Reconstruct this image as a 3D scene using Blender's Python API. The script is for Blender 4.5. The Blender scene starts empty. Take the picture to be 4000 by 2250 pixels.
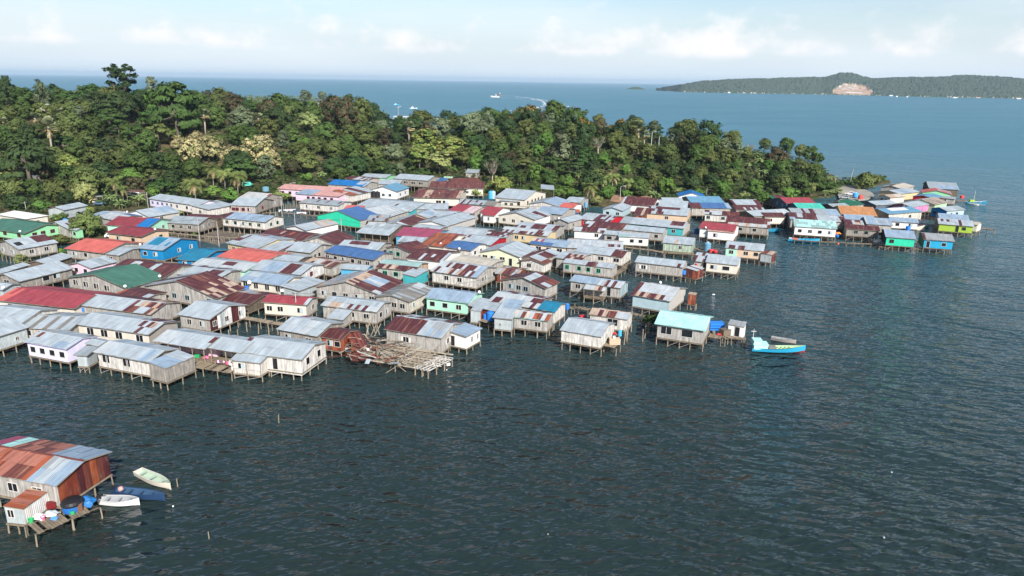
import bpy, math, random
from mathutils import Vector, Matrix, noise
rad = math.radians
RNG = random.Random(11)
SC = bpy.context.scene
COL = SC.collection

# ------------------------------------------------------------------ camera
CAMZ, FPX = 48.0, 2773.0
PITCH, ROLL = rad(16.28), rad(0.83)
fwd = Vector((0, math.cos(PITCH), -math.sin(PITCH)))
up0 = Vector((0, math.sin(PITCH), math.cos(PITCH)))
rt0 = Vector((1, 0, 0))
rt = rt0 * math.cos(ROLL) + up0 * math.sin(ROLL)
up = up0 * math.cos(ROLL) - rt0 * math.sin(ROLL)
EYE = Vector((0, 0, CAMZ))
cd = bpy.data.cameras.new('camera'); cam = bpy.data.objects.new('camera', cd); COL.objects.link(cam)
cd.sensor_fit = 'HORIZONTAL'; cd.sensor_width = 36.0; cd.lens = 36.0 * FPX / 4000.0
cd.clip_start = 0.5; cd.clip_end = 200000
m = Matrix((rt, up, -fwd)).transposed().to_4x4(); m.translation = EYE
cam.matrix_world = m
SC.camera = cam
SC.cycles.sample_clamp_direct = 2.5

# ------------------------------------------------------------------ light
SUN_EL, SUN_AZ = rad(36), rad(180 - 22)          # azimuth clockwise from +Y
sdir = Vector((math.sin(SUN_AZ) * math.cos(SUN_EL), math.cos(SUN_AZ) * math.cos(SUN_EL), math.sin(SUN_EL)))
sl = bpy.data.lights.new('sun', 'SUN'); sl.energy = 4.6; sl.angle = rad(0.53); sl.color = (1.0, 0.965, 0.915)
so = bpy.data.objects.new('sun', sl); COL.objects.link(so)
so.rotation_euler = sdir.to_track_quat('Z', 'Y').to_euler()

W = bpy.data.worlds.new('World'); SC.world = W; W.use_nodes = True
SC.view_settings.view_transform = 'Standard'; SC.view_settings.look = 'None'
SC.view_settings.exposure = 0.85; SC.view_settings.gamma = 1.0

def node(nt, typ, **kw):
    n = nt.nodes.new(typ)
    for k, v in kw.items():
        if k.startswith('i_'):
            n.inputs[k[2:].replace('_', ' ')].default_value = v
        else:
            setattr(n, k, v)
    return n
def mathn(nt, op, a, b=None, c=None, clamp=False):
    n = nt.nodes.new('ShaderNodeMath'); n.operation = op; n.use_clamp = clamp
    for i, v in enumerate((a, b, c)):
        if v is None: continue
        if isinstance(v, (int, float)): n.inputs[i].default_value = v
        else: nt.links.new(v, n.inputs[i])
    return n.outputs[0]
def mixc(nt, f, a, b, blend='MIX'):
    n = nt.nodes.new('ShaderNodeMix'); n.data_type = 'RGBA'; n.blend_type = blend; n.clamp_factor = True
    for s, v in ((n.inputs[0], f), (n.inputs[6], a), (n.inputs[7], b)):
        if isinstance(v, (int, float)): s.default_value = v
        elif isinstance(v, (tuple, list)): s.default_value = (*v[:3], 1)
        else: nt.links.new(v, s)
    return n.outputs[2]
def smooth(nt, x, a, b):
    n = nt.nodes.new('ShaderNodeMapRange'); n.interpolation_type = 'SMOOTHSTEP'
    nt.links.new(x, n.inputs[0]); n.inputs[1].default_value = a; n.inputs[2].default_value = b
    return n.outputs[0]

def build_world():
    nt = W.node_tree; nt.nodes.clear()
    out = node(nt, 'ShaderNodeOutputWorld'); bg = node(nt, 'ShaderNodeBackground', i_Strength=0.085)
    sky = node(nt, 'ShaderNodeTexSky', sky_type='NISHITA', sun_disc=False, sun_elevation=SUN_EL, sun_rotation=SUN_AZ,
               altitude=10, air_density=1.0, dust_density=1.2, ozone_density=2.5)
    tc = node(nt, 'ShaderNodeTexCoord'); sx = node(nt, 'ShaderNodeSeparateXYZ')
    nt.links.new(tc.outputs['Generated'], sx.inputs[0])
    z = sx.outputs[2]
    # low cumulus bank and a thin veil over it
    mp = node(nt, 'ShaderNodeMapping'); mp.inputs['Scale'].default_value = (1, 1, 1.5); mp.inputs['Location'].default_value = (0.13, 0.05, 0.0)
    nt.links.new(tc.outputs['Generated'], mp.inputs[0])
    n1 = node(nt, 'ShaderNodeTexNoise', i_Scale=19.0, i_Detail=9.0, i_Roughness=0.58); nt.links.new(mp.outputs[0], n1.inputs['Vector'])
    n0 = node(nt, 'ShaderNodeTexNoise', i_Scale=4.0, i_Detail=2.0); nt.links.new(mp.outputs[0], n0.inputs['Vector'])
    side = smooth(nt, sx.outputs[0], -0.55, 0.25)
    lo = smooth(nt, z, 0.022, 0.040); hi = smooth(nt, z, 0.115, 0.040)
    band = mathn(nt, 'MULTIPLY', lo, hi)
    bias = mathn(nt, 'ADD', mathn(nt, 'MULTIPLY', band, 0.28), mathn(nt, 'MULTIPLY', side, 0.06))
    bias = mathn(nt, 'ADD', bias, mathn(nt, 'MULTIPLY', mathn(nt, 'SUBTRACT', n0.outputs[0], 0.5), 0.45))
    cum = smooth(nt, mathn(nt, 'ADD', n1.outputs[0], bias), 0.69, 1.02)
    cum = mathn(nt, 'MULTIPLY', cum, lo)
    mp2 = node(nt, 'ShaderNodeMapping'); mp2.inputs['Scale'].default_value = (1, 1, 6); nt.links.new(tc.outputs['Generated'], mp2.inputs[0])
    n2 = node(nt, 'ShaderNodeTexNoise', i_Scale=3.0, i_Detail=5.0); nt.links.new(mp2.outputs[0], n2.inputs['Vector'])
    veil = mathn(nt, 'MULTIPLY', smooth(nt, n2.outputs[0], 0.35, 0.75), 0.45)
    veil = mathn(nt, 'MULTIPLY', veil, smooth(nt, z, 0.26, 0.06))
    c = mixc(nt, smooth(nt, z, 0.13, 0.0), sky.outputs[0], (5.3, 5.95, 6.45))
    c = mixc(nt, veil, c, (6.4, 6.85, 7.15))
    c = mixc(nt, mathn(nt, 'MULTIPLY', cum, 0.92), c, (7.35, 7.1, 7.1))
    nt.links.new(c, bg.inputs[0]); nt.links.new(bg.outputs[0], out.inputs[0])
build_world()

# ------------------------------------------------------------------ pixels of the photograph's survey to the place
TILES = {'N': (0, 0, 1.0), 'L1': (0, 1050, 2.8975), 'L2': (700, 1050, 2.8975), 'L3': (1400, 1050, 2.8975), 'L4': (2100, 1000, 2.8975),
         'U1': (0, 700, 2.8975), 'U2': (700, 700, 2.8975), 'U3': (1400, 700, 2.8975), 'U4': (2100, 700, 2.8975),
         'R1': (2700, 650, 3.2929), 'R2': (3300, 650, 3.2929), 'R3': (3200, 650, 5.795), 'F': (0, 1650, 2.8975), 'B': (2700, 1150, 3.9167),
         'T5': (0, 250, 2.415), 'T6': (900, 250, 2.415), 'T7': (1800, 350, 2.8975), 'T8': (2500, 400, 2.8622), 'W': (0, 0, 0.644),
         'I': (2400, 200, 1.61)}
def px(t, x, y):
    ox, oy, s = TILES[t]; return ox + x / s, oy + y / s
def ray(X, Y):
    return (fwd * FPX + rt * (X - 2000) - up * (Y - 1125)).normalized()
def at(t, x, y, z=0.0):
    d = ray(*px(t, x, y)); return EYE + d * ((z - CAMZ) / d.z)
def at_dist(t, x, y, dist):
    d = ray(*px(t, x, y)); return EYE + d * (dist / math.hypot(d.x, d.y))
def proj(p):
    v = Vector(p) - EYE; dz = v.dot(fwd)
    return 2000 + FPX * v.dot(rt) / dz, 1125 - FPX * v.dot(up) / dz

# ------------------------------------------------------------------ colour and materials
def lin(c): c /= 255.0; return c / 12.92 if c <= 0.04045 else ((c + 0.055) / 1.055) ** 2.4
def rgb(r, g, b, k=0.74): return (lin(r) * k, lin(g) * k, lin(b) * k)
PAL = {k: rgb(*v) for k, v in dict(
    zinc=(198, 206, 209), zinc2=(178, 186, 188), zincb=(168, 190, 210), zincw=(214, 217, 216), rust=(98, 52, 55), rust2=(128, 72, 62),
    ruste=(165, 88, 58), tan=(214, 190, 168), red=(180, 78, 86), red2=(162, 70, 76), coral=(234, 120, 107), green=(82, 132, 112), blue=(84, 124, 178),
    sky=(120, 172, 202), teal=(44, 142, 178), mint=(182, 232, 226), pink=(236, 178, 168), grey=(150, 145, 136), white=(232, 231, 228),
    orange=(216, 154, 102), turq=(92, 214, 190), mag=(176, 84, 112), ltteal=(172, 205, 200), bblue=(36, 130, 205), cream=(224, 214, 196),
    silver=(176, 180, 182), dgreen=(40, 118, 88), pk2=(232, 205, 205), brown=(116, 84, 66),
    plank=(188, 183, 175), greyw=(164, 157, 148), palew=(228, 222, 213), creamw=(222, 214, 198), whitew=(236, 234, 230), lilac=(222, 216, 240),
    pinkw=(238, 205, 220), mintw=(176, 228, 202), bluew=(24, 132, 186), tealw=(70, 172, 176), limew=(166, 194, 72), aqua=(52, 206, 164),
    sblue=(44, 164, 204), lgreen=(152, 216, 166), yellow=(216, 194, 152), greenw=(178, 196, 176), zincwall=(186, 194, 194), lblue=(176, 198, 204),
    rustx=(176, 112, 94), post=(158, 146, 128), dark=(40, 38, 38), wood=(168, 156, 138), woodd=(120, 108, 94), deck=(150, 136, 116), magw=(226, 148, 192), cgreen=(226, 228, 196),
    peach=(216, 188, 160), rustwall=(128, 62, 48), bluegrey=(98, 108, 122), redw=(190, 40, 56), palegreen=(176, 208, 168), skyw=(90, 176, 214)).items()}

for _k in ('zinc', 'zinc2', 'zincb', 'zincw', 'red', 'red2', 'coral', 'green', 'blue', 'sky', 'teal', 'pink', 'grey', 'turq', 'mag', 'bblue', 'silver', 'dgreen', 'orange', 'tan', 'rust', 'rust2', 'pk2', 'cream', 'ltteal'):
    PAL[_k] = tuple(v * .80 for v in PAL[_k])
for _k in ('zinc', 'zincw', 'zinc2'): PAL[_k] = (PAL[_k][0] * .96, PAL[_k][1], PAL[_k][2] * 1.04)
for _k in ('rust', 'rust2', 'ruste', 'rustx', 'tan', 'brown', 'rustwall'): PAL[_k] = PAL[_k] + (0.0,)
def new_mat(name):
    m = bpy.data.materials.new(name); m.use_nodes = True
    nt = m.node_tree; b = nt.nodes['Principled BSDF']; return m, nt, b
def attr_mat(name, rough, spec=0.3, kind='paint'):
    m, nt, b = new_mat(name)
    a = node(nt, 'ShaderNodeVertexColor', layer_name='Col'); c = a.outputs[0]
    uv = node(nt, 'ShaderNodeUVMap', uv_map='UV'); U = uv.outputs[0]
    def nz(sx, sy, det, lo, hi):
        mp = node(nt, 'ShaderNodeMapping'); mp.inputs['Scale'].default_value = (sx, sy, 1); nt.links.new(U, mp.inputs[0])
        n = node(nt, 'ShaderNodeTexNoise', i_Scale=1.0, i_Detail=det, i_Roughness=0.6); nt.links.new(mp.outputs[0], n.inputs['Vector'])
        return smooth(nt, n.outputs[0], lo, hi)
    def val(f, lo, hi):
        return mathn(nt, 'MULTIPLY_ADD', f, hi - lo, lo)
    def mulv(c, v): 
        n = node(nt, 'ShaderNodeVectorMath', operation='SCALE'); nt.links.new(c, n.inputs[0]); nt.links.new(v, n.inputs[3]); return n.outputs[0]
    if kind == 'sheet':
        c = mulv(c, val(nz(1.9, 0.22, 3, 0.3, 0.75), 0.84, 1.10))
        c = mulv(c, val(nz(0.35, 0.35, 4, 0.3, 0.7), 0.88, 1.08))
        c = mixc(nt, mathn(nt, 'MULTIPLY', nz(1.1, 0.30, 5, 0.60, 0.74), 0.30), c, rgb(140, 98, 84))
        rusty = mathn(nt, 'SUBTRACT', 1.0, a.outputs['Alpha'])
        c = mixc(nt, mathn(nt, 'MULTIPLY', mathn(nt, 'MULTIPLY', nz(2.2, 0.16, 5, 0.50, 0.72), .55), rusty), c, rgb(206, 150, 118))
        c = mixc(nt, mathn(nt, 'MULTIPLY', mathn(nt, 'MULTIPLY', nz(1.7, 0.25, 5, 0.52, 0.66), .75), rusty), c, rgb(92, 42, 40))
        sp = node(nt, 'ShaderNodeSeparateXYZ'); nt.links.new(U, sp.inputs[0])
        w = mathn(nt, 'SINE', mathn(nt, 'MULTIPLY', sp.outputs[0], 6.283 / 0.24))
        bp = node(nt, 'ShaderNodeBump', i_Strength=0.5, i_Distance=0.03); nt.links.new(w, bp.inputs['Height']); nt.links.new(bp.outputs[0], b.inputs['Normal'])
        b.inputs['Metallic'].default_value = 0.0
    elif kind == 'plank':
        sp = node(nt, 'ShaderNodeSeparateXYZ'); nt.links.new(U, sp.inputs[0])
        fl = mathn(nt, 'FLOOR', mathn(nt, 'MULTIPLY', sp.outputs[0], 1 / 0.22))
        wn = node(nt, 'ShaderNodeTexWhiteNoise', noise_dimensions='1D'); nt.links.new(fl, wn.inputs['W'])
        c = mulv(c, val(wn.outputs[0], 0.78, 1.10))
        c = mulv(c, val(nz(2.6, 0.35, 4, 0.3, 0.72), 0.62, 1.16))
        c = mixc(nt, mathn(nt, 'MULTIPLY', nz(1.4, 0.4, 4, 0.55, 0.75), 0.5), c, rgb(118, 108, 96))
    elif kind == 'paint':
        c = mulv(c, val(nz(0.9, 0.5, 5, 0.3, 0.7), 0.90, 1.05))
        c = mixc(nt, mathn(nt, 'MULTIPLY', nz(1.6, 0.45, 5, 0.60, 0.78), 0.25), c, rgb(150, 138, 122))
    elif kind == 'wood':
        tc = node(nt, 'ShaderNodeTexCoord'); n = node(nt, 'ShaderNodeTexNoise', i_Scale=1.3, i_Detail=4.0); nt.links.new(tc.outputs['Object'], n.inputs['Vector'])
        oi = node(nt, 'ShaderNodeObjectInfo')
        c = mulv(c, val(smooth(nt, n.outputs[0], 0.3, 0.7), 0.75, 1.1)); c = mulv(c, val(oi.outputs['Random'], 0.75, 1.12))
    nt.links.new(c, b.inputs['Base Color']); b.inputs['Roughness'].default_value = rough
    b.inputs['Specular IOR Level'].default_value = spec
    return m
M_SHEET = attr_mat('corrugated_sheet', 0.55, 0.35, 'sheet')
M_PLANK = attr_mat('weathered_planks', 0.9, 0.1, 'plank')
M_PAINT = attr_mat('painted_boards', 0.75, 0.2, 'paint')
M_WOOD = attr_mat('raw_timber', 0.9, 0.1, 'wood')
M_PLAIN = attr_mat('plain_paint', 0.5, 0.3, 'none')
def pane_mat():
    m, nt, b = new_mat('dark_pane'); b.inputs['Base Color'].default_value = (0.012, 0.014, 0.016, 1); b.inputs['Roughness'].default_value = 0.25  # near-black colour stands in for the unlit interior behind the opening
    return m
M_PANE = pane_mat()

# ------------------------------------------------------------------ mesh builder
class MB:
    def __init__(s): s.v = []; s.f = []; s.c = []; s.uv = []
    def poly(s, pts, col, uvs=None):
        i = len(s.v); s.v += [tuple(p) for p in pts]; n = len(pts); s.f.append(tuple(range(i, i + n)))
        s.c += [col] * n; s.uv += (uvs if uvs else [(0.0, 0.0)] * n)
    def box(s, o, ax, ay, az, col):
        o = Vector(o); ax = Vector(ax); ay = Vector(ay); az = Vector(az)
        p = [o, o + ax, o + ax + ay, o + ay, o + az, o + ax + az, o + ax + ay + az, o + ay + az]
        lx, ly, lz = ax.length, ay.length, az.length
        for q, a, b in (((0, 3, 2, 1), ly, lx), ((4, 5, 6, 7), lx, ly), ((0, 1, 5, 4), lx, lz), ((1, 2, 6, 5), ly, lz), ((2, 3, 7, 6), lx, lz), ((3, 0, 4, 7), ly, lz)):
            s.poly([p[k] for k in q], col, [(0, 0), (a, 0), (a, b), (0, b)])
    def cbox(s, c, sx, sy, sz, col, rz=0.0):
        cx, sn = math.cos(rz), math.sin(rz); ax = Vector((cx, sn, 0)) * sx; ay = Vector((-sn, cx, 0)) * sy
        s.box(Vector(c) - ax / 2 - ay / 2, ax, ay, (0, 0, sz), col)
    def beam(s, p, q, w, h, col):
        p = Vector(p); q = Vector(q); d = q - p
        if d.length < 1e-4: return
        u = d.normalized(); a = u.cross(Vector((0, 0, 1)))
        if a.length < 1e-3: a = Vector((1, 0, 0))
        a.normalize(); b = a.cross(u).normalized()
        s.box(p - a * w / 2 - b * h / 2, d, a * w, b * h, col)
    def tube(s, pts, rads, col, n=6, cap=True):
        rings = []
        for i, p in enumerate(pts):
            p = Vector(p); d = (Vector(pts[min(i + 1, len(pts) - 1)]) - Vector(pts[max(i - 1, 0)])).normalized()
            a = d.cross(Vector((0.3, 0.9, 0.1)));
            if a.length < 1e-3: a = d.cross(Vector((1, 0, 0)))
            a.normalize(); b = d.cross(a)
            rings.append([p + (a * math.cos(k * 2 * math.pi / n) + b * math.sin(k * 2 * math.pi / n)) * rads[i] for k in range(n)])
        base = len(s.v)
        for r in rings: s.v += [tuple(x) for x in r]
        for i in range(len(rings) - 1):
            for k in range(n):
                a0 = base + i * n + k; a1 = base + i * n + (k + 1) % n
                s.f.append((a0, a1, a1 + n, a0 + n)); s.c += [col] * 4; s.uv += [(0, 0)] * 4
        if cap:
            for i, rev in ((0, True), (len(rings) - 1, False)):
                ids = [base + i * n + k for k in range(n)]
                s.f.append(tuple(reversed(ids) if rev else ids)); s.c += [col] * n; s.uv += [(0, 0)] * n
    def mesh(s, name, mat, origin=None, smooth=False):
        me = bpy.data.meshes.new(name)
        v = s.v
        if origin is not None:
            ox, oy, oz = origin; v = [(a - ox, b - oy, c - oz) for a, b, c in v]
        me.from_pydata(v, [], s.f)
        ca = me.color_attributes.new('Col', 'FLOAT_COLOR', 'CORNER')
        ca.data.foreach_set('color', [x for c in s.c for x in (c[0], c[1], c[2], c[3] if len(c) > 3 else 1.0)])
        ul = me.uv_layers.new(name='UV'); ul.data.foreach_set('uv', [x for u in s.uv for x in u])
        me.materials.append(mat)
        if smooth: me.polygons.foreach_set('use_smooth', [True] * len(me.polygons))
        me.update(); return me
    def build(s, name, mat, parent=None, origin=None, smooth=False):
        return link(name, s.mesh(name, mat, origin, smooth), parent)
def link(name, me, parent=None, loc=None, rz=0.0, scale=None):
    o = bpy.data.objects.new(name, me); COL.objects.link(o)
    if parent is not None: o.parent = parent
    if loc is not None: o.location = loc
    if rz: o.rotation_euler = (0, 0, rz)
    if scale is not None: o.scale = scale
    return o
def tag(o, label=None, cat=None, group=None, kind=None):
    if label: o['label'] = label
    if cat: o['category'] = cat
    if group: o['group'] = group
    if kind: o['kind'] = kind
    return o
def thing(name, loc, label, cat, group=None):
    return tag(link(name, None, None, loc), label, cat, group)
def jit(c, a, r=RNG):
    k = 1 + r.uniform(-a, a); return (c[0] * k, c[1] * k, c[2] * k) + tuple(c[3:])

# ------------------------------------------------------------------ shared small parts
def _post_mesh(seed):
    r = random.Random(seed); b = MB()
    b.tube([(0, 0, 0), (r.uniform(-.05, .05), r.uniform(-.05, .05), .5), (0, 0, 1)], [.12, .105, .10], PAL['post'], 6)
    return b.mesh('post', M_WOOD)
POSTS = [_post_mesh(i) for i in range(4)]
def add_post(root, p, z0, z1, k=1.0, name='post'):
    o = link(name, RNG.choice(POSTS), root, (p[0] - root.location.x, p[1] - root.location.y, z0 - root.location.z))
    o.scale = (k, k, z1 - z0); o.rotation_euler = (RNG.uniform(-.035, .035), RNG.uniform(-.035, .035), RNG.uniform(0, 6))
    return o
_WIN = {}
def win_meshes(w, h, fr, kind):
    key = (w, h, fr, kind)
    if key not in _WIN:
        c = PAL[fr]; b = MB(); t = .055; d = .06
        b.box((-w / 2 - t, -d, -t), (w + 2 * t, 0, 0), (0, d, 0), (0, 0, t), c); b.box((-w / 2 - t, -d, h), (w + 2 * t, 0, 0), (0, d, 0), (0, 0, t), c)
        for x in (-w / 2 - t, w / 2, -t / 2) if kind != 's' else (-w / 2 - t, w / 2):
            b.box((x, -d, 0), (t, 0, 0), (0, d, 0), (0, 0, h), c)
        if kind == 't': b.box((w / 6 - t / 2, -d, 0), (t, 0, 0), (0, d, 0), (0, 0, h), c)
        if kind == 'o':      # opened leaves and a pale curtain
            b.box((-w / 2 - t - .4, -.1, 0), (.4, 0, 0), (0, .04, 0), (0, 0, h), c); b.box((w / 2 + t, -.1, 0), (.4, 0, 0), (0, .04, 0), (0, 0, h), c)
        if kind == 'c': b.box((t / 2, -.05, .05), (w / 2 - t, 0, 0), (0, .02, 0), (0, 0, h * .9), PAL['lblue'])
        g = MB(); g.poly([(-w / 2, -.025, 0), (w / 2, -.025, 0), (w / 2, -.025, h), (-w / 2, -.025, h)], (0, 0, 0))
        _WIN[key] = (b.mesh('window', M_PLAIN), g.mesh('pane', M_PANE))
    return _WIN[key]
def add_window(root, p, rz, w=1.15, h=1.0, fr='palew', kind='d', name='window'):
    f, g = win_meshes(w, h, fr, kind)
    o = link(name, f, root, Vector(p) - root.location, rz); link('pane', g, o); return o
def _dish_mesh():
    b = MB(); n = 12; c = PAL['white']; dirv = Vector((0.35, -0.75, 0.5)).normalized(); a = dirv.cross(Vector((0, 0, 1))).normalized(); e = a.cross(dirv)
    ctr = Vector((0, 0, .75)); R0 = .5
    ring = lambda r, dd: [ctr + dirv * dd + (a * math.cos(k * 2 * math.pi / n) + e * math.sin(k * 2 * math.pi / n)) * r for k in range(n)]
    rs = [ring(.02, 0), ring(.28, .06), ring(R0, .2)]
    for i in range(2):
        for k in range(n): b.poly([rs[i][k], rs[i][(k + 1) % n], rs[i + 1][(k + 1) % n], rs[i + 1][k]], c)
    q = MB(); q.tube([(0, 0, -.3), (0, 0, .72)], [.035, .03], PAL['silver'], 5); q.tube([ctr - e * .4 + dirv * .1, ctr + dirv * .55], [.02, .02], PAL['silver'], 4)
    return b.mesh('satellite_dish', M_PLAIN), q.mesh('mast', M_PLAIN)
DISH = _dish_mesh()
def add_dish(root, p, k=1.0, rz=0.0):
    o = link('satellite_dish', DISH[0], root, Vector(p) - root.location, rz, (k * .62, k * .62, k * .62)); link('mast', DISH[1], o); return o

# ------------------------------------------------------------------ stilt houses
def sheets(b, P, U, V, nu, nv, colf, r, lu, lv, nrm):
    """roof slope: corner P, edge vectors U (along ridge) and V (eave to ridge)"""
    for i in range(nu):
        rag = r.uniform(-.04, .12) / max(V.length, .1)
        for j in range(nv):
            u0, u1 = i / nu, (i + 1) / nu; v0, v1 = j / nv, (j + 1) / nv
            if j == 0: v0 -= rag
            dz = nrm * r.uniform(0.0, .06)
            b.poly([P + U * u0 + V * v0 + dz, P + U * u1 + V * v0 + dz, P + U * u1 + V * v1 + dz, P + U * u0 + V * v1 + dz],
                   colf((u0 + u1) / 2, (v0 + v1) / 2), [(u0 * lu, v0 * lv), (u1 * lu, v0 * lv), (u1 * lu, v1 * lv), (u0 * lu, v1 * lv)])
def parse_roof(spec):
    parts = spec.split(';'); base = parts[0]; pat = []; rnd = 0.0; stripe = None
    for p in parts[1:]:
        if p[0] == 'r' and p[1].isdigit() or p.startswith('r.'): rnd = float(p[1:])
        elif p.startswith('s='): stripe = p[2:].split(',')
        else:
            a, c = p.split('='); s = a[0]; q = [float(x) for x in a[1:].split(',')]
            pat.append((s, q[0], q[1], q[2] if len(q) > 2 else 0, q[3] if len(q) > 3 else 1, c.split('/')))
    return base.split('/'), pat, rnd, stripe
def body(root, A, B, C, ze=4.0, zf=1.45, ridge='x', roof='zinc', wall='plank', pitch=.25, wf=None, ws=None, wl=None, wback=None, door=None, sdoor=None, over=.38,
         porch=0.0, fr='palew', wk='d', ww=1.15, wh=1.0, posts=True, drop=0.0, split=None, rwall=None, lwall=None, open_=False, dz=None, orient=None, rail=False, fascia='wood', pz=-.7, grow=True):
    if wf is None and posts and ridge in 'xy' and len(ridge) == 1 and grow:
        u1 = (B - A).normalized(); u2 = (C - B).normalized(); A = A - u1 * .3 - u2 * 1.0; B = B + u1 * .3 - u2 * 1.0; C = C + u1 * .3 + u2 * 1.2; ze = ze + ((A.x * 7.3) % .3) - .1
    r = random.Random(hash((round(A[0], 1), round(A[1], 1))) & 0xffff)
    A3, B3, C3 = A, B, C
    e1 = B3 - A3; e1.z = 0; e2 = C3 - B3; e2.z = 0
    a1 = math.atan2(e1.y, e1.x); a2 = math.atan2(e2.y, e2.x) - math.pi / 2
    while a2 - a1 > math.pi: a2 -= 2 * math.pi
    while a2 - a1 < -math.pi: a2 += 2 * math.pi
    w1, w2 = e1.length, e2.length
    ang = a1 if orient == 'a' else a2 if orient == 'b' else (a1 * w1 + a2 * w2) / (w1 + w2)
    ex = Vector((math.cos(ang), math.sin(ang), 0)); ey = Vector((-ex.y, ex.x, 0))
    w = max(1.2, e1.dot(ex)); d = max(1.2, e2.dot(ey))
    O = B3 - ex * w; O.z = 0
    up_ = Vector((0, 0, 1))
    bases, pat, rnd, stripe = parse_roof(roof)
    def colf(slope):
        def f(u, v):
            c = PAL[r.choice(bases)]
            if stripe: c = PAL[stripe[int(u * 997) % len(stripe)]] if r.random() < .85 else c
            if rnd and r.random() < rnd: c = PAL[r.choice(['rust', 'rust', 'rust2', 'tan'])]
            for s, u0, u1, v0, v1, cc in pat:
                if (s == slope or s == 'a') and u0 <= u <= u1 and v0 <= v <= v1: c = PAL[r.choice(cc)]
            return jit(c, .05, r)
        return f
    def pt(x, y, z): return O + ex * x + ey * y + up_ * z
    # ---- roof
    b = MB(); th = .09; fc = PAL[fascia]
    span = d if ridge in 'x' or ridge == 'sy' else w
    hw = lambda x, y: 0
    def prism(edge):  # closed slab below the sheets: list of (top corners) per slope
        for P, U, V in edge:
            q = [P, P + U, P + U + V, P + V]; lo = [k - up_ * th for k in q]
            b.poly(list(reversed(lo)), PAL['woodd'])
            for k in range(4): b.poly([lo[k], lo[(k + 1) % 4], q[(k + 1) % 4], q[k]], fc)
    if ridge == 'x':
        rise = pitch * d / 2; zr = ze + rise
        sl = [(pt(0, 0, ze), ex * w, ey * d / 2 + up_ * rise, 'n'), (pt(w, d, ze), -ex * w, -ey * d / 2 + up_ * rise, 'f')]
        hz = lambda x, y: ze + rise * (1 - abs(y - d / 2) / (d / 2))
    elif ridge == 'y':
        rise = pitch * w / 2; zr = ze + rise
        sl = [(pt(w, 0, ze), ey * d, -ex * w / 2 + up_ * rise, 'n'), (pt(0, d, ze), -ey * d, ex * w / 2 + up_ * rise, 'f')]
        hz = lambda x, y: ze + rise * (1 - abs(x - w / 2) / (w / 2))
    elif ridge == 'sy':
        rise = pitch * d; zr = ze + rise
        sl = [(pt(0, 0, ze), ex * w, ey * d + up_ * rise, 'n')]
        hz = lambda x, y: ze + rise * y / d
    elif ridge == 'sx':          # high on the left, low on the right
        rise = pitch * w; zr = ze + rise
        sl = [(pt(w, 0, ze), ey * d, -ex * w + up_ * rise, 'n')]
        hz = lambda x, y: ze + rise * (1 - x / w)
    elif ridge == 'hip':
        h = min(w, d) / 2; rise = pitch * h; zr = ze + rise
        hz = lambda x, y: ze + min(x, w - x, y, d - y, h) / h * rise
        R1, R2 = pt(h, d / 2, zr) if w >= d else pt(w / 2, h, zr), pt(w - h, d / 2, zr) if w >= d else pt(w / 2, d - h, zr)
        cs = [pt(0, 0, ze), pt(w, 0, ze), pt(w, d, ze), pt(0, d, ze)]
        faces = [(cs[0], cs[1], R2, R1), (cs[1], cs[2], R2), (cs[2], cs[3], R1, R2), (cs[3], cs[0], R1)] if w >= d else [(cs[0], cs[1], R1), (cs[1], cs[2], R2, R1), (cs[2], cs[3], R2), (cs[3], cs[0], R1, R2)]
        for q in faces: b.poly(q, jit(PAL[bases[0]], .04, r), [(k.x, k.y) for k in q])
        b.poly([k - up_ * th for k in reversed(cs)], PAL['woodd'])
        for k in range(4): b.poly([cs[k] - up_ * th, cs[(k + 1) % 4] - up_ * th, cs[(k + 1) % 4], cs[k]], fc)
        sl = []
    for P, U, V, s in sl:
        nrm = U.cross(V).normalized()
        nu = max(2, round(U.length / .85)); nv = max(1, round(V.length / 2.3))
        sheets(b, P + nrm * .012, U, V, nu, nv, colf(s), r, U.length, V.length, nrm)
    prism([(P, U, V) for P, U, V, s in sl])
    if ridge in 'xy' and len(sl) == 2:    # ridge cap
        P, U, V, s = sl[0]; k = (P + V + up_ * .05); vn = V.normalized() * .22; v2 = sl[1][2].normalized() * .22
        cc = jit(PAL[bases[0]], .08, r)
        b.poly([k - vn, k + U - vn, k + U + up_ * .03, k + up_ * .03], cc); b.poly([k + U - v2, k - v2, k + up_ * .03, k + U + up_ * .03], cc)
    b.build('roof', M_SHEET, root, root.location)
    # ---- walls
    wo = over; x0, x1, y0, y1 = wo, w - wo, wo + porch, d - wo * .8
    zt = lambda x, y: hz(x, y) - .10
    b = MB(); base = zf - drop
    def wallstrip(p, q, col, cuts=()):
        L = math.hypot(q[0] - p[0], q[1] - p[1]); ts = sorted({0.0, 1.0, *cuts})
        bot = []; top = []
        for t in ts:
            x = p[0] + (q[0] - p[0]) * t; y = p[1] + (q[1] - p[1]) * t; bot.append((t * L, pt(x, y, base))); top.append((t * L, pt(x, y, zt(x, y))))
        off = r.uniform(0, 50)
        for i in range(len(ts) - 1):
            cc = col(ts[i]) if callable(col) else col
            b.poly([bot[i][1], bot[i + 1][1], top[i + 1][1], top[i][1]], cc, [(off + bot[i][0], 0), (off + bot[i + 1][0], 0), (off + top[i + 1][0], top[i + 1][1].z), (off + top[i][0], top[i][1].z)])
    def wcol(nm):
        ks = nm.split('/'); 
        if nm == 'rustwall': ks = ['rustwall', 'rust2', 'rustwall', 'rust', 'ruste']
        return PAL[ks[0]] if len(ks) == 1 else (lambda t: jit(PAL[r.choice(ks)], .12, r))
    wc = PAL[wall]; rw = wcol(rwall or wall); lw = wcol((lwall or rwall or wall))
    seg = lambda L: {i / max(2, round(L / .95)) for i in range(1, max(2, round(L / .95)))}
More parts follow.
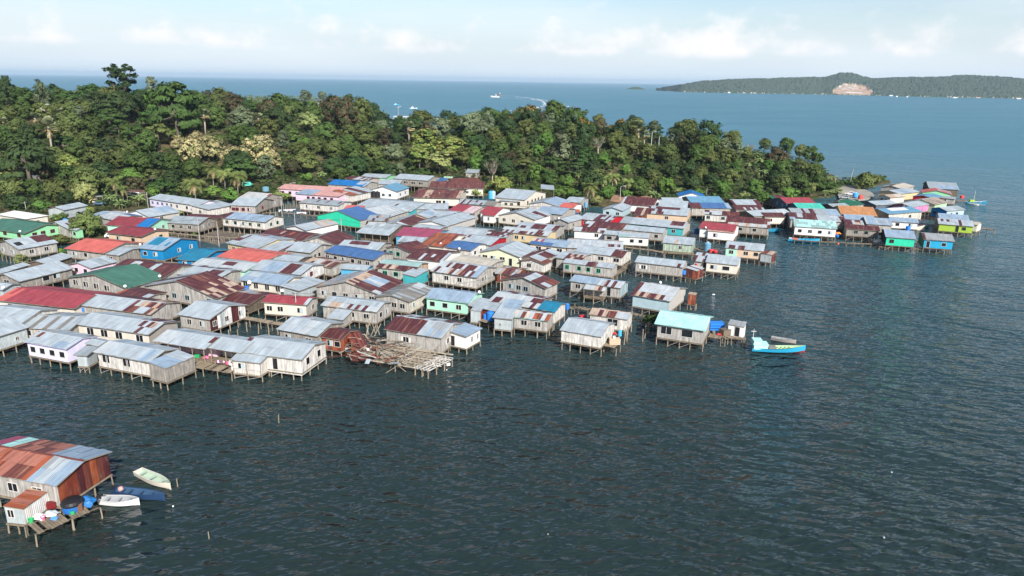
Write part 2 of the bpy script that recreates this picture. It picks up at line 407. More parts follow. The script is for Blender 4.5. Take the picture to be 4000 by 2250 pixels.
    if wall == 'rustwall': fcol = wcol(wall)
    elif split: fcol = lambda t: PAL[split[1]] if t >= split[0] - .001 else wc
    else: fcol = wc
    mid_x = ((w / 2 - x0) / (x1 - x0),) if ridge == 'y' else (); mid_y = ((d / 2 - y0) / (y1 - y0),) if ridge == 'x' and y0 < d / 2 else ()
    cuts = set(mid_x)
    if wall == 'rustwall': cuts |= seg(x1 - x0)
    if split: cuts.add(split[0])
    wallstrip((x0, y0), (x1, y0), fcol, cuts); wallstrip((x1, y0), (x1, y1), rw, tuple(mid_y) + (tuple(seg(y1 - y0)) if callable(rw) else ()))
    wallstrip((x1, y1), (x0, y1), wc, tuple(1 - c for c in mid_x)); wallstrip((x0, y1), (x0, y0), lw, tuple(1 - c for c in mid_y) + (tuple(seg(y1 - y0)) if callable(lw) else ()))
    b.poly([pt(x0, y0, base), pt(x0, y1, base), pt(x1, y1, base), pt(x1, y0, base)], PAL['woodd'])
    painted = wall in ('whitew', 'lilac', 'pinkw', 'mintw', 'bluew', 'tealw', 'limew', 'aqua', 'sblue', 'lgreen', 'yellow', 'lblue', 'magw', 'cgreen', 'creamw', 'skyw', 'palegreen', 'peach', 'bluegrey', 'redw')
    (M_PAINT if painted else M_PLANK)
    b.build('wall', M_SHEET if wall in ('zincwall', 'rustwall') else M_PAINT if painted else M_PLANK, root, root.location)
    # ---- floor deck
    if posts or porch:
        b = MB(); y00 = wo * .5
        b.box(pt(x0 - .12, y00 if porch else y0 - .12, zf - drop * .0 - .22), ex * (x1 - x0 + .24), ey * (y1 - (y00 if porch else y0) + .24), up_ * .12, PAL['deck'])
        b.build('floor_deck', M_WOOD, root, root.location)
    # ---- windows, doors
    sill = zf + .75 if ze - zf < 2.6 else zf + .9
    if ze - zf < 1.9: sill = zf + .4
    wh_ = min(wh, max(.5, ze - sill - .25))
    def many(wlist, n_default):
        if wlist is None: return []
        if isinstance(wlist, int): return [(i + .5 + r.uniform(-.12, .12)) / wlist for i in range(wlist)]
        return wlist
    kinds = [wk, wk, wk, 's', 'c'] if wk == 'd' else [wk]
    ra = math.atan2(ex.y, ex.x)
    for t in many(wf, 0): add_window(root, pt(x0 + (x1 - x0) * t, y0 - .005, sill), ra, ww, wh_, fr, r.choice(kinds))
    for t in many(ws, 0): add_window(root, pt(x1 + .005, y0 + (y1 - y0) * t, sill), ra + math.pi / 2, ww * .9, wh_, fr, r.choice(kinds))
    for t in many(wl, 0): add_window(root, pt(x0 - .005, y0 + (y1 - y0) * t, sill), ra - math.pi / 2, ww * .9, wh_, fr, r.choice(kinds))
    for t in many(wback, 0): add_window(root, pt(x0 + (x1 - x0) * t, y1 + .005, sill), ra + math.pi, ww, wh_, fr, 'd')
    if door is not None: add_window(root, pt(x0 + (x1 - x0) * door, y0 - .005, zf + .05), ra, .9, min(1.95, ze - zf - .3), fr, 's', 'door')
    if sdoor is not None: add_window(root, pt(x1 + .005, y0 + (y1 - y0) * sdoor, zf + .05), ra + math.pi / 2, .9, min(1.95, ze - zf - .3), fr, 's', 'door')
    # ---- porch posts
    if porch:
        n = max(2, round(w / 3))
        for i in range(n + 1):
            p = pt(x0 + (x1 - x0) * i / n, wo * .7, 0); add_post(root, p, zf - .1, hz(x0 + (x1 - x0) * i / n if i < n else x1, wo * .7) - .1, .8, 'porch_post')
        if rail:
            b = MB()
            b.beam(pt(x0, wo * .6, zf + .85), pt(x1, wo * .6, zf + .85), .08, .08, PAL['palew'])
            k = int((x1 - x0) / .3)
            for i in range(k): b.beam(pt(x0 + (x1 - x0) * i / k, wo * .6, zf - .1), pt(x0 + (x1 - x0) * i / k, wo * .6, zf + .85), .09, .03, jit(PAL['palew'], .15, r))
            b.build('railing', M_WOOD, root, root.location)
    # ---- stilts
    if posts:
        nx = max(2, round((x1 - x0) / 2.1)); ny = max(1, round((y1 - y0) / 2.6)); yb = wo * .5 if porch else y0
        pl = [(i / nx, 0) for i in range(nx + 1)] + [(1, j / ny) for j in range(1, ny + 1)] + [(0, j / ny) for j in range(1, ny + 1)] + [(i / nx, 1) for i in range(1, nx, 2)] + [(i / nx, .5) for i in range(1, nx, 2)]
        for u, v in pl:
            p = pt(x0 + (x1 - x0) * u + r.uniform(-.2, .2), yb + .1 + (y1 - yb - .2) * v, 0); add_post(root, p, pz, base - .02 if not porch or v > .1 else zf - .12, r.uniform(.8, 1.15))
        b = MB()       # braces and joists
        for i in range(nx):
            if r.random() < .22: b.beam(pt(x0 + (x1 - x0) * i / nx, yb + .1, .15), pt(x0 + (x1 - x0) * (i + 1) / nx, yb + .1, zf - .3), .08, .06, PAL['plank'])
        b.beam(pt(x0, yb + .15, zf - .32), pt(x1, yb + .15, zf - .32), .1, .16, PAL['woodd']); b.beam(pt(x1 - .15, yb, zf - .32), pt(x1 - .15, y1, zf - .32), .1, .16, PAL['woodd'])
        b.build('brace', M_WOOD, root, root.location)
    return dict(pt=pt, w=w, d=d, hz=hz, ze=ze, zf=zf, x0=x0, x1=x1, y0=y0, y1=y1, ang=ra)
def tp(t, p, z):
    """survey point: (x, y) in tile t, or (tile, x, y)"""
    return at(p[0], p[1], p[2], z) if len(p) == 3 else at(t, p[0], p[1], z)
HOUSES = []
def H(t, A, B, C, label, ridge='x', roof='zinc', wall='plank', name='stilt_house', cat='house', group='stilt houses of the water village', dish=None, **kw):
    ze = kw.get('ze', 4.0)
    A3, B3, C3 = (tp(t, p, ze) for p in (A, B, C))
    ctr = (A3 + C3) / 2
    root = thing(name, (ctr.x, ctr.y, 0), label, cat, group)
    info = body(root, A3, B3, C3, ridge=ridge, roof=roof, wall=wall, **kw)
    if dish:
        for dx, dy in dish: add_dish(root, info['pt'](info['w'] * dx, info['d'] * dy, info['hz'](info['w'] * dx, info['d'] * dy) - .1))
    root['_'] = 0; del root['_']
    HOUSES.append((root, info, t)); return root, info
def X(root, t, A, B, C, ridge='sy', roof='zinc', wall='plank', **kw):
    """a further wing of the same house"""
    ze = kw.get('ze', 4.0)
    return body(root, *(tp(t, p, ze) for p in (A, B, C)), ridge=ridge, roof=roof, wall=wall, **kw)
def RT(t, A, B, R, ze=4.0, pitch=.22):
    """far eave corner of a gable roof whose ridge end is seen at R"""
    A3, B3 = tp(t, A, ze), tp(t, B, ze); ex = B3 - A3; ex.normalize(); n = Vector((-ex.y, ex.x, 0))
    q = px(R[0], R[1], R[2]) if len(R) == 3 else px(t, *R); d = ray(*q)
    pn = Vector((0, 0, 1)) - n * pitch                       # inclined plane through A-B
    s = (B3 - EYE).dot(pn) / d.dot(pn); P = EYE + d * s
    c = B3 + (P - B3) * 2; c.z = ze
    X_, Y_ = proj(c); return ('N', X_, Y_)

# ---------------------------------------------------------------- front row, from the left
r1, i1 = H('L1', (225, 838), (745, 912), (1165, 770), 'lilac painted house on stilts with patched zinc roof, four windows in its long front wall', roof='zinc;n.7,.93,0,.5=zincb;n.12,.55,.35,.6=zincw/tan;r.04', wall='lilac', wf=[.13, .37, .62, .87], wk='s', zf=1.45, fascia='lilac')
X(r1, 'L1', (835, 972), (985, 985), (1110, 905), ridge='sy', roof='zinc2;r.1', wall='zincwall', ze=3.3, zf=1.2, pitch=.12)
X(r1, 'L1', (985, 835), (1120, 880), (1265, 815), ridge='x', roof='zinc', wall='zincwall', ze=3.9, posts=False)
r2, i2 = H('L1', (1040, 945), (1690, 1062), (2055, 908), 'front-edge plank house, pale zinc roof with dashed skylights and grey board lean-to', roof='zinc;n.02,.18=zincw;f.1,.9,.3,.6=zinc/zinc/zincb;n.8,.95=zincb', wall='palew', rwall='greyw', wf=[.15, .55], wk='t', ww=1.5, wh=1.3, zf=1.4, over=.5)
X(r2, 'L1', (1690, 1080), (1872, 1132), (2195, 985), ridge='sx', roof='zinc;n.0,.5=zincb', wall='greyw', ze=3.8, zf=1.4, pitch=.12, over=.12)
H('L1', (-520, 700), (-160, 812), (292, 652), 'grey corrugated metal house at the left edge of the front row', ridge='y', roof='zinc', wall='zincwall', wf=0, ws=[.72], ww=.6, wh=.6, zf=1.5)
H('L1', (-320, 556), (255, 612), (690, 458), 'long pale zinc roof at the left edge behind the grey corrugated house', roof='zinc;n.2,.8,.0,.2=zinc/rust', wall='palew', ze=4.5, wf=4)
H('L1', (278, 640), (790, 692), (1070, 505), 'low house under a streaked dull zinc roof behind the lilac house', roof='zinc2;s=zinc2,zinc,grey,zinc', wall='plank', wf=4, ze=3.7, pitch=.2)
H('L1', (790, 642), (1680, 748), (2085, 602), 'long zinc roof house with rust streaks at its right end and a cream front wall', roof='zinc;n.68,.95,.0,1=zinc/rust/tan;f.0,.35,.2,1=rust/zinc', wall='creamw', rwall='greyw', wf=[.17, .37, .58, .87], ww=1.5, wh=1.3, wk='o', over=.45)
H('L1', (2012, 512), ('L2', 345, 578), ('L2', 762, 405), 'house with smooth zinc roof and a patchwork end wall of white and maroon sheets', roof='zinc', wall='plank', rwall='whitew/zincwall/whitew/rust', wf=[.3, .72], ws=[.12, .45, .85], ww=1.0, wh=1.0, zf=1.5, over=.4)
r8, i8 = H('L1', (1705, 827), ('L2', 288, 915), ('L2', 640, 762), 'left half of the open-fronted row house with laundry on its deck', roof='zinc;n.92,1,.3,1=rust;n.0,.3=zincw', wall='pinkw', porch=2.6, wf=[.3, .7], zf=1.5)
H('L2', (300, 902), (700, 955), (1010, 812), 'open-fronted middle of the row, zinc roof with a rusty right edge', roof='zinc;n.95,1=rust;f.7,1=rust/zinc', wall='palew', porch=2.6, wf=[.4], door=.75, zf=1.5)
r9, i9 = H('L2', (672, 932), (1410, 1003), (1668, 855), 'pale board house ending the front row, plain zinc roof and ragged board skirt', roof='zinc;n.0,.05=rust/zincw', wall='palew', zf=1.5, drop=.55, door=.58, ws=[.25, .7], wk='s', wh=1.2, over=.4, dish=None)
X(r9, 'L2', (598, 1018), (920, 1072), (1003, 992), ridge='sy', roof='zinc', wall='palew', ze=3.35, zf=1.1, pitch=.2, porch=.01, rail=True, over=.3, wf=[.3])
H('L2', (1075, 692), (1560, 767), (1915, 612), 'grey clapboard house with a bright zinc roof behind the plain front house', roof='zinc;s=zinc,zincw,zinc;f.8,1,0,.3=mag', wall='greyw', wf=[.22, .78], zf=1.3, over=.4)
rr, _ = H('L2', (1572, 775), (1835, 808), (2050, 700), 'small rust-walled house next to the wrecked deck, maroon roof', roof='rust;n.5,1,.0,.3=ruste', wall='rustwall', wf=[.4, .8], zf=1.2, ze=3.5)
r13, i13 = H('L3', (265, 692), (945, 788), (1240, 612), 'half maroon half zinc roofed plank house beside the wrecked deck', roof='zinc;n.0,.56=rust;n.56,.98,.0,.12=rust;n.72,.95=zinc/zincb/silver;f.0,.55,.0,.8=rust/zinc;f.55,.9=zinc/zincw/rust;f.9,1=rust', wall='plank', wf=[.36], wk='o', zf=1.1, ws=[.3], over=.4, dish=None)
X(r13, 'L3', (1030, 712), (1225, 770), (1375, 665), ridge='sx', roof='zincb', wall='whitew', ze=3.6, zf=1.1, pitch=.1, door=.15, ws=[.4, .8], ww=.6)
H('L2', (1500, 218), ('L3', 245, 298), ('L3', 545, 150), 'broad gable-fronted house with a roof of maroon, tan and blue sheets', ridge='y', roof='tan;n.0,1,.0,.25=rust;n.0,.12=zincw;n.2,.75,.35,.8=zincb/zincw/zincb;n.75,1=rust;n.0,.3,.3,1=rust/rust/tan;f.0,1=zinc2/tan/zinc;f.1,.6,.2,.5=zincb', wall='plank', wf=[.12, .29, .47, .66, .88], zf=1.6, pitch=.26, over=.45)
H('L3', (205, 300), (580, 378), (826, 218), 'house under a dull grey-brown sheet roof beside the mint painted house', ridge='y', roof='grey;s=grey,grey,zinc2;n.7,1,.4,1=zincw', wall='plank', rwall='creamw', wf=[.55, .8], ws=[.2, .65], pitch=.2, zf=1.5)
r16, i16 = H('L2', (1572, 425), ('L3', 205, 492), ('L3', 432, 382), 'plank house with white and rust striped roof edge behind the wrecked deck', roof='zinc;n.0,1,.0,.3=rust/zincw/zinc/tan;n.0,1,.6,.75=zinc/zinc2;f.0,1,.3,.7=zinc/rust', wall='plank', wf=[.55, .82], ws=[.3, .7], zf=1.5)
X(r16, 'L2', (1690, 545), (1855, 582), (1965, 485), ridge='sy', roof='zinc', wall='plank', ze=2.9, pitch=.2, zf=1.3)
H('L2', (905, 388), (1445, 412), (1622, 325), 'cream walled house with a dusky red roof standing over the plank walkway', roof='red;n.9,1=zinc', wall='creamw', rwall='plank', wf=[.12, .38, .85], ws=[.6], zf=1.5, ze=4.1, over=.4)
H('L2', (482, 348), (800, 402), (1062, 292), 'sagging maroon roof with holes beside the dusky red roofed house', roof='rust;n.0,.12=ruste;n.3,.4,.4,.7=dark;n.75,.85,.3,.7=dark;f.3,1=zinc/rust/tan', wall='woodd', ze=3.0, zf=1.4, pitch=.18)
r19, i19 = H('L2', (640, 132), (1165, 197), (1462, 97), 'white house with a blue-grey zinc roof and four tall windows', roof='zincb;n.1,.3,.5,.9=zinc;f.0,1=zinc', wall='creamw', wf=[.11, .37, .64, .9], zf=1.7, wh=1.3, over=.45)
X(r19, 'L2', (1165, 213), (1355, 253), (1640, 137), ridge='sx', roof='zinc;f.0,1=zinc', wall='zincwall', pitch=.1, ze=3.7)
add_dish(r19, i19['pt'](i19['w'] * .28, -.2, 3.2), 1.4); add_dish(r19, i19['pt'](i19['w'] * 1.02, -.3, 2.6), 1.2)
H('L1', (1612, 193), ('L2', 420, 337), ('L2', 748, 213), 'wide maroon roofed house with tan stripes, three windows under its gable', ridge='y', roof='rust;n.0,.5,.05,.35=tan/rust;n.5,1,.05,.5=tan/rust/tan;f.0,1=zinc;f.3,.6=rust;n.0,.04=zincw', wall='plank', wf=[.25, .42, .6, .9], fr='lblue', zf=1.7, over=.5, pitch=.24)
H('L1', (90, 303), (835, 452), (1182, 262), 'long house with a bright dusky red roof near the left edge, below the green one', roof='red;n.0,.12=red/coral', wall='creamw', wf=[.15, .33, .5, .7], zf=1.6, over=.6, pitch=.2)
r22, i22 = H('L1', (935, 397), (1700, 520), (2022, 372), 'house half pale zinc and half streaked rust, right of the long dusky red roof', roof='zinc;n.62,1=rust/tan/zinc/rust2;f.0,.4=rust/tan;f.4,1=rust', wall='plank', wf=[.5, .62], zf=1.5)
H('L1', (1230, 318), (1660, 342), (1922, 296), 'narrow maroon roof with a zinc edge below the green roof', roof='rust;n.0,.15=ruste;n.85,1=zinc', wall='plank', ze=3.9, pitch=.14)
H('U1', (765, 1107), (1430, 1242), (1882, 1103), 'two-tiered deep green roof over a plank gable with tall slatted windows', ridge='y', roof='green', wall='plank', wf=[.12, .3, .48, .66], wk='t', ww=1.5, wh=1.3, zf=1.8, over=.5, pitch=.2, dish=[(.97, .02), (.96, .85)])
H('U1', (-60, 1092), (215, 1162), (805, 1002), 'long dull zinc roof with grey clapboard side and two pairs of windows, left edge', ridge='y', roof='zinc;n.2,.5,.5,.6=grey', wall='greyw', ws=[.48, .68], wk='d', ww=1.7, wh=1.2, wf=[.5], zf=1.9, over=.45)
# ---------------------------------------------------------------- landward left
H('U1', (-10, 395), (288, 452), (535, 408), 'white hip-roofed house with a row of dark windows under the eaves', ridge='hip', roof='white', wall='creamw', wf=[.2, .42, .62, .85], ws=[.5], zf=1.8, ze=4.8, pitch=.3, fr='brown')
H('U1', (-240, 545), (270, 615), (785, 522), 'dark green roofed house with pale green gable wall and red window hoods', roof='green', wall='lgreen', ws=[.22, .42, .65, .85], wf=3, fr='red', zf=1.8, over=.6, pitch=.22, ww=1.4, dish=[(.9, .02)])
H('U1', (-40, 722), (210, 797), (640, 712), 'plank house with rows of small skylights and a maroon corner on its zinc roof', ridge='y', roof='zinc;n.62,1,.3,1=rust;n.1,.4,.4,.5=dark/zincw;n.1,.4,.7,.8=dark/zincw;f.1,.4,.3,.5=dark/zincw', wall='plank', wf=[.3, .7], ws=[.3, .7], zf=2.2, ze=4.6, over=.4)
r28, i28 = H('U1', (710, 787), (1172, 840), (1655, 722), 'bright coral roofed house left of the blue walled house', roof='coral;n.8,1=coral', wall='plank', wf=[.2, .5], zf=1.8, ze=4.2, over=.5, pitch=.2)
X(r28, 'U1', (1180, 842), (1345, 862), (1668, 776), ridge='x', roof='zinc', wall='greyw', ze=3.9, pitch=.16, wf=[.3], fascia='white')
H('U1', (1590, 772), (1842, 807), (2220, 682), 'blue painted house on short stilts with a part teal part zinc roof', roof='zincb;n.15,.6,.5,1=teal;f.0,.7=teal;n.6,1,.2,.6=teal/zincb', wall='bluew', wf=[.2, .65], ws=[.45, .8], fr='whitew', zf=1.9, ze=4.6, over=.4, dish=[(-.05, .1)])
H('U1', (2022, 893), ('U2', 230, 932), ('U2', 568, 795), 'teal roofed blue house beside the flat coral roof', roof='teal;n.0,1,.0,.08=zincw', wall='bluew', wf=[.3, .75], zf=1.7, over=.5, pitch=.18)
H('U1', (1235, 512), (1690, 542), (1918, 470), 'upper of two dusky red roofs, with a bright blue corner and mint gable', roof='red2;n.7,1,.0,1=bblue;f.0,1=red2', wall='mintw', ws=[.6], zf=1.8, ze=4.3, over=.5, pitch=.24)
H('U1', (1195, 602), (1592, 652), (1928, 572), 'lower of two dusky red roofs, pale walled, left of the blue walled house', roof='red2', wall='peach', wf=[.3, .75], ws=[.7], fr='dgreen', zf=1.5, ze=4.3, over=.6, pitch=.16, dish=[(.98, .5)])
H('U1', (1060, 402), (1340, 460), (1600, 415), 'low zinc and blue roof right of the round dark tree', roof='zincw;n.0,.3=zincb;f.0,.4=blue', wall='plank', ze=4.0, pitch=.14)
H('U1', (1465, 378), (1682, 432), (2005, 366), 'zinc roof with a pale blue patch, white gable toward the round tree', ridge='y', roof='zinc;n.5,1,.4,1=zincb;n.7,.8,.2,.4=zincw', wall='whitew', rwall='plank', wf=[.3], ws=[.4], zf=1.8, over=.4, dish=[(.05, .05), (-.15, .1)])
rl, il = H('U1', (1685, 217), ('U2', 205, 302), ('U2', 465, 258), 'long house with lilac left half and plank right half under one zinc roof', roof='zinc;n.5,.62,.3,.7=zincw/tan', wall='lilac', split=(.38, 'palew'), wf=[.06, .17, .27, .37, .46, .58, .78, .9], zf=2.3, ze=5.0, pitch=.22, fr='lilac')
X(rl, 'U2', (215, 305), (330, 347), (552, 280), ridge='sx', roof='zinc', wall='palew', pitch=.1, ze=4.4, zf=2.0, wf=[.5])
H('U1', (1865, 492), ('U2', 220, 515), ('U2', 440, 447), 'grey board house with zinc roof beside the muddy creek', roof='zinc2', wall='greyw', wf=[.2, .45, .72], ws=[.2, .55], zf=1.7, ze=4.0)
H('U2', (90, 425), (440, 452), (500, 425), 'strip of maroon roof behind the grey board house', roof='rust', wall='woodd', ze=4.0, pitch=.12)
H('U1', (560, 337), (742, 350), (958, 308), 'small corrugated shed with patched zinc roof in front of the lime tree', ridge='y', roof='zinc;f.0,1=grey/zinc', wall='zincwall', zf=1.3, ze=4.1, name='metal_shed', cat='shed')
H('U1', (640, 492), (790, 562), (885, 528), 'low zinc roof with a blue bucket beside the mint hut', ridge='y', roof='zinc;r.1', wall='plank', ze=3.8)
H('U1', (812, 566), (862, 582), (935, 562), 'tiny mint hut left of the pale-limbed tree', roof='zinc', wall='lgreen', ze=3.9, wf=[.5], zf=1.5)
H('U1', (350, 932), (560, 952), (758, 880), 'small zinc gable roof behind the long dull zinc roof', ridge='y', roof='zinc;f.0,1=zinc/rust', wall='woodd', ze=4.0)
H('U1', (-60, 1042), (30, 1062), (255, 985), 'zinc roof at the left edge with a maroon rim', ridge='y', roof='zinc;f.0,1=rust', wall='plank', ze=4.0)
H('U1', (755, 968), (1022, 1012), (1325, 930), 'pink walled house under a wide dull zinc roof behind the green roof', ridge='y', roof='zinc;n.4,.8=zinc2', wall='pinkw', wf=[.1, .35, .75], wk='s', zf=1.8, pitch=.24)
H('U1', (1345, 978), (1692, 1052), (1935, 975), 'maroon roof with white flecks right behind the green roof', roof='rust;n.3,.5,.7,.8=zincw;f.0,1=rust;n.85,1=zinc', wall='plank', dish=None)
H('U1', (1695, 1062), (1862, 1112), (2198, 990), 'maroon roof with a zinc rim next to the green roof', roof='rust;f.0,1=rust;n.0,.1=zinc', wall='plank')
H('U1', (-120, 1222), (60, 1248), (182, 1205), 'grey metal hut at the left edge in front of the clapboard house', roof='zinc', wall='zincwall', ze=3.6, dish=[(.95, .1)])
# ---------------------------------------------------------------- middle
rh, ih = H('U2', (590, 287), (862, 307), (1035, 235), 'plank house with cream striped roof and a red and white hip at its corner', roof='zinc', wall='plank', rwall='greyw', wf=[.1, .25, .5, .75], ws=[.4], fr='redw', zf=2.2, ze=4.8)
X(rh, 'U2', (690, 216), (935, 240), (1142, 192), ridge='x', roof='zincw;s=zinc,cream,zincw,cream;n.85,1=red/zincw;f.6,1=red/zincw', wall='greyw', ze=5.6, zf=2.2, ws=[.6])
H('U2', (497, 432), (975, 488), (1165, 427), 'pale blue zinc roofed house on tall stilts over the mud', roof='zincb;n.0,.12=rust', wall='palew', wf=[.1, .3, .5, .65, .85], ws=[.3, .65], zf=2.5, ze=4.9, fr='greenw')
H('U2', (940, 622), (1410, 692), (1615, 632), 'long holed maroon roof behind the patched zinc roofs', roof='rust;n.2,.4,.4,.8=rust/tan/rust;n.55,.62,.5,1=ruste', wall='woodd', pitch=.2)
H('U2', (1168, 546), (1432, 582), (1835, 505), 'white gabled house with a streaked zinc roof beside the dark pond', ridge='y', roof='zinc;n.5,1=zinc/tan;f.2,.6,.0,1=zinc/rust', wall='whitew', wf=[.5], pitch=.2)
H('U2', (1588, 400), (2065, 460), (2238, 412), 'blue roofed house with a turquoise gable wall', ridge='y', roof='blue', wall='aqua', rwall='plank', zf=1.8, ze=4.2, pitch=.26, over=.3)
rz, iz = H('U2', (430, 742), (875, 788), (1425, 692), 'wide patched zinc roof over a yellow wall, above the flat coral roof', roof='zinc;n.0,.2,.3,1=rust/zinc;n.2,.6,.0,.3=zincw/zinc2;f.3,.8=zincb/zinc;f.7,.9,.2,.5=ruste', wall='yellow', wf=[.2, .45], pitch=.16)
X(rz, 'U2', (870, 782), (1130, 828), (1342, 747), ridge='sy', roof='zinc;n.9,1=rust', wall='plank', ze=3.7, pitch=.1)
H('U2', (1205, 802), (1482, 837), (1745, 747), 'small plank house with dull zinc roof left of the long royal blue roof', roof='zinc', wall='plank', wf=[.75], ws=[.2, .4])
H('U2', (1640, 822), (2200, 917), (2435, 838), 'long royal blue roofed house with a row of dark windows', roof='blue', wall='plank', wf=[.03, .2, .38, .57, .72, .88], ws=[.3], zf=1.7, ze=4.2, pitch=.22, over=.45)
H('U2', (430, 877), (972, 937), (1275, 855), 'flat bright coral roof between the teal roof and the mint edged roof', roof='coral', wall='plank', ze=4.3, pitch=.14)
H('U2', (135, 972), (742, 1047), (985, 940), 'pale zinc roof with a mint edge and a maroon square in the middle', roof='zincw;n.45,.7,.55,1=rust;f.4,1=zinc', wall='mintw', wf=[.55, .75], fascia='mintw', pitch=.16)
H('U2', (1040, 925), (1325, 947), (1512, 885), 'plain zinc roof right of the flat coral roof', roof='zinc', wall='woodd', pitch=.14)
H('U2', (810, 1017), (1392, 1072), (1635, 980), 'zinc roof with a big maroon square and a white right gable', roof='zinc;n.56,.85,.0,1=rust;n.25,.5,.2,1=zincb', wall='palew', rwall='whitew', ws=[.45], fr='red', zf=1.8, pitch=.2)
H('U2', (-30, 1082), (455, 1132), (745, 1050), 'zinc roof with scattered maroon sheets behind the wide maroon roof', roof='zinc;n.6,.85=rust;f.0,1=zinc/rust', wall='plank', ze=3.8, pitch=.16)
H('U2', (1465, 932), (1740, 992), (1875, 940), 'tan and maroon striped low roof in front of the royal blue roof', roof='tan;s=tan,rust,zincw,tan,rust', wall='plank', ze=3.6, pitch=.16)
H('U2', (1800, 1017), (2118, 1035), (2225, 978), 'sky blue walled house with a plain zinc roof', roof='zinc', wall='skyw', wf=[.6], ws=[.5], zf=1.7, pitch=.2)
H('U2', (1412, 692), (1782, 747), (1918, 650), 'plank gable house with one plain maroon slope, between the patched zinc roofs', ridge='y', roof='rust;f.0,1=zinc2', wall='plank', fascia='wood', pitch=.3, wf=[.4])
H('U2', (1835, 742), (2252, 792), (2335, 722), 'zinc roof with a maroon panel behind the royal blue roof', roof='zinc;n.2,.65,.5,1=rust;f.0,1=rust/zinc', wall='plank', ws=[.5], pitch=.2)
rp, ip = H('U2', (1142, 98), (1800, 150), (1905, 100), 'long pink house with a pale pink roof and many windows', roof='pink', wall='pinkw', wf=[.08, .2, .32], zf=2.4, ze=5.2, pitch=.18, fr='brown')
X(rp, 'U2', (1365, 150), (1800, 200), (1830, 160), ridge='sy', roof='pink;n.0,.4=zincb', wall='pinkw', ze=4.7, zf=2.2, wf=[.3, .42, .56, .7, .85], pitch=.1, fr='brown')
X(rp, 'U2', (1795, 150), (1960, 185), (2145, 125), ridge='sx', roof='zinc;n.0,.3=ruste;n.5,.7=rust', wall='palew', ze=4.7, zf=2.2, pitch=.12)
H('U2', (1398, 252), (1795, 302), (1892, 250), 'whitewashed plank house with dull zinc roof in front of the long pink house', roof='zinc2;r.06', wall='palew', wf=[.2, .5, .85], zf=2.0, ze=4.4, pitch=.14)
H('U2', (1692, 52), (2092, 85), (2232, 40), 'plank house with a vivid blue roof left of the white house', roof='bblue;n.7,1,.0,1=bblue/zinc', wall='plank', wf=[.5], zf=2, ze=4.8, pitch=.2)
rw_, iw_ = H('U3', (110, 127), (435, 143), (600, 95), 'white house with a light sky blue roof and black tanks beside it', ridge='y', roof='sky', wall='whitew', wf=[.5, .75], ws=[.3, .7], fr='lblue', zf=1.9, ze=4.9, pitch=.28)
H('U3', (20, 292), (592, 362), (795, 268), 'broad smooth zinc roof in front of the white house', roof='zinc;n.6,.8,.5,.8=zinc/rust', wall='tealw', ws=[.4], pitch=.14)
H('U3', (600, 345), (1010, 340), (1060, 285), 'zinc roof with dark gaps left of the pink and red roof', roof='zinc;f.0,.4=rust/zinc;n.1,.2=zincw', wall='plank', pitch=.14)
H('U3', (22, 338), (205, 407), (345, 347), 'pale zinc gable roof beside the blue roofed turquoise house', ridge='y', roof='zincw', wall='plank', pitch=.2)
H('U3', (212, 422), (332, 437), (548, 365), 'crumpled rounded zinc roof in the middle of the village', ridge='y', roof='zincw;s=zinc2,zincw,silver', wall='plank', pitch=.3)
H('U2', (1888, 327), (2058, 340), (2078, 308), 'small coral red roof left of the broad smooth zinc roof', roof='coral', wall='plank', pitch=.12, ze=3.8)
H('T6', (1565, 1072), (1862, 1102), (1935, 1065), 'grey timber longhouse on tall stilts at the forest edge', roof='zinc', wall='greyw', wf=[.15, .35, .58, .8], wk='t', ww=2.0, ws=[.6], zf=3.0, ze=5.8, pitch=.2)
H('T6', (1240, 1060), (1470, 1072), (1540, 1045), 'flat pale zinc roof at the top left of the village', roof='zinc', wall='lgreen', pitch=.12, ze=4.6)
H('T6', (1090, 1078), (1290, 1100), (1400, 1082), 'maroon and white striped roof behind the vivid blue roof', roof='rust;n.4,1=zincw/rust', wall='plank', pitch=.12, ze=4.6)
H('T6', (1405, 1125), (1590, 1135), (1605, 1095), 'pale zinc roof left of the grey timber longhouse', roof='zinc', wall='plank', pitch=.12, ze=4.4)
H('T6', (1925, 1095), (2005, 1112), (2040, 1075), 'small yellow walled hut with a blue roof', roof='blue', wall='yellow', ze=4.6, pitch=.12)
H('T6', (2005, 1082), (2090, 1084), (2115, 1068), 'light green hut next to the small blue roof', roof='palegreen', wall='lgreen', ze=4.8, zf=2, wf=[.6], pitch=.2)
rs, is_ = H('T6', (1705, 1260), (2170, 1268), (2260, 1185), 'cross-shaped building under broken maroon tile roofs with white walls', ridge='x', roof='rust2;s=rust2,rust2,rust,rust2,tan', wall='creamw', wf=[.55, .7], ww=2, ze=4.2, zf=1.2, pitch=.11, over=.7)
X(rs, 'T6', (1870, 1170), (2395, 1175), (2420, 1110), ridge='x', roof='rust2;s=rust2,rust,rust2,rust2', wall='creamw', ze=4.3, zf=1.2, pitch=.11, wf=[.55, .7], over=.6)
X(rs, 'T6', (2140, 1140), (2375, 1118), (2370, 1075), ridge='x', roof='rust2', wall='creamw', ze=4.4, zf=1.2, pitch=.12)
H('U3', (1110, 278), (1532, 303), (1665, 265), 'long teal walled house with a flecked zinc roof', roof='zinc2;s=zinc2,zinc,zinc2,rust;n.7,1=grey', wall='tealw', rwall='plank', wf=[.3, .55, .8], zf=1.8, pitch=.22)
rL, iL = H('U3', (1548, 203), (1885, 237), (2112, 152), 'L-shaped cream house with plain zinc roof and brown windows at the tree line', roof='zinc', wall='creamw', ws=[.15, .35, .5, .65, .82], wf=[.5, .8], fr='brown', ze=4.8, zf=1.6, pitch=.2, wh=1.4)
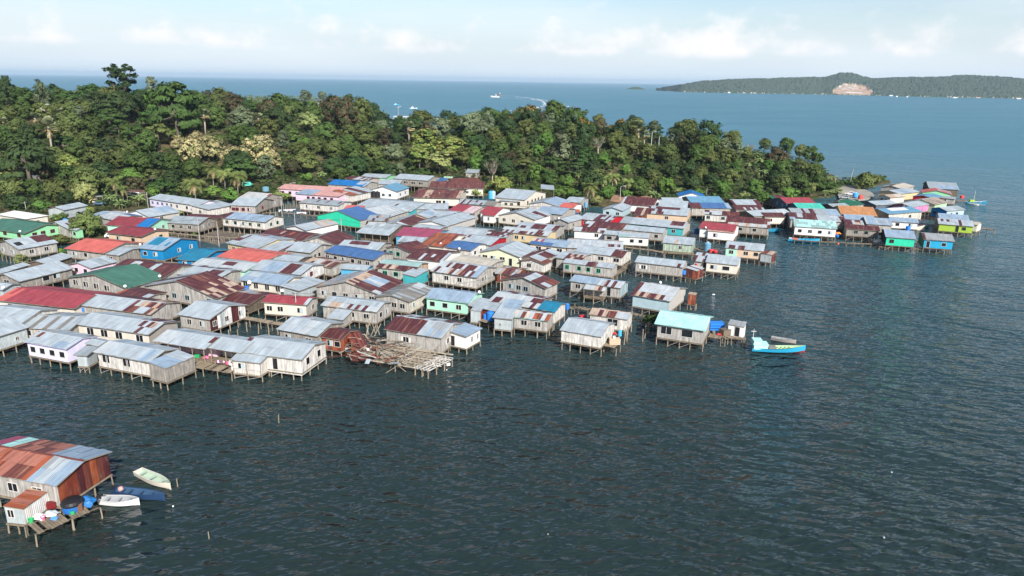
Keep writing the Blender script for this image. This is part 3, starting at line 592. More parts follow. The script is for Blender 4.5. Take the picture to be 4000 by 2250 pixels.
X(rL, 'U3', (1590, 243), (1795, 257), (1850, 240), ridge='sy', roof='zinc', wall='creamw', ze=4.0, zf=1.6, pitch=.14, wf=[.35, .7])
H('U3', (1040, 352), (1300, 387), (1485, 332), 'half red half pale pink roof in the middle of the village', roof='red;n.6,1=pk2;f.0,1=red', wall='plank', pitch=.2, over=.3)
rq, iq = H('U3', (1380, 378), (1565, 392), (1725, 347), 'white hut with a light red roof left of the cream gabled house', roof='red', wall='whitew', ze=4.3, pitch=.22)
X(rq, 'U3', (1398, 405), (1540, 417), (1590, 395), ridge='sy', roof='red', wall='whitew', wf=[.5], ww=.6, wh=1.2, ze=4.0, pitch=.25, zf=1.5)
H('U3', (1575, 408), (2000, 462), (2180, 402), 'cream gabled house with patched maroon and zinc roof, three small windows', ridge='y', roof='zinc;n.5,.8,.3,.7=rust;n.0,.5=zinc/zinc2;n.5,1,.0,.3=zinc/rust', wall='creamw', rwall='whitew', wf=[.16, .42, .66], zf=1.7, ze=4.2, pitch=.24, over=.35)
H('U3', (660, 490), (1005, 533), (1340, 430), 'white gabled house with a smooth zinc roof and long plank side', ridge='y', roof='zinc', wall='whitew', rwall='plank', wf=[.4], pitch=.18, zf=1.6)
H('U3', (1050, 432), (1205, 447), (1280, 392), 'zinc roof with a rusty seam beside the light red roofed hut', roof='zinc;n.0,.15=rust', wall='plank', pitch=.14)
H('U3', (580, 410), (795, 437), (885, 385), 'small reddish gable under a zinc roof in the middle', ridge='y', roof='zinc;n.3,.8=zincb', wall='peach', pitch=.26)
H('U3', (865, 403), (1055, 428), (1105, 372), 'low zinc roof left of the zinc roof with a rusty seam', roof='zinc', wall='plank', pitch=.14)
H('U3', (335, 485), (572, 528), (655, 452), 'white gable with a plain maroon slope between the zinc roofs', ridge='y', roof='rust;n.0,.1=zincw;f.0,1=zinc', wall='whitew', pitch=.22)
H('U3', (95, 490), (330, 470), (485, 412), 'low dull zinc roof left of the white gable', roof='zinc2;r.1', wall='plank', pitch=.12)
H('U3', (20, 597), (352, 637), (565, 535), 'fluted zinc roof with a smooth lower edge and an open dark front', roof='zinc;n.0,1,.5,1=zinc2/zincw/zinc2;f.0,1=zinc2', wall='woodd', pitch=.2, porch=1.5)
H('U3', (460, 617), (852, 667), (978, 582), 'magenta roofed house with light blue walls', roof='mag', wall='skyw', ws=[.5], zf=1.6, pitch=.2, ze=4.2)
H('U3', (615, 552), (900, 582), (995, 545), 'zinc roof directly behind the magenta roof', roof='zinc', wall='plank', pitch=.12)
H('U3', (760, 722), (975, 767), (1215, 642), 'orange and maroon striped roof with a magenta panel', roof='ruste;s=ruste,rust2,ruste,brown;f.0,.6=mag;f.6,1=cream/mag', wall='creamw', pitch=.2)
H('U3', (470, 690), (760, 720), (830, 665), 'small zinc roof below the magenta roof', roof='zinc2;s=zinc,zincw,zinc2', wall='plank', pitch=.16, ze=3.8)
H('U3', (1020, 598), (1395, 642), (1482, 578), 'zinc roof with a light patch right of the magenta roof', roof='zinc;n.5,.8=zincw', wall='plank', pitch=.14)
H('U3', (1590, 592), (2140, 647), (2262, 590), 'yellow walled house with a white roof edged in rusty dashes', roof='zincw;n.0,.9,.0,.45=zincw/rust/zinc;n.72,.86=rust;f.0,1=zinc', wall='yellow', wf=[.35, .5, .9], pitch=.18)
H('U3', (1405, 627), (1672, 657), (1735, 622), 'maroon and white roof left of the yellow walled house', roof='rust;n.0,.25=zincw/rust;n.7,1=rust/zinc', wall='plank', pitch=.16)
H('U3', (1780, 540), (2240, 580), (2330, 530), 'zinc roof with maroon panels behind the yellow walled house', roof='zinc;n.4,.7=rust;n.9,1=rust;n.0,.3,.0,.4=rust/zinc', wall='plank', pitch=.16)
H('U3', (1138, 693), (1502, 743), (1628, 667), 'long streaked zinc roof with a red end wall', roof='zinc;n.0,.2,.5,1=zincw/rust', wall='plank', rwall='redw', pitch=.16)
H('U3', (945, 762), (1290, 802), (1468, 747), 'cornflower blue roof on a white house in the centre of the village', roof='blue;f.0,1=blue', wall='palew', rwall='whitew', ws=[.25, .6], zf=1.7, pitch=.18, dish=[(-.05, .1), (.65, -.05)])
H('U3', (1355, 828), (1830, 887), (2035, 790), 'large pale green gabled house with a smooth zinc roof', ridge='y', roof='zinc;n.0,1=zinc', wall='cgreen', wf=[.12, .33, .57], door=.78, ww=1.4, wh=1.2, zf=1.6, ze=4.3, pitch=.26, over=.4)
H('U3', (308, 775), (582, 827), (792, 757), 'plank gable house with a wide plain maroon roof right of the royal blue roof', ridge='y', roof='rust;n.0,.3,.4,.6=tan;n.5,1,.0,.3=rust2;f.0,1=rust', wall='plank', wf=[.2, .5], fr='aqua', pitch=.24, zf=1.6)
H('U3', (545, 892), (960, 922), (1182, 832), 'maroon roof with slanting white sheets below the cornflower blue roof', roof='rust;n.3,1=rust/rust/zincw/rust;f.0,1=rust;n.9,1=zinc', wall='whitew', pitch=.18)
H('U3', (1850, 885), (2075, 922), (2262, 845), 'maroon and zinc roof right of the pale green gabled house', ridge='y', roof='zinc;n.3,.7,.2,.6=rust;f.0,1=rust2/rust', wall='plank', pitch=.22)
H('U3', (1800, 932), (2112, 967), (2235, 930), 'low maroon gabled hut in front of the pale green gabled house', ridge='y', roof='rust2;f.0,1=tan/rust2', wall='palew', wf=[.35], ze=3.6, pitch=.22, dish=[(-.02, .2)])
H('U3', (1060, 928), (1500, 988), (1642, 935), 'flat cream-white roof in front of the pale green gabled house', roof='cream', wall='plank', pitch=.1)
rt_, it_ = H('U3', (182, 1003), (640, 1043), (832, 950), 'pale teal grey roof with a band of rust along its front edge', roof='ltteal;n.0,1,.0,.45=rust/tan/rust', wall='plank', rwall='peach', wf=[.2, .5], fr='aqua', pitch=.22)
H('U3', (505, 1082), (642, 1107), (772, 1022), 'small teal board shed with a lean-to zinc roof', ridge='sx', roof='zinc', wall='tealw', pitch=.12, ze=3.9, zf=1.2, name='board_shed', cat='shed', over=.2)
H('U3', (800, 1043), (1340, 1118), (1602, 1000), 'big whitewashed house with rust and white striped roof in the middle front', roof='zinc;n.0,.9=rust/zincw/tan/rust/zincw;n.9,1=zincb;f.0,1=zincw', wall='palew', rwall='plank', wf=[.33, .63], ws=[.3, .47, .85], zf=1.8, ze=4.4, pitch=.24, over=.4)
rm, im = H('U3', (1615, 1135), (2122, 1238), (2268, 1165), 'maroon gabled house with pale zinc panels and a corner verandah', ridge='y', roof='rust;n.0,.9,.55,.95=zinc;n.2,.6,.1,.35=zinc;n.5,1,.1,.3=rust2;f.0,1=rust', wall='plank', wf=[.2, .38, .55], fr='lblue', zf=1.6, pitch=.26, over=.45)
H('U3', (1590, 1045), (1790, 1085), (1835, 1020), 'low maroon roof with pale strips left of the maroon gabled house', roof='rust2;s=rust2,tan,rust,zinc', wall='rustwall', ze=3.4, pitch=.14)
r104, i104 = H('L3', (740, 328), (1250, 393), (1432, 277), 'mint painted house with a light blue roof, three pairs of windows', roof='zincb', wall='mintw', wf=[.14, .45, .78], zf=1.5, over=.4, fascia='mintw', dish=[(1.02, .6)])
X(r104, 'L3', (1250, 395), (1570, 487), (1662, 412), ridge='sy', roof='zinc', wall='rustwall', ze=3.5, zf=1.4, pitch=.12)
H('L3', (1262, 475), (1385, 482), (1425, 458), 'narrow metal toilet hut beside the two blue tanks', ridge='sy', roof='zinc', wall='zincwall', rwall='rustwall', ze=3.4, zf=.9, pitch=.1, over=.05, name='toilet_hut', cat='hut')
r106, i106 = H('L3', (1490, 365), (2030, 442), (2205, 352), 'patched white and maroon roof with a bright blue tarpaulin at its right end', roof='zincw;n.05,.25,.1,.45=rust;n.35,.55,.1,.4=rust2;n.75,1=rust/zincw;f.0,1=zinc/rust', wall='plank', pitch=.2)
X(r106, 'L3', (2030, 447), (2235, 482), (2322, 415), ridge='x', roof='teal', wall='palew', ze=3.8, pitch=.22)
r107, i107 = H('L3', (1738, 542), (2152, 592), (2228, 505), 'woven walled hut with red and white striped roof and corrugated metal side room', roof='zincw;s=rust2,ruste,zincw,cream;n.85,1=ruste/zincb', wall='plank', wf=[.3, .72], zf=1.6, ze=3.9, fascia='mint')
X(r107, 'L3', (1500, 562), (1745, 575), (1915, 430), ridge='sy', roof='zinc;n.3,1,.5,1=zincb', wall='zincwall', ze=3.8, zf=1.4, pitch=.15, wf=[.35], ww=.4, wh=.5)
# ---------------------------------------------------------------- front right
r108, i108 = H('L4', (278, 832), (732, 892), (888, 780), 'blank walled pale board house with plain zinc roof and a cluttered side deck', roof='zinc', wall='palew', ws=[.4], zf=1.7, over=.25)
H('L4', (578, 662), (1022, 722), (1088, 640), 'narrow plank house with rust and white roof behind the blank walled house', roof='tan;s=zincw,rust,tan,rust,rust2;n.85,1=zinc', wall='palew', wf=[.62], ww=2.0, wh=1.3, zf=1.6, over=.25)
H('L4', (1310, 778), (1905, 850), (2038, 692), 'plank house with a bright mint roof at the water front', roof='mint', wall='plank', wf=[.2, .66], fr='whitew', ww=2.0, wh=1.4, zf=1.6, ze=4.4, over=.55, fascia='mint')
H('B', (560, 458), (815, 502), (848, 455), 'white toilet shed with open door on stilts beside the mint roofed house', ridge='sy', roof='silver', wall='whitew', door=.6, ze=3.7, zf=1.5, pitch=.2, over=.12, name='toilet_shed', cat='shed')
r112, i112 = H('L4', (1075, 438), (1512, 498), (1708, 382), 'plank house with traces of blue paint on its front and rust patches along the eave', roof='zincw;n.15,.85,.0,.3=rust/tan;n.0,.08=rust;f.0,1=zinc/rust', wall='lblue', rwall='plank', zf=1.7, ze=4.3, dish=[(.3, .95)])
H('L4', (1700, 432), (1790, 442), (1818, 428), 'tiny rusty sheet shack on stilts at the end of a plank', ridge='sy', roof='tan', wall='rustwall', ze=3.6, zf=1.3, pitch=.12, over=.05, name='sheet_shack', cat='shack')
r114, i114 = H('L4', (340, 293), (945, 368), (1085, 302), 'house with pale blue zinc roof and a long canoe stored under its front awning', roof='zincb;n.55,1=zincw/zinc/rust/zincw', wall='plank', rwall='lblue', wf=[.15], zf=1.7, over=.3, door=.78)
X(r114, 'L4', (515, 372), (760, 400), (800, 360), ridge='sy', roof='zincw;n.5,.8=rust/tan', wall='plank', ze=3.3, zf=1.5, porch=1.6, pitch=.22, over=.2)
r115, i115 = H('U4', (1090, 942), (1650, 1000), (1735, 935), 'long grey plank house with plain zinc roof and a maroon lean-to', roof='zinc;n.88,.95,.0,.3=rust;f.0,1=zinc/rust', wall='plank', wf=[.17], wk='o', fr='whitew', zf=1.6, over=.3)
X(r115, 'U4', (1690, 1005), (1800, 1040), (1850, 1000), ridge='sx', roof='rust;s=rust,zincw', wall='rustwall', ze=3.4, zf=1.3, pitch=.1, over=.1)
r116, i116 = H('U4', (1895, 942), (2270, 977), (2335, 890), 'cream plank house with zinc roof, second from the right in the middle row', roof='zinc;f.0,1=zincw/rust/zincw', wall='creamw', wf=[.25, .65], ww=1.7, zf=1.6, over=.3)
X(r116, 'U4', (1750, 932), (1893, 940), (1965, 878), ridge='sy', roof='zincw;r.25', wall='plank', ze=3.7, zf=1.5, pitch=.12)
H('U4', (283, 942), (850, 1012), (908, 962), 'low plank house with green shuttered windows', roof='zinc;n.45,.65,.3,1=rust;f.0,.45=zinc/rust', wall='plank', wf=[.08, .33, .52, .73], fr='aqua', ww=.9, zf=1.7, over=.2, pitch=.2)
H('U4', (412, 822), (965, 885), (1088, 812), 'plank house with a maroon right corner on its zinc roof, above the green shuttered one', roof='zinc;n.76,1=rust;f.0,1=zinc/rust', wall='palew', wf=[.55, .88], ww=1.5, zf=1.7, over=.3, pitch=.2)
H('U4', (212, 895), (500, 925), (625, 870), 'zinc roof with a maroon panel left of the green shuttered house', roof='zinc;n.35,.95=rust/tan/rust', wall='plank', pitch=.14, ze=4.0)
H('U4', (-95, 725), (318, 777), (420, 700), 'cream house with a royal blue and white striped roof edge', roof='zincb;n.0,.6,.0,.35=blue;n.0,.3,.4,1=cream/mag', wall='creamw', wf=[.25, .55, .85], ww=1.5, zf=1.7, pitch=.16)
H('U4', (330, 772), (960, 795), (1000, 705), 'jumbled white zinc roof with rusty streaks in the right middle', roof='zincw;s=zincw,zinc,tan,zincw,zinc2;n.7,.95,.2,.7=rust/zinc;f.0,1=zinc/tan', wall='plank', pitch=.16)
H('U4', (395, 590), (765, 607), (835, 560), 'white walled house under a roof with maroon and white bars', roof='rust;n.0,.3=rust/zincw;n.75,1=rust/zincw;f.0,1=rust', wall='whitew', wf=[.75], zf=1.7, pitch=.2)
H('U4', (740, 622), (930, 637), (975, 592), 'grey plank house with zinc roof right of the barred maroon roof', roof='zinc', wall='plank', wf=[.35], ww=1.5, zf=1.7, pitch=.16)
H('U4', (908, 655), (1262, 668), (1298, 617), 'white house with a pale teal edged roof over the boardwalk', roof='zinc;n.0,.4,.0,.3=ltteal', wall='whitew', wf=[.45, .75], wk='d', ws=[.5], zf=1.6, pitch=.18, over=.3)
H('U4', (945, 570), (1422, 612), (1495, 562), 'plank house with a zinc roof and one rusty panel behind the white boardwalk house', roof='zinc;n.3,.55,.3,.7=rust/zinc', wall='plank', wf=[.85], zf=1.6, pitch=.18, over=.25)
H('U4', (538, 520), (945, 572), (992, 512), 'maroon roof with white corner panels in the right middle', roof='rust;n.0,.25=zincw/rust;n.6,1=rust/rust2', wall='plank', pitch=.16)
H('U4', (925, 492), (1660, 562), (1745, 490), 'very long zinc roof with a maroon panel and a turquoise porch', roof='zinc;n.0,.15=zinc2;n.76,.96,.3,1=rust', wall='tealw', rwall='plank', wf=[.85], zf=1.6, pitch=.18)
H('U4', (505, 432), (812, 488), (885, 410), 'red fronted house with a half maroon roof', roof='zinc;n.45,1=rust/rust/zinc', wall='redw', wf=[.2], zf=1.7, pitch=.16)
H('U4', (200, 460), (362, 487), (508, 442), 'brown gabled hut with a zinc roof', ridge='y', roof='zinc', wall='plank', ws=[.3], zf=1.6, pitch=.26, dish=[(.45, -.05)])
H('U4', (-15, 368), (280, 398), (420, 342), 'pale blue zinc roof with a plank gable behind the brown gabled hut', roof='zincb', wall='plank', zf=1.6, pitch=.16)
H('U4', (-95, 275), (250, 305), (370, 255), 'zinc gable with a blue slope below the coconut grove', ridge='y', roof='zincb;f.0,1=zinc', wall='palew', pitch=.22, ze=4.2)
H('U4', (258, 305), (400, 322), (465, 280), 'small coral roof with a white wall below the coconut grove', roof='coral', wall='whitew', pitch=.14, ze=4.1)
H('U4', (712, 348), (962, 362), (1115, 310), 'pale blue clapboard house with a zinc gable roof', ridge='y', roof='zinc;f.0,.3=rust/zinc', wall='lblue', wf=[.25, .78], zf=1.6, pitch=.26)
H('U4', (955, 275), (1312, 302), RT('U4', (955, 275), (1312, 302), (1350, 225)), 'plain maroon roofed house near the dirt landing', roof='rust;n.0,.08=zinc', wall='whitew', zf=1.5, pitch=.22)
H('U4', (1220, 390), (1700, 418), (1785, 338), 'roof of maroon and zinc blocks in the right middle', roof='zinc;n.0,.35=rust/rust/zinc;n.35,.65,.0,1=zinc/rust/zinc;n.15,.75,.8,1=rust', wall='peach', wf=[.5], zf=1.6, pitch=.18)
H('U4', (1095, 393), (1215, 405), (1265, 335), 'small rusty roof left of the roof of maroon and zinc blocks', roof='rust;s=rust,tan,rust', wall='rustwall', pitch=.18)
H('U4', (1375, 312), (1690, 327), RT('U4', (1375, 312), (1690, 327), (1708, 265)), 'plain zinc roof behind the roof of maroon and zinc blocks', roof='zinc', wall='plank', pitch=.22)
H('U4', (1425, 252), (1640, 252), RT('U4', (1425, 252), (1640, 252), (1630, 225)), 'small zinc roof left of the light blue roof with an orange edge', roof='zinc', wall='zincwall', pitch=.22)
H('U4', (1605, 197), (1895, 203), (1905, 175), 'deep blue roofed house with a white gable at the forest foot', ridge='y', roof='bblue', wall='whitew', ze=5.0, pitch=.3)
H('U4', (1742, 272), (2108, 273), RT('U4', (1742, 272), (2108, 273), (2048, 203), 4.2), 'light blue roofed house with an orange edge', roof='sky', wall='orange', fascia='orange', ze=4.2, pitch=.22, lwall='greyw')
H('U4', (1745, 330), (2182, 333), RT('U4', (1745, 330), (2182, 333), (2155, 283)), 'maroon and blue roof in front of the light blue roof', roof='blue;n.0,.25=rust;n.9,1=zincb', wall='plank', pitch=.22)
H('R1', (165, 614), (620, 642), RT('R1', (165, 614), (620, 642), (632, 590)), 'white board house with a roof half barred and half maroon', roof='rust;n.0,.5=rust/zincw/zincw;n.5,1=rust/rust2', wall='palew', wf=[.1, .55], fr='lblue', zf=1.6, pitch=.22)
r141, i141 = H('R1', (112, 792), (548, 830), RT('R1', (112, 792), (548, 830), (597, 765)), 'white house with a light red roof above a pale pink awning', roof='red', wall='whitew', zf=1.6, ze=4.4, pitch=.22, dish=[(.2, 0)])
X(r141, 'R1', (205, 828), (558, 858), (590, 820), ridge='sy', roof='pink', wall='whitew', ze=4.0, zf=1.5, wf=[.3], fr='mag', pitch=.2, over=.25)
H('R1', (432, 750), (1008, 795), RT('R1', (432, 750), (1008, 795), (1022, 675)), 'grey clapboard house with a rusty maroon roof beside the small channel', roof='rust;n.0,1,.0,.4=rust/tan/rust/zincw;n.88,1=zincw/rust2', wall='greyw', wf=[.35, .68], zf=1.7, pitch=.22, over=.3)
H('R1', (835, 652), (1285, 615), RT('R1', (835, 652), (1285, 615), (1215, 562)), 'zinc roofed house with a dark left wall above the small channel', roof='zinc;n.7,1=zincw', wall='greyw', lwall='woodd', pitch=.22)  # left wall darkened by colour, standing for the shade on it
H('R1', (955, 657), (1222, 652), RT('R1', (955, 657), (1222, 652), (1190, 598)), 'hut with a maroon roof and cream wall at the head of the channel', roof='rust', wall='creamw', wf=[.3], ze=4.0, zf=1.6, pitch=.22)
H('R1', (562, 508), (892, 508), RT('R1', (562, 508), (892, 508), (838, 443)), 'zinc roof with a maroon border right of the blue and maroon roof', roof='zinc;n.85,1=rust;n.0,.1=rust', wall='woodd', pitch=.22)
H('R1', (580, 552), (930, 552), RT('R1', (580, 552), (930, 552), (895, 505)), 'mottled maroon roof just below the bordered zinc roof', roof='rust;n.3,1,.0,.5=rust/zinc', wall='plank', pitch=.22, ze=3.8)
H('R1', (1212, 467), (1578, 467), RT('R1', (1212, 467), (1578, 467), (1503, 408), 4.4), 'red roofed house with a dark slate blue left wall', roof='red;n.9,1=red', wall='bluegrey', lwall='bluegrey', wl=[.3, .7], ze=4.4, zf=1.7, pitch=.22)
H('R1', (1058, 418), (1225, 410), RT('R1', (1058, 418), (1225, 410), (1175, 375), 4.2), 'small maroon roof with a green rim under the trees', roof='rust;n.0,.2=dgreen', wall='woodd', ze=4.2, pitch=.22)
H('R1', (1385, 540), (1708, 540), RT('R1', (1385, 540), (1708, 540), (1662, 485)), 'bright turquoise roof below the red roof', roof='turq', wall='bluegrey', pitch=.22)
H('R1', (1285, 605), (1900, 630), RT('R1', (1285, 605), (1900, 630), (1830, 565)), 'zinc roof with three thin maroon bars', roof='zinc2;n.26,.32=rust;n.42,.52=rust;n.75,1=zincb', wall='plank', pitch=.22, ze=3.9)
H('R3', (640, 905), (1040, 862), RT('R3', (640, 905), (1040, 862), (900, 780)), 'dark green roof beside the orange roof', roof='dgreen', wall='plank', wf=[.5], pitch=.22)
H('R3', (430, 830), (740, 790), RT('R3', (430, 830), (740, 790), (650, 765)), 'strip of green roof behind the dark green roof', roof='dgreen', wall='plank', pitch=.22)
H('R3', (180, 860), (400, 950), (600, 915), 'grey gabled roof with a dark open front between turquoise and green roofs', ridge='y', roof='zinc2', wall='woodd', pitch=.24)
H('R3', (520, 1085), (1290, 1115), RT('R3', (520, 1085), (1290, 1115), (1235, 950), 4.3), 'large plain orange roof in the right-hand cluster', roof='orange', wall='yellow', fascia='yellow', ze=4.3, pitch=.24, over=.5)
H('R1', (1300, 697), (1622, 697), RT('R1', (1300, 697), (1622, 697), (1640, 628)), 'maroon roof behind the long white house', roof='rust;n.3,.5,.5,.9=zinc;n.0,.2,.0,.4=zincb', wall='plank', pitch=.2)
H('R1', (1640, 705), (1985, 712), RT('R1', (1640, 705), (1985, 712), (1975, 650)), 'low zinc roof between the long white house and the orange roof', roof='zinc;n.8,1=rust/tan', wall='plank', pitch=.2, ze=3.7)
H('R1', (1325, 778), (1882, 808), RT('R1', (1325, 778), (1882, 808), (1880, 712), 4.6), 'long bright white house with a pale mint roof and four windows', roof='mint;n.0,1=ltteal/mint', wall='whitew', lwall='woodd', wf=[.13, .38, .62, .87], zf=2.0, ze=4.6, pitch=.22, fr='white', over=.35)  # dark left wall is shade put into the wall colour
H('R2', (15, 808), (457, 832), RT('R2', (15, 808), (457, 832), (462, 775)), 'weathered plank house with a plain maroon roof on the right-hand boardwalk', roof='rust', wall='greyw', wf=[.3, .62], fr='greenw', zf=1.8, pitch=.22)
H('R3', (610, 1195), (1255, 1225), RT('R3', (610, 1195), (1255, 1225), (1250, 1130)), 'pale blue low roof in front of the orange roof', roof='zincb', wall='plank', pitch=.2, ze=3.9)
H('R3', (610, 1300), (1000, 1310), RT('R3', (610, 1300), (1000, 1310), (1000, 1235)), 'rusty patched roof in front of the pale blue low roof', roof='rust;n.5,1=tan/rust2/zinc', wall='woodd', pitch=.2, ze=3.7)
H('R3', (1100, 1310), (1650, 1330), RT('R3', (1100, 1310), (1650, 1330), (1630, 1200)), 'mottled zinc roof left of the white shed-like house', roof='zincb;s=zincb,zinc,zincb;n.5,.8,.3,.6=silver', wall='plank', pitch=.2, ze=3.8)
H('R2', (590, 712), (957, 732), RT('R2', (590, 712), (957, 732), (952, 675)), 'small white house with a blue grey roof behind the turquoise green house', roof='zincb', wall='whitew', wf=[.25, .75], zf=1.8, pitch=.22)
H('R2', (373, 548), (583, 614), (872, 566), 'light blue roof with one large white panel', ridge='y', roof='sky;n.25,.75,.3,1=white;f.25,.75,.5,1=white', wall='greyw', rwall='creamw', ws=[.65], zf=1.7, pitch=.2, ze=4.4)
H('R2', (612, 490), (873, 525), (1100, 492), 'pink walled house with a shaded gable coloured dark magenta', ridge='y', roof='zinc', wall='mag', rwall='magw', ws=[.15], zf=1.8, ze=4.4, pitch=.22, fascia='white')  # gable is the pink side darkened in colour to show shade
H('R2', (1083, 538), (1318, 577), (1575, 560), 'blue gabled house with zinc roof at the seaward end of the cluster', ridge='y', roof='zinc;n.6,1=zinc2', wall='bluew', rwall='lblue', wf=[.25], ws=[.3, .6], fr='brown', zf=1.8, ze=4.6, pitch=.26)  # gable deeper, side paler: sun and shade put into the wall colours
H('R2', (828, 452), (1172, 497), (1312, 470), 'pale green gabled house with a tan roof', ridge='y', roof='tan;n.0,1=tan/grey;f.0,1=zincw', wall='palegreen', pitch=.26, ze=4.4)
H('R2', (875, 388), (1155, 418), (1278, 398), 'sky blue roof behind the pale green gabled house', ridge='y', roof='sky', wall='redw', pitch=.2, ze=4.2)
H('R2', (992, 342), (1382, 362), (1430, 332), 'pale mint gabled house with a coral orange roof', ridge='y', roof='coral;f.0,1=coral;n.0,1=coral/zincb', wall='lgreen', wf=[.85], pitch=.22, ze=4.4)
H('R2', (1060, 268), (1452, 303), RT('R2', (1060, 268), (1452, 303), (1360, 228)), 'grey zinc roof farthest out at the tip', roof='zinc2;n.3,1,.0,.4=zincb', wall='woodd', pitch=.22)
H('R2', (1222, 408), (1425, 422), RT('R2', (1222, 408), (1425, 422), (1455, 395)), 'grey plank hut at the tip beside the outrigger boats', roof='zinc2', wall='plank', ws=[.5], wf=[.4], zf=1.8, pitch=.2)
H('R2', (405, 378), (590, 405), (805, 392), 'cream gabled house with two windows beside the lone bushy tree', ridge='y', roof='tan;f.0,1=zinc2;n.5,1=cream', wall='creamw', wf=[.3, .65], zf=1.6, pitch=.26)
H('R2', (440, 322), (720, 360), (955, 335), 'zinc roof behind the cream gabled house', ridge='y', roof='zinc;n.3,.6=zincb', wall='yellow', pitch=.18)
H('R2', (450, 268), (755, 290), (968, 262), 'maroon and cream roofs with masts behind, near the lone bushy tree', ridge='y', roof='cream;f.0,1=rust/cream', wall='plank', pitch=.2)
H('R2', (228, 455), (405, 502), (645, 475), 'blue grey gable with a small maroon panel on its zinc roof', ridge='y', roof='zinc;n.3,.55,.3,.7=rust;n.4,.7,.7,1=zincb', wall='bluegrey', wf=[.5], pitch=.22)
r172, i172 = H('R2', (1205, 742), (1668, 777), RT('R2', (1205, 742), (1668, 777), (1660, 700)), 'lime green house with patched zinc roof', roof='zinc;n.1,.3,.3,1=rust/zinc;n.55,.65=rust', wall='limew', wf=[.75], fr='limew', door=.55, zf=1.7, pitch=.2, lwall='woodd')  # left side coloured dark for the shade it lies in
X(r172, 'R2', (1235, 692), (1600, 713), ('R2', 1590, 650), ridge='x', roof='zincb', wall='plank', ze=4.4, pitch=.2)
r173, i173 = H('R2', (1610, 735), (1720, 748), (1765, 735), 'small pale wood hut right of the lime green house', roof='cream', wall='creamw', zf=1.6, pitch=.2)
H('R2', (525, 908), (922, 937), RT('R2', (525, 908), (922, 937), (890, 835)), 'turquoise green house with a pale blue roof at the water edge', roof='zincb', wall='aqua', lwall='dark', wf=[.2], fr='brown', zf=1.7, ze=4.2, pitch=.22)  # near-black left wall colour paints in its shade
H('R2', (1012, 938), (1418, 968), RT('R2', (1012, 938), (1418, 968), (1385, 880)), 'sky blue house with a rust edged zinc roof, rightmost on the front boardwalk', roof='silver;n.0,.14=rust;f.0,1=zinc', wall='sblue', lwall='woodd', wf=[.7], door=.15, zf=1.7, ze=4.2, pitch=.22)  # left face shaded through a dark wall colour
r176, i176 = H('R1', (433, 1055), (935, 1095), RT('R1', (433, 1055), (935, 1095), (970, 1000)), 'half mint half peach house with a zinc roof, rightmost of its row', roof='zinc;n.05,.6,.0,.25=zinc/rust', wall='mintw', split=(.3, 'peach'), wf=[.15, .55, .82], zf=1.7, over=.25, pitch=.2)
X(r176, 'R1', (890, 1118), (1040, 1142), (1100, 1115), ridge='sy', roof='rust2;n.5,1=tan', wall='zincwall', rwall='rustwall', ze=3.5, zf=1.3, pitch=.1, over=.1)
H('U4', (1410, 720), (1760, 748), (1812, 667), 'grey green board house behind the boardwalk with a zinc roof', roof='zinc;n.25,.5,.0,.3=zinc/tan', wall='greenw', wf=[.6], ww=.8, zf=1.7, over=.3, pitch=.2)
# ---------------------------------------------------------------- the near house at bottom left
rF, iF = H('F', (-560, 545), (640, 722), (1325, 338), 'big rust streaked house alone in the near left corner with patched sheet walls', roof='rust2;n.0,.72=rustx/rustx/rust2/rustx/ruste;n.72,.9=zinc/zincb/silver/zincw;n.9,1=zincb;f.38,.75=rust2/rustx/rust2;f.0,.38=zincb;f.75,.9=mint;f.9,1=mag', wall='plank', rwall='rustwall', wf=[.52, .78], ww=1.3, ws=[], zf=1.7, ze=4.6, pitch=.24, over=.4, name='rusty_house')
X(rF, 'F', (62, 945), (262, 985), (565, 745), ridge='sx', roof='rustx/tan/rustx/ruste', wall='zincwall', rwall='whitew/palew/greyw/whitew', ze=3.3, zf=1.4, pitch=.06, over=.05, wf=[.3], ww=.7)
# ================================================================ land
FOOT = [(-900, 870), (-300, 860), (0, 850), (300, 845), (560, 805), (900, 765), (1200, 748), (1500, 738), (1900, 738), (2300, 775), (2700, 788), (3050, 782), (3230, 745), (3330, 722), (3420, 705), (3480, 696)]
_fp = [at('N', x, y, 0.5) for x, y in FOOT]; FA = [(p.x / p.y, p.y) for p in _fp]
CREST = [(-900, 31, 210), (0, 31, 200), (450, 28.5, 190), (800, 27.5, 180), (1050, 23.5, 150), (1300, 21, 140), (1500, 16, 120), (1700, 15, 120), (2000, 20, 110), (2300, 20, 105), (2600, 16.5, 95), (2800, 13, 85), (3000, 8, 70), (3100, 6, 55), (3180, 3.0, 32), (3240, 1.2, 18), (3320, 1.2, 14), (3400, 0.8, 9), (3480, 0.3, 6)]
_ca = [((x - 2000) / FPX / math.cos(PITCH) * 1.0, h, w) for x, h, w in CREST]
def interp(tab, a, k=1):
    if a <= tab[0][0]: return tab[0][k]
    for i in range(len(tab) - 1):
        if a <= tab[i + 1][0]:
            f = (a - tab[i][0]) / (tab[i + 1][0] - tab[i][0]); f = f * f * (3 - 2 * f) if k else f
            return tab[i][k] + (tab[i + 1][k] - tab[i][k]) * f
    return tab[-1][k]
def sstep(x): x = max(0.0, min(1.0, x)); return x * x * (3 - 2 * x)
END_A = FA[-1][0]
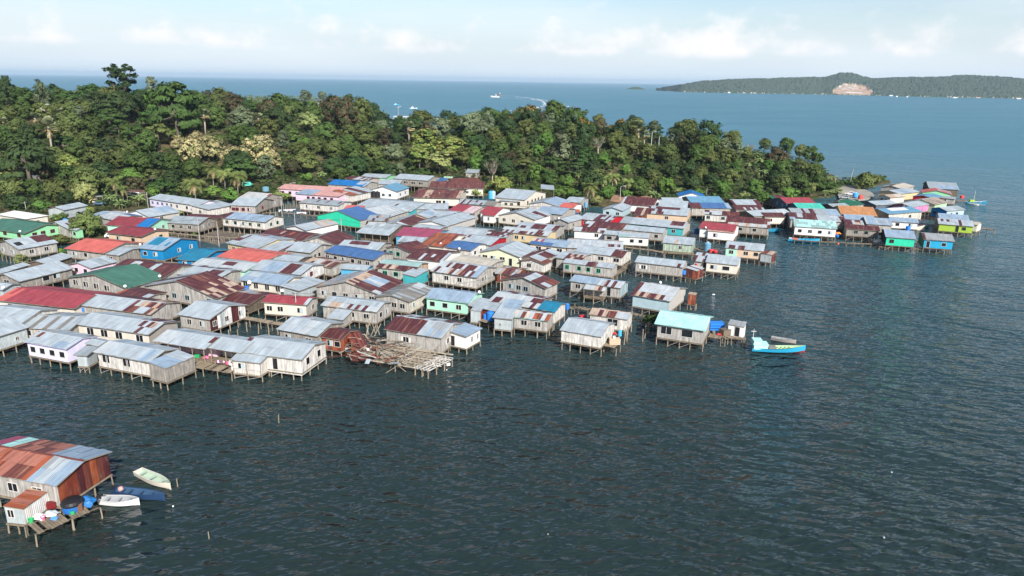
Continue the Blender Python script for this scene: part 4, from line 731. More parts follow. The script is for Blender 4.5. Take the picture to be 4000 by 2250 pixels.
def terrain(x, y):
    if y < 60: return -2.0
    a = x / y; t = y - interp(FA, a)
    if a > END_A + .02: return -2.0
    h, w = interp(_ca, a), interp(_ca, a, 2)
    f = sstep((t - 4) / (w * .9))
    back = sstep((t - w * 1.15) / (w * 1.1))
    pl = 12.5 * sstep((-.13 - a) / .07)
    z = 0.5 + h * f * (1 - back) + min(pl, h) * back
    z += 2.2 * noise.noise(Vector((x / 38, y / 38, 0))) * f * (1 - back) * min(1, h / 12)
    far = 900 if a < -.24 else 2.2 * w + 640 * sstep((-.15 - a) / .09)
    z = z - (z + 2) * sstep((t - far + 30) / 30)
    z -= 2.2 * sstep((-t - 16) / 8)
    z -= 3 * sstep((a - END_A) / .01)
    return z
def ground_mat():
    m, nt, b = new_mat('forest_floor')
    tc = node(nt, 'ShaderNodeTexCoord'); n = node(nt, 'ShaderNodeTexNoise', i_Scale=.06, i_Detail=8.0); nt.links.new(tc.outputs['Object'], n.inputs['Vector'])
    n2 = node(nt, 'ShaderNodeTexNoise', i_Scale=.5, i_Detail=6.0); nt.links.new(tc.outputs['Object'], n2.inputs['Vector'])
    c = mixc(nt, smooth(nt, n.outputs[0], .4, .6), (.045, .055, .02), (.11, .085, .05))
    c = mixc(nt, smooth(nt, n2.outputs[0], .45, .65), c, (.03, .04, .016))
    nt.links.new(c, b.inputs['Base Color']); b.inputs['Roughness'].default_value = 1.0; b.inputs['Specular IOR Level'].default_value = .0
    return m
M_GROUND = ground_mat()
def build_land():
    a0, a1, na = -.95, END_A + .03, 230
    ts = [-26, -22, -18, -14, -8, 0, 4, 8] + [12 + i * 7 for i in range(60)] + [440 + i * 40 for i in range(16)]
    v = []; f = []
    for i in range(na + 1):
        a = a0 + (a1 - a0) * i / na; y0 = interp(FA, a)
        for t in ts:
            y = y0 + t; x = a * y; v.append((x, y, terrain(x, y)))
    n = len(ts)
    for i in range(na):
        for j in range(n - 1):
            k = i * n + j; f.append((k, k + n, k + n + 1, k + 1))
    me = bpy.data.meshes.new('hill'); me.from_pydata(v, [], f); me.materials.append(M_GROUND)
    me.polygons.foreach_set('use_smooth', [True] * len(f)); tag(link('hill', me), kind='structure')
build_land()
def flat_patch(name, pts, z, mat, label=None):
    me = bpy.data.meshes.new(name); n = len(pts)
    P = [at(t, x, y, z) for t, x, y in pts]
    me.from_pydata([tuple(p) for p in P] + [(p.x, p.y, p.z - .5) for p in P], [], [tuple(range(n))] + [(i, i + n, (i + 1) % n + n, (i + 1) % n) for i in range(n)])
    me.materials.append(mat); return tag(link(name, me), kind='structure')
def plain_ground(name, c1, c2, sc=.4):
    m, nt, b = new_mat(name); tc = node(nt, 'ShaderNodeTexCoord'); n = node(nt, 'ShaderNodeTexNoise', i_Scale=sc, i_Detail=8.0); nt.links.new(tc.outputs['Object'], n.inputs['Vector'])
    nt.links.new(mixc(nt, smooth(nt, n.outputs[0], .35, .65), c1, c2), b.inputs['Base Color']); b.inputs['Roughness'].default_value = .95; return m
M_SAND = plain_ground('pebbly_ground', (.27, .25, .21), (.20, .18, .15)); M_CLAY = plain_ground('red_clay', (.30, .17, .10), (.22, .12, .07)); M_MUD = plain_ground('tidal_mud', (.075, .062, .047), (.12, .10, .075), .25)
flat_patch('pebbly_ground', [('R3', 420, 640), ('R3', 470, 395), ('R3', 560, 385), ('R3', 900, 470), ('R3', 1150, 560), ('R3', 1250, 640), ('R3', 1100, 740), ('R3', 700, 770), ('R3', 480, 770)], 1.0, M_SAND)
flat_patch('dirt_landing', [('T7', 1690, 1260), ('T7', 1740, 1160), ('T7', 2120, 1180), ('T7', 2180, 1240), ('T7', 1900, 1300)], .75, M_CLAY)
flat_patch('road', [('T6', 400, 1075), ('T6', 1120, 1035), ('T6', 1640, 1030), ('T6', 2370, 1075), ('T6', 2370, 1105), ('T6', 1640, 1065), ('T6', 1000, 1085), ('T6', 560, 1125)], 1.6, M_SAND)
flat_patch('mud_flat', [('U1', 1750, 640), ('U1', 2250, 690), ('U2', 420, 740), ('U2', 900, 650), ('U2', 1130, 580), ('U2', 480, 420), ('U2', -100, 400)], .12, M_MUD)
flat_patch('foreshore', [('U1', -400, 700), ('U1', 700, 720), ('U1', 1200, 640), ('U1', 1900, 420), ('U1', 2100, 380), ('U1', 1700, 300), ('U1', 600, 250), ('U1', -400, 260)], .8, M_GROUND)

# ================================================================ vegetation
def leaf_mat(name, rough=.7, hue=.014, val_=.24):
    m, nt, b = new_mat(name)
    a = node(nt, 'ShaderNodeVertexColor', layer_name='Col'); oi = node(nt, 'ShaderNodeObjectInfo')
    h = node(nt, 'ShaderNodeHueSaturation'); nt.links.new(a.outputs[0], h.inputs['Color'])
    nt.links.new(mathn(nt, 'MULTIPLY_ADD', oi.outputs['Random'], hue * 2, .5 - hue), h.inputs['Hue'])
    r2 = mathn(nt, 'FRACT', mathn(nt, 'MULTIPLY', oi.outputs['Random'], 17.31))
    nt.links.new(mathn(nt, 'MULTIPLY_ADD', r2, val_ * 2, 1 - val_), h.inputs['Value'])
    nt.links.new(h.outputs[0], b.inputs['Base Color']); b.inputs['Roughness'].default_value = rough; b.inputs['Specular IOR Level'].default_value = .12
    return m
M_LEAF = leaf_mat('foliage'); M_BARK = attr_mat('bark', .95, .05, 'wood')
LEAFC = dict(broad=(.048, .080, .019), dark=(.028, .050, .016), rain=(.031, .061, .015), olive=(.074, .094, .027), bright=(.080, .145, .028), lime=(.185, .215, .075),
             cream=(.27, .235, .115), rust=(.078, .052, .030), orange=(.22, .13, .035), grey=(.10, .125, .065), yellowg=(.17, .18, .05), palm=(.125, .16, .045), banana=(.15, .20, .07), fan=(.13, .15, .075), dry=(.19, .16, .11), drypalm=(.28, .22, .11))
def leaf_quad(b, p, nrm, s, col, r, asp=1.5):
    n = nrm.normalized(); a = n.cross(Vector((r.uniform(-1, 1), r.uniform(-1, 1), r.uniform(-1, 1))))
    if a.length < 1e-3: return
    a.normalize(); c = n.cross(a); a = a * s * asp * .5; c = c * s * .5
    b.poly([p - a, p - c * .8 + a * .2, p + a, p + c * .8 + a * .1], col)
def clump(b, ctr, R, n, s, col, r, flat=.75, mid=None):
    k0 = r.uniform(.80, 1.22); out = (ctr - mid).normalized() if mid is not None else Vector((0, 0, 1))
    for _ in range(n):
        d = Vector((r.gauss(0, 1), r.gauss(0, 1), r.gauss(0, 1) + .25)).normalized()
        rr = R * (r.random() ** .45)
        p = ctr + Vector((d.x * rr, d.y * rr, d.z * rr * flat))
        nn = d * .8 + out * .75 + Vector((r.uniform(-.4, .4), r.uniform(-.4, .4), r.uniform(-.2, .5)))
        k = k0 * r.uniform(.93, 1.08); leaf_quad(b, p, nn, s * r.uniform(.7, 1.4), (col[0] * k * r.uniform(.93, 1.1), col[1] * k, col[2] * k), r)
def make_tree(kind, seed):
    """unit tree: about 10 m crown width, trunk base at the origin; returns (crown mesh, trunk mesh, height, crown width)"""
    r = random.Random(seed * 31 + len(kind)); b = MB(); t = MB(); bark = (.13, .11, .085)
    def limb(p, q, r0, r1):
        m = p.lerp(q, .5) + Vector((r.uniform(-.4, .4), r.uniform(-.4, .4), r.uniform(-.2, .4))); t.tube([p, m, q], [r0, (r0 + r1) / 2, r1], bark, 5, False)
    if kind in ('round', 'tall', 'low', 'lone'):
        Hh = dict(round=9.5, tall=14, low=6.5, lone=7.5)[kind]; cz = Hh * dict(round=.54, tall=.66, low=.58, lone=.6)[kind]; rz = Hh * dict(round=.45, tall=.33, low=.40, lone=.40)[kind]; rx = 4.6 if kind != 'tall' else 3.7
        nc = dict(round=62, tall=44, low=36, lone=60)[kind]
        t.tube([(0, 0, -2), (r.uniform(-.2, .2), r.uniform(-.2, .2), cz * .4), (r.uniform(-.5, .5), r.uniform(-.5, .5), cz * .75)], [.34, .28, .2], bark, 6)
        for i in range(nc):
            d = Vector((r.gauss(0, 1), r.gauss(0, 1), r.gauss(.15, 1))).normalized(); q = r.uniform(.55, 1.0)
            lump = 1 + .22 * noise.noise(d * 1.7 + Vector((seed, 0, 0)))
            p = Vector((d.x * rx * q * lump, d.y * rx * q * lump, cz + d.z * rz * q * lump))
            if p.z < Hh * .1: p.z = Hh * .1 + r.random()
            clump(b, p, r.uniform(.9, 1.7), 44, .62, LEAFC['w'], r, .75, Vector((0, 0, cz - rz * .35)))
            if i % 6 == 0: limb(Vector((0, 0, cz * .6)), p * .9 + Vector((0, 0, .05)), .16, .05)
    elif kind == 'rain':       # wide layered umbrella crown
        Hh = 8.5; t.tube([(0, 0, -2), (.2, .1, 2), (.1, 0, 3.8)], [.42, .34, .28], bark, 6)
        for i in range(40):
            a = r.uniform(0, 6.283); q = r.random() ** .5 * 4.9; z = Hh - 1.0 - (q / 4.9) ** 2 * 3.2 + r.uniform(-.5, .5) - (i % 3) * .7
            p = Vector((math.cos(a) * q, math.sin(a) * q, z)); clump(b, p, r.uniform(1.0, 1.6), 46, .55, LEAFC['w'], r, .32, Vector((0, 0, 3)))
            if i % 4 == 0: limb(Vector((0, 0, 3.4)), p - Vector((0, 0, .3)), .2, .06)
    elif kind == 'emergent':   # tall, gappy, clumps of foliage on bare limbs
        Hh = 17; t.tube([(0, 0, -2), (.2, 0, 7), (.3, .2, 12)], [.55, .42, .3], bark, 6)
        for i in range(27):
            a = r.uniform(0, 6.283); z = r.uniform(7.5, 16.6); q = r.uniform(1.5, 5.0) * (1.0 if z > 11 else .8)
            p = Vector((math.cos(a) * q, math.sin(a) * q, z)); limb(Vector((.2, 0, z - 3)), p, .2, .07)
            for _ in range(3): clump(b, p + Vector((r.uniform(-1.1, 1.1), r.uniform(-1.1, 1.1), r.uniform(-.3, .5))), r.uniform(.7, 1.3), 40, .55, LEAFC['w'], r, .55, Vector((0, 0, 8)))
    elif kind == 'wispy':      # casuarina-like
        Hh = 12; t.tube([(0, 0, -2), (.1, .1, 6), (.2, 0, 10.5)], [.28, .2, .08], bark, 5)
        for i in range(54):
            a = r.uniform(0, 6.283); z = r.uniform(2.6, 11.8); q = r.uniform(.2, 1) * 3.4 * (1 - ((z - 5) / 8.5) ** 2 * .85)
            p = Vector((math.cos(a) * q, math.sin(a) * q, z)); clump(b, p, r.uniform(.7, 1.2), 30, .5, LEAFC['w'], r, 1.2, Vector((0, 0, z - 1)))
            if i % 6 == 0: limb(Vector((.1, 0, z - 1.5)), p, .1, .03)
    elif kind == 'bare':
        Hh = 8; t.tube([(0, 0, -2), (.1, 0, 3.5)], [.25, .18], (.36, .31, .25), 5)
        for i in range(26):
            a = r.uniform(0, 6.283); p = Vector((math.cos(a) * r.uniform(.6, 3.2), math.sin(a) * r.uniform(.6, 3.2), r.uniform(5, 8.2)))
            m = Vector((p.x * .5, p.y * .5, 4.4)); t.tube([(.1, 0, 3.2), m, p], [.12, .07, .03], (.36, .31, .25), 4, False)
            for _ in range(3): t.tube([m.lerp(p, .6), p + Vector((r.uniform(-.9, .9), r.uniform(-.9, .9), r.uniform(-.2, .8)))], [.04, .02], (.36, .31, .25), 3, False)
            clump(b, p, .8, 7, .4, LEAFC['w'], r)
    bm_ = b, t
    return b, t
def recolor(b, col, spot=None, r=None):
    q = MB(); q.v = b.v; q.f = b.f; q.uv = b.uv; top = max(v[2] for v in b.v) if b.v else 0
    out = []; i = 0
    for f in b.f:
        c = b.c[i]; base = col
        if spot and b.v[f[0]][2] > top * spot[1] and r.random() < spot[2]: base = LEAFC[spot[0]]
        out += [(c[0] * base[0], c[1] * base[1], c[2] * base[2])] * len(f); i += len(f)
    q.c = out; return q
LEAFC['w'] = (1, 1, 1)
SHAPES = {}
def tree_meshes(shape, colr, seed):
    key = (shape, colr, seed)
    if key not in SHAPES:
        b, t = make_tree(shape, seed); r = random.Random(seed); spot = None; c = colr
        if colr == 'orange': c, spot = 'dark', ('orange', .80, .55)
        if colr == 'cream': c, spot = 'cream', ('olive', .0, .25)
        if colr == 'rust': c, spot = 'rust', ('dark', .0, .5)
        if colr == 'yellowg': c, spot = 'yellowg', ('bright', .0, .4)
        SHAPES[key] = (recolor(b, LEAFC[c], spot, r).mesh('crown', M_LEAF), t.mesh('trunk', M_BARK, None, True))
    return SHAPES[key]
def frond(b, base, yaw, L, rise, droop, col, r, wid=.62):
    n = 7; pts = []
    for i in range(n + 1):
        f = i / n; pts.append(base + Vector((math.cos(yaw) * L * f * (1 - .18 * f), math.sin(yaw) * L * f * (1 - .18 * f), rise * f - droop * f * f)))
    side = Vector((-math.sin(yaw), math.cos(yaw), 0))
    for i in range(n):
        for s in (-1, 1):
            for k in range(2):
                p = pts[i].lerp(pts[i + 1], k / 2); q = pts[i].lerp(pts[i + 1], (k + .9) / 2); ln = wid * L * .55 * math.sin(math.pi * min(.97, (i + k / 2 + .7) / (n + .6)) ** .8) + .12
                tip = side * s * ln + Vector((math.cos(yaw) * .35 * ln, math.sin(yaw) * .35 * ln, -.45 * ln))
                b.poly([p, q, q + tip], jit(col, .25, r))
def make_palm(kind, seed):
    r = random.Random(seed); b = MB(); t = MB()
    if kind == 'coconut':
        Hh = 6.2; lean = Vector((r.uniform(-.8, .8), r.uniform(-.5, .5), 0)); t.tube([(0, 0, -1.5), lean * .2 + Vector((0, 0, 2)), lean + Vector((0, 0, Hh))], [.24, .17, .14], (.27, .24, .19), 6)
        for i in range(28): frond(b, lean + Vector((0, 0, Hh)), i * 2.4 + r.uniform(-.3, .3), r.uniform(3.2, 4.2), r.uniform(.4, 3.6), r.uniform(2.0, 3.8), LEAFC['palm'], r)
        for i in range(4): frond(b, lean + Vector((0, 0, Hh)), r.uniform(0, 6), 2.6, -.6, 2.6, LEAFC['drypalm'], r)
    elif kind == 'fan':
        Hh = 8.6; t.tube([(0, 0, -1.5), (.25, 0, 4), (.1, 0, Hh)], [.42, .36, .4], (.34, .29, .23), 7)
        for i in range(30):
            yaw = i * 2.4; pitch_ = r.uniform(-.5, 1.25); c = LEAFC['fan'] if pitch_ > -.15 else LEAFC['drypalm']; d = Vector((math.cos(yaw) * math.cos(pitch_), math.sin(yaw) * math.cos(pitch_), math.sin(pitch_)))
            o = Vector((.1, 0, Hh)) + d * 1.4; s = d.cross(Vector((0, 0, 1))).normalized(); u = s.cross(d)
            for k in range(7):
                a0 = -1.15 + k * .33; a1 = a0 + .27; f = lambda a: o + (d * math.cos(a) + s * math.sin(a)) * 1.7
                b.poly([o, f(a0), f(a1) - u * .15], jit(c, .25, r))
        for i in range(26):
            a = r.uniform(0, 6.28); z = Hh - r.uniform(.2, 2.2); b.poly([Vector((.1 + .35 * math.cos(a), .35 * math.sin(a), z)), Vector((.1 + .8 * math.cos(a), .8 * math.sin(a), z - 1.0)), Vector((.1 + .5 * math.cos(a + .6), .5 * math.sin(a + .6), z - 1.1))], jit(LEAFC['drypalm'], .25, r))
    else:                      # banana stool
        for k in range(5):
            x, y = r.uniform(-1.1, 1.1), r.uniform(-.9, .9); h = r.uniform(1.6, 2.6); t.tube([(x, y, -1), (x, y, h)], [.16, .10], (.16, .18, .08), 5)
            for i in range(7):
                yaw = i * 2.4 + r.random(); L = r.uniform(1.5, 2.3); wv = r.uniform(.26, .36); rise = r.uniform(.8, 2.2); sd = Vector((-math.sin(yaw), math.cos(yaw), 0)); prev = None
                for j in range(5):
                    f = j / 4; p = Vector((x + math.cos(yaw) * L * f, y + math.sin(yaw) * L * f, h + rise * f - 1.5 * f * f)); wd = wv * math.sin(math.pi * min(.96, f * .9 + .08)); cur = (p - sd * wd - Vector((0, 0, wd * .4)), p, p + sd * wd - Vector((0, 0, wd * .4)))
                    if prev: c = jit(LEAFC['banana'], .2, r); b.poly([prev[0], prev[1], cur[1], cur[0]], c); b.poly([prev[1], prev[2], cur[2], cur[1]], c)
                    prev = cur
    return b.mesh('crown', M_LEAF), t.mesh('trunk', M_BARK, None, True)
PALMS = {k: [make_palm(k, 5 + i * 7) for i in range(3)] for k in ('coconut', 'fan', 'banana')}
TREES = []
SHAPE_H = dict(round=9.5, tall=14, low=6.5, lone=7.5, rain=8.5, emergent=17, wispy=12, bare=8)
CZ = dict(round=.56, tall=.66, low=.58, lone=.6, rain=.72, emergent=.72, wispy=.6, bare=.75)
WID = dict(round=10.4, tall=8.6, low=10.2, lone=10.6, rain=11.2, emergent=11, wispy=7.4, bare=7)
def march(X, Y, lift):
    d = ray(X, Y); s = 120.0 / d.y
    while s < 2500:
        p = EYE + d * s
        if p.z <= max(terrain(p.x, p.y), -1.5) + lift: return p
        s += 2.0
    y = interp(FA, d.x / d.y) + interp(_ca, d.x / d.y, 2) * .85
    return EYE + d * (y / d.y)
def put_tree(base, shape, colr, sc, desc, hs=1.0, label=None, name=None, nseed=3):
    seed = RNG.randrange(nseed)
    if shape in PALMS: cm, tm = PALMS[shape][seed % 3]
    else: cm, tm = tree_meshes(shape, colr, seed)
    nm = name or {'coconut': 'coconut_palm', 'fan': 'fan_palm', 'banana': 'banana_plant', 'bare': 'bare_tree'}.get(shape, 'tree')
    o = link(nm, None, None, base, RNG.uniform(0, 6.28), (sc, sc, sc * hs)); tag(o, label, 'palm' if shape in ('coconut', 'fan') else 'banana plant' if shape == 'banana' else 'tree', 'trees of the wooded hill')
    link('crown', cm, o); link('trunk', tm, o)
    TREES.append((o, desc, label)); return o
def T(t, x, y, wpx, shape, colr, desc, hs=1.0, label=None):
    """a tree whose crown centre shows at (x, y) with crown width wpx (tile units)"""
    if shape == 'wispy' and wpx > 170 and t[0] == 'T': shape = 'round'
    X, Y = px(t, x, y); s = TILES[t][2]; W_ = wpx / s; lift = 6.0
    for _ in range(6):
        p = march(X, Y, lift)
        if p is None: return None
        depth = (p - EYE).dot(fwd); wm = W_ * depth / FPX
        sc = wm / (WID.get(shape) or {'coconut': 7.2, 'fan': 6.2, 'banana': 5.0}[shape]); h = SHAPE_H.get(shape) or {'coconut': 6.2, 'fan': 8.6, 'banana': 2.4}[shape]
        lift = h * sc * hs * (CZ.get(shape) or .95)
    gz = terrain(p.x, p.y)
    if p.z - gz > lift + 1.5: hs *= min(1.35, (p.z - gz) / lift)
    return put_tree((p.x, p.y, max(gz, 0.0)), shape, colr, sc, desc, hs, label)
# ---- crowns surveyed one by one: T5
for q in [
    ('T5', 1165, 150, 330, 'emergent', 'dark', 'tall gappy dark', 1.0, 'tallest gappy dark tree breaking the horizon on the left'),
    ('T5', 960, 225, 170, 'round', 'olive', 'rounded olive'), ('T5', 1270, 235, 150, 'round', 'dark', 'rounded dark green'),
    ('T5', 1640, 290, 560, 'rain', 'rain', 'broad dark umbrella-shaped', 1.5, 'broadest dark domed umbrella tree on the crest right of the tallest tree'),
    ('T5', 40, 190, 190, 'round', 'dark', 'rounded dark green', 1.2), ('T5', 175, 260, 170, 'round', 'dark', 'rounded dark green'), ('T5', 385, 235, 150, 'wispy', 'grey', 'wispy grey green', .8),
    ('T5', 270, 320, 130, 'round', 'yellowg', 'yellowish green'), ('T5', 620, 290, 260, 'rain', 'rain', 'broad dark umbrella-shaped'), ('T5', 860, 300, 300, 'rain', 'dark', 'broad dark umbrella-shaped'), ('T5', 1080, 330, 420, 'rain', 'dark', 'broad dark umbrella-shaped'),
    ('T5', 1480, 330, 260, 'wispy', 'bright', 'wispy bright green', .8), ('T5', 1690, 380, 230, 'round', 'bright', 'rounded bright green'), ('T5', 1555, 395, 120, 'bare', 'dry', 'pale bare limbed', 1.0, 'pale bare limbed tree below the domed umbrella tree'),
    ('T5', 1960, 330, 120, 'round', 'rust', 'reddish brown'), ('T5', 2060, 330, 160, 'round', 'olive', 'rounded olive'), ('T5', 2180, 360, 210, 'round', 'rust', 'reddish brown', 1.15), ('T5', 1800, 370, 200, 'rain', 'rain', 'broad dark umbrella-shaped'),
    ('T5', 220, 430, 200, 'round', 'broad', 'rounded mid green'), ('T5', 90, 450, 160, 'round', 'olive', 'rounded olive'), ('T5', 400, 440, 210, 'round', 'olive', 'rounded olive'), ('T5', 620, 440, 260, 'round', 'olive', 'rounded olive'), ('T5', 770, 430, 210, 'round', 'olive', 'rounded olive'),
    ('T5', 1030, 470, 340, 'rain', 'rain', 'broad dark umbrella-shaped'), ('T5', 1260, 440, 130, 'round', 'rust', 'reddish brown'), ('T5', 1365, 520, 115, 'rain', 'bright', 'small pale green umbrella-shaped', 1.2, 'small pale green layered tree in the middle of the left hillside'),
    ('T5', 1520, 490, 200, 'rain', 'rain', 'broad dark umbrella-shaped'), ('T5', 1780, 540, 240, 'round', 'olive', 'rounded olive'), ('T5', 2010, 500, 240, 'round', 'broad', 'rounded mid green'), ('T5', 2270, 480, 240, 'wispy', 'grey', 'wispy grey green', .8), ('T5', 2350, 560, 200, 'wispy', 'grey', 'wispy grey green', .7),
    ('T5', 660, 540, 250, 'round', 'olive', 'rounded olive'), ('T5', 880, 590, 220, 'round', 'broad', 'rounded mid green'), ('T5', 1110, 570, 220, 'rain', 'dark', 'broad dark umbrella-shaped'), ('T5', 1210, 640, 170, 'round', 'broad', 'rounded mid green'),
    ('T5', 1480, 610, 320, 'rain', 'olive', 'broad olive umbrella-shaped'), ('T5', 1640, 650, 160, 'round', 'bright', 'rounded bright green'), ('T5', 160, 610, 240, 'round', 'olive', 'rounded olive'), ('T5', 340, 640, 180, 'round', 'broad', 'rounded mid green'),
    ('T5', 220, 800, 560, 'rain', 'dark', 'broad dark umbrella-shaped', 1.3, 'broadest dark umbrella tree on the lower left slope'), ('T5', 120, 700, 300, 'rain', 'rain', 'broad dark umbrella-shaped'), ('T5', 590, 710, 260, 'rain', 'rain', 'broad dark umbrella-shaped'), ('T5', 800, 700, 190, 'round', 'olive', 'rounded olive'), ('T5', 1000, 740, 260, 'rain', 'dark', 'broad dark umbrella-shaped'),
    ('T5', 1200, 790, 230, 'round', 'olive', 'rounded olive'), ('T5', 1380, 730, 230, 'round', 'broad', 'rounded mid green'), ('T5', 1560, 690, 140, 'round', 'cream', 'cream flowering'), ('T5', 1690, 740, 180, 'round', 'cream', 'cream flowering'), ('T5', 1840, 720, 200, 'round', 'cream', 'cream flowering'),
    ('T5', 1800, 830, 260, 'round', 'cream', 'cream flowering', 1.1), ('T5', 2000, 790, 250, 'round', 'cream', 'cream flowering', 1.1), ('T5', 2180, 880, 230, 'round', 'cream', 'cream flowering'), ('T5', 2060, 720, 140, 'round', 'broad', 'rounded mid green'), ('T5', 2260, 660, 230, 'round', 'broad', 'rounded mid green'),
    ('T5', 720, 790, 210, 'round', 'broad', 'rounded mid green'), ('T5', 520, 870, 200, 'round', 'olive', 'rounded olive'), ('T5', 650, 930, 200, 'round', 'yellowg', 'yellowish green'), ('T5', 900, 900, 260, 'round', 'olive', 'rounded olive'), ('T5', 1100, 880, 220, 'round', 'olive', 'rounded olive'), ('T5', 1300, 900, 250, 'round', 'broad', 'rounded mid green'), ('T5', 1480, 900, 190, 'round', 'dark', 'rounded dark green'),
    ('T5', 1620, 930, 190, 'round', 'broad', 'rounded mid green'), ('T5', 60, 990, 200, 'round', 'yellowg', 'yellowish green'), ('T5', 190, 1010, 160, 'round', 'olive', 'rounded olive'), ('T5', 420, 1030, 230, 'round', 'rust', 'reddish brown'), ('T5', 640, 1050, 230, 'round', 'broad', 'rounded mid green'), ('T5', 800, 1020, 190, 'round', 'olive', 'rounded olive'),
    ('T5', 960, 1000, 200, 'round', 'dark', 'rounded dark green'), ('T5', 1220, 1020, 260, 'rain', 'bright', 'broad bright green umbrella-shaped'), ('T5', 1430, 1030, 220, 'rain', 'olive', 'broad olive umbrella-shaped'), ('T5', 1650, 1060, 200, 'round', 'dark', 'rounded dark green'), ('T5', 1820, 980, 220, 'round', 'broad', 'rounded mid green'),
    ('T5', 100, 1170, 230, 'round', 'olive', 'rounded olive'), ('T5', 300, 1160, 200, 'round', 'broad', 'rounded mid green'), ('T5', 520, 1180, 280, 'round', 'olive', 'rounded olive'), ('T5', 620, 1260, 160, 'round', 'dark', 'rounded dark green'), ('T5', 150, 1300, 240, 'low', 'dark', 'low dark green'),
    ('T5', 960, 1120, 180, 'round', 'olive', 'rounded olive'), ('T5', 1270, 1130, 180, 'round', 'rust', 'reddish brown'), ('T5', 1520, 1120, 260, 'rain', 'rain', 'broad dark umbrella-shaped'), ('T5', 1750, 1140, 220, 'rain', 'olive', 'broad olive umbrella-shaped'),
    # near the houses on the left
    ('T5', 785, 1210, 235, 'lone', 'lime', 'lime', 1.15, 'bright lime tree standing alone above the corrugated shed'), ('T5', 385, 1330, 165, 'low', 'bright', 'low bright', .9, 'small round bright green tree left of the corrugated shed'),
    ('T5', 1445, 1200, 140, 'round', 'bright', 'rounded bright green'), ('T5', 2000, 1180, 200, 'rain', 'bright', 'b', 1.0, 'bright layered tree left of the leaning coconut palms'), ('T5', 2170, 1240, 185, 'lone', 'bright', 'b', 1.0, 'round bright tree left of the cream striped roof'),
    ]: T(*q)
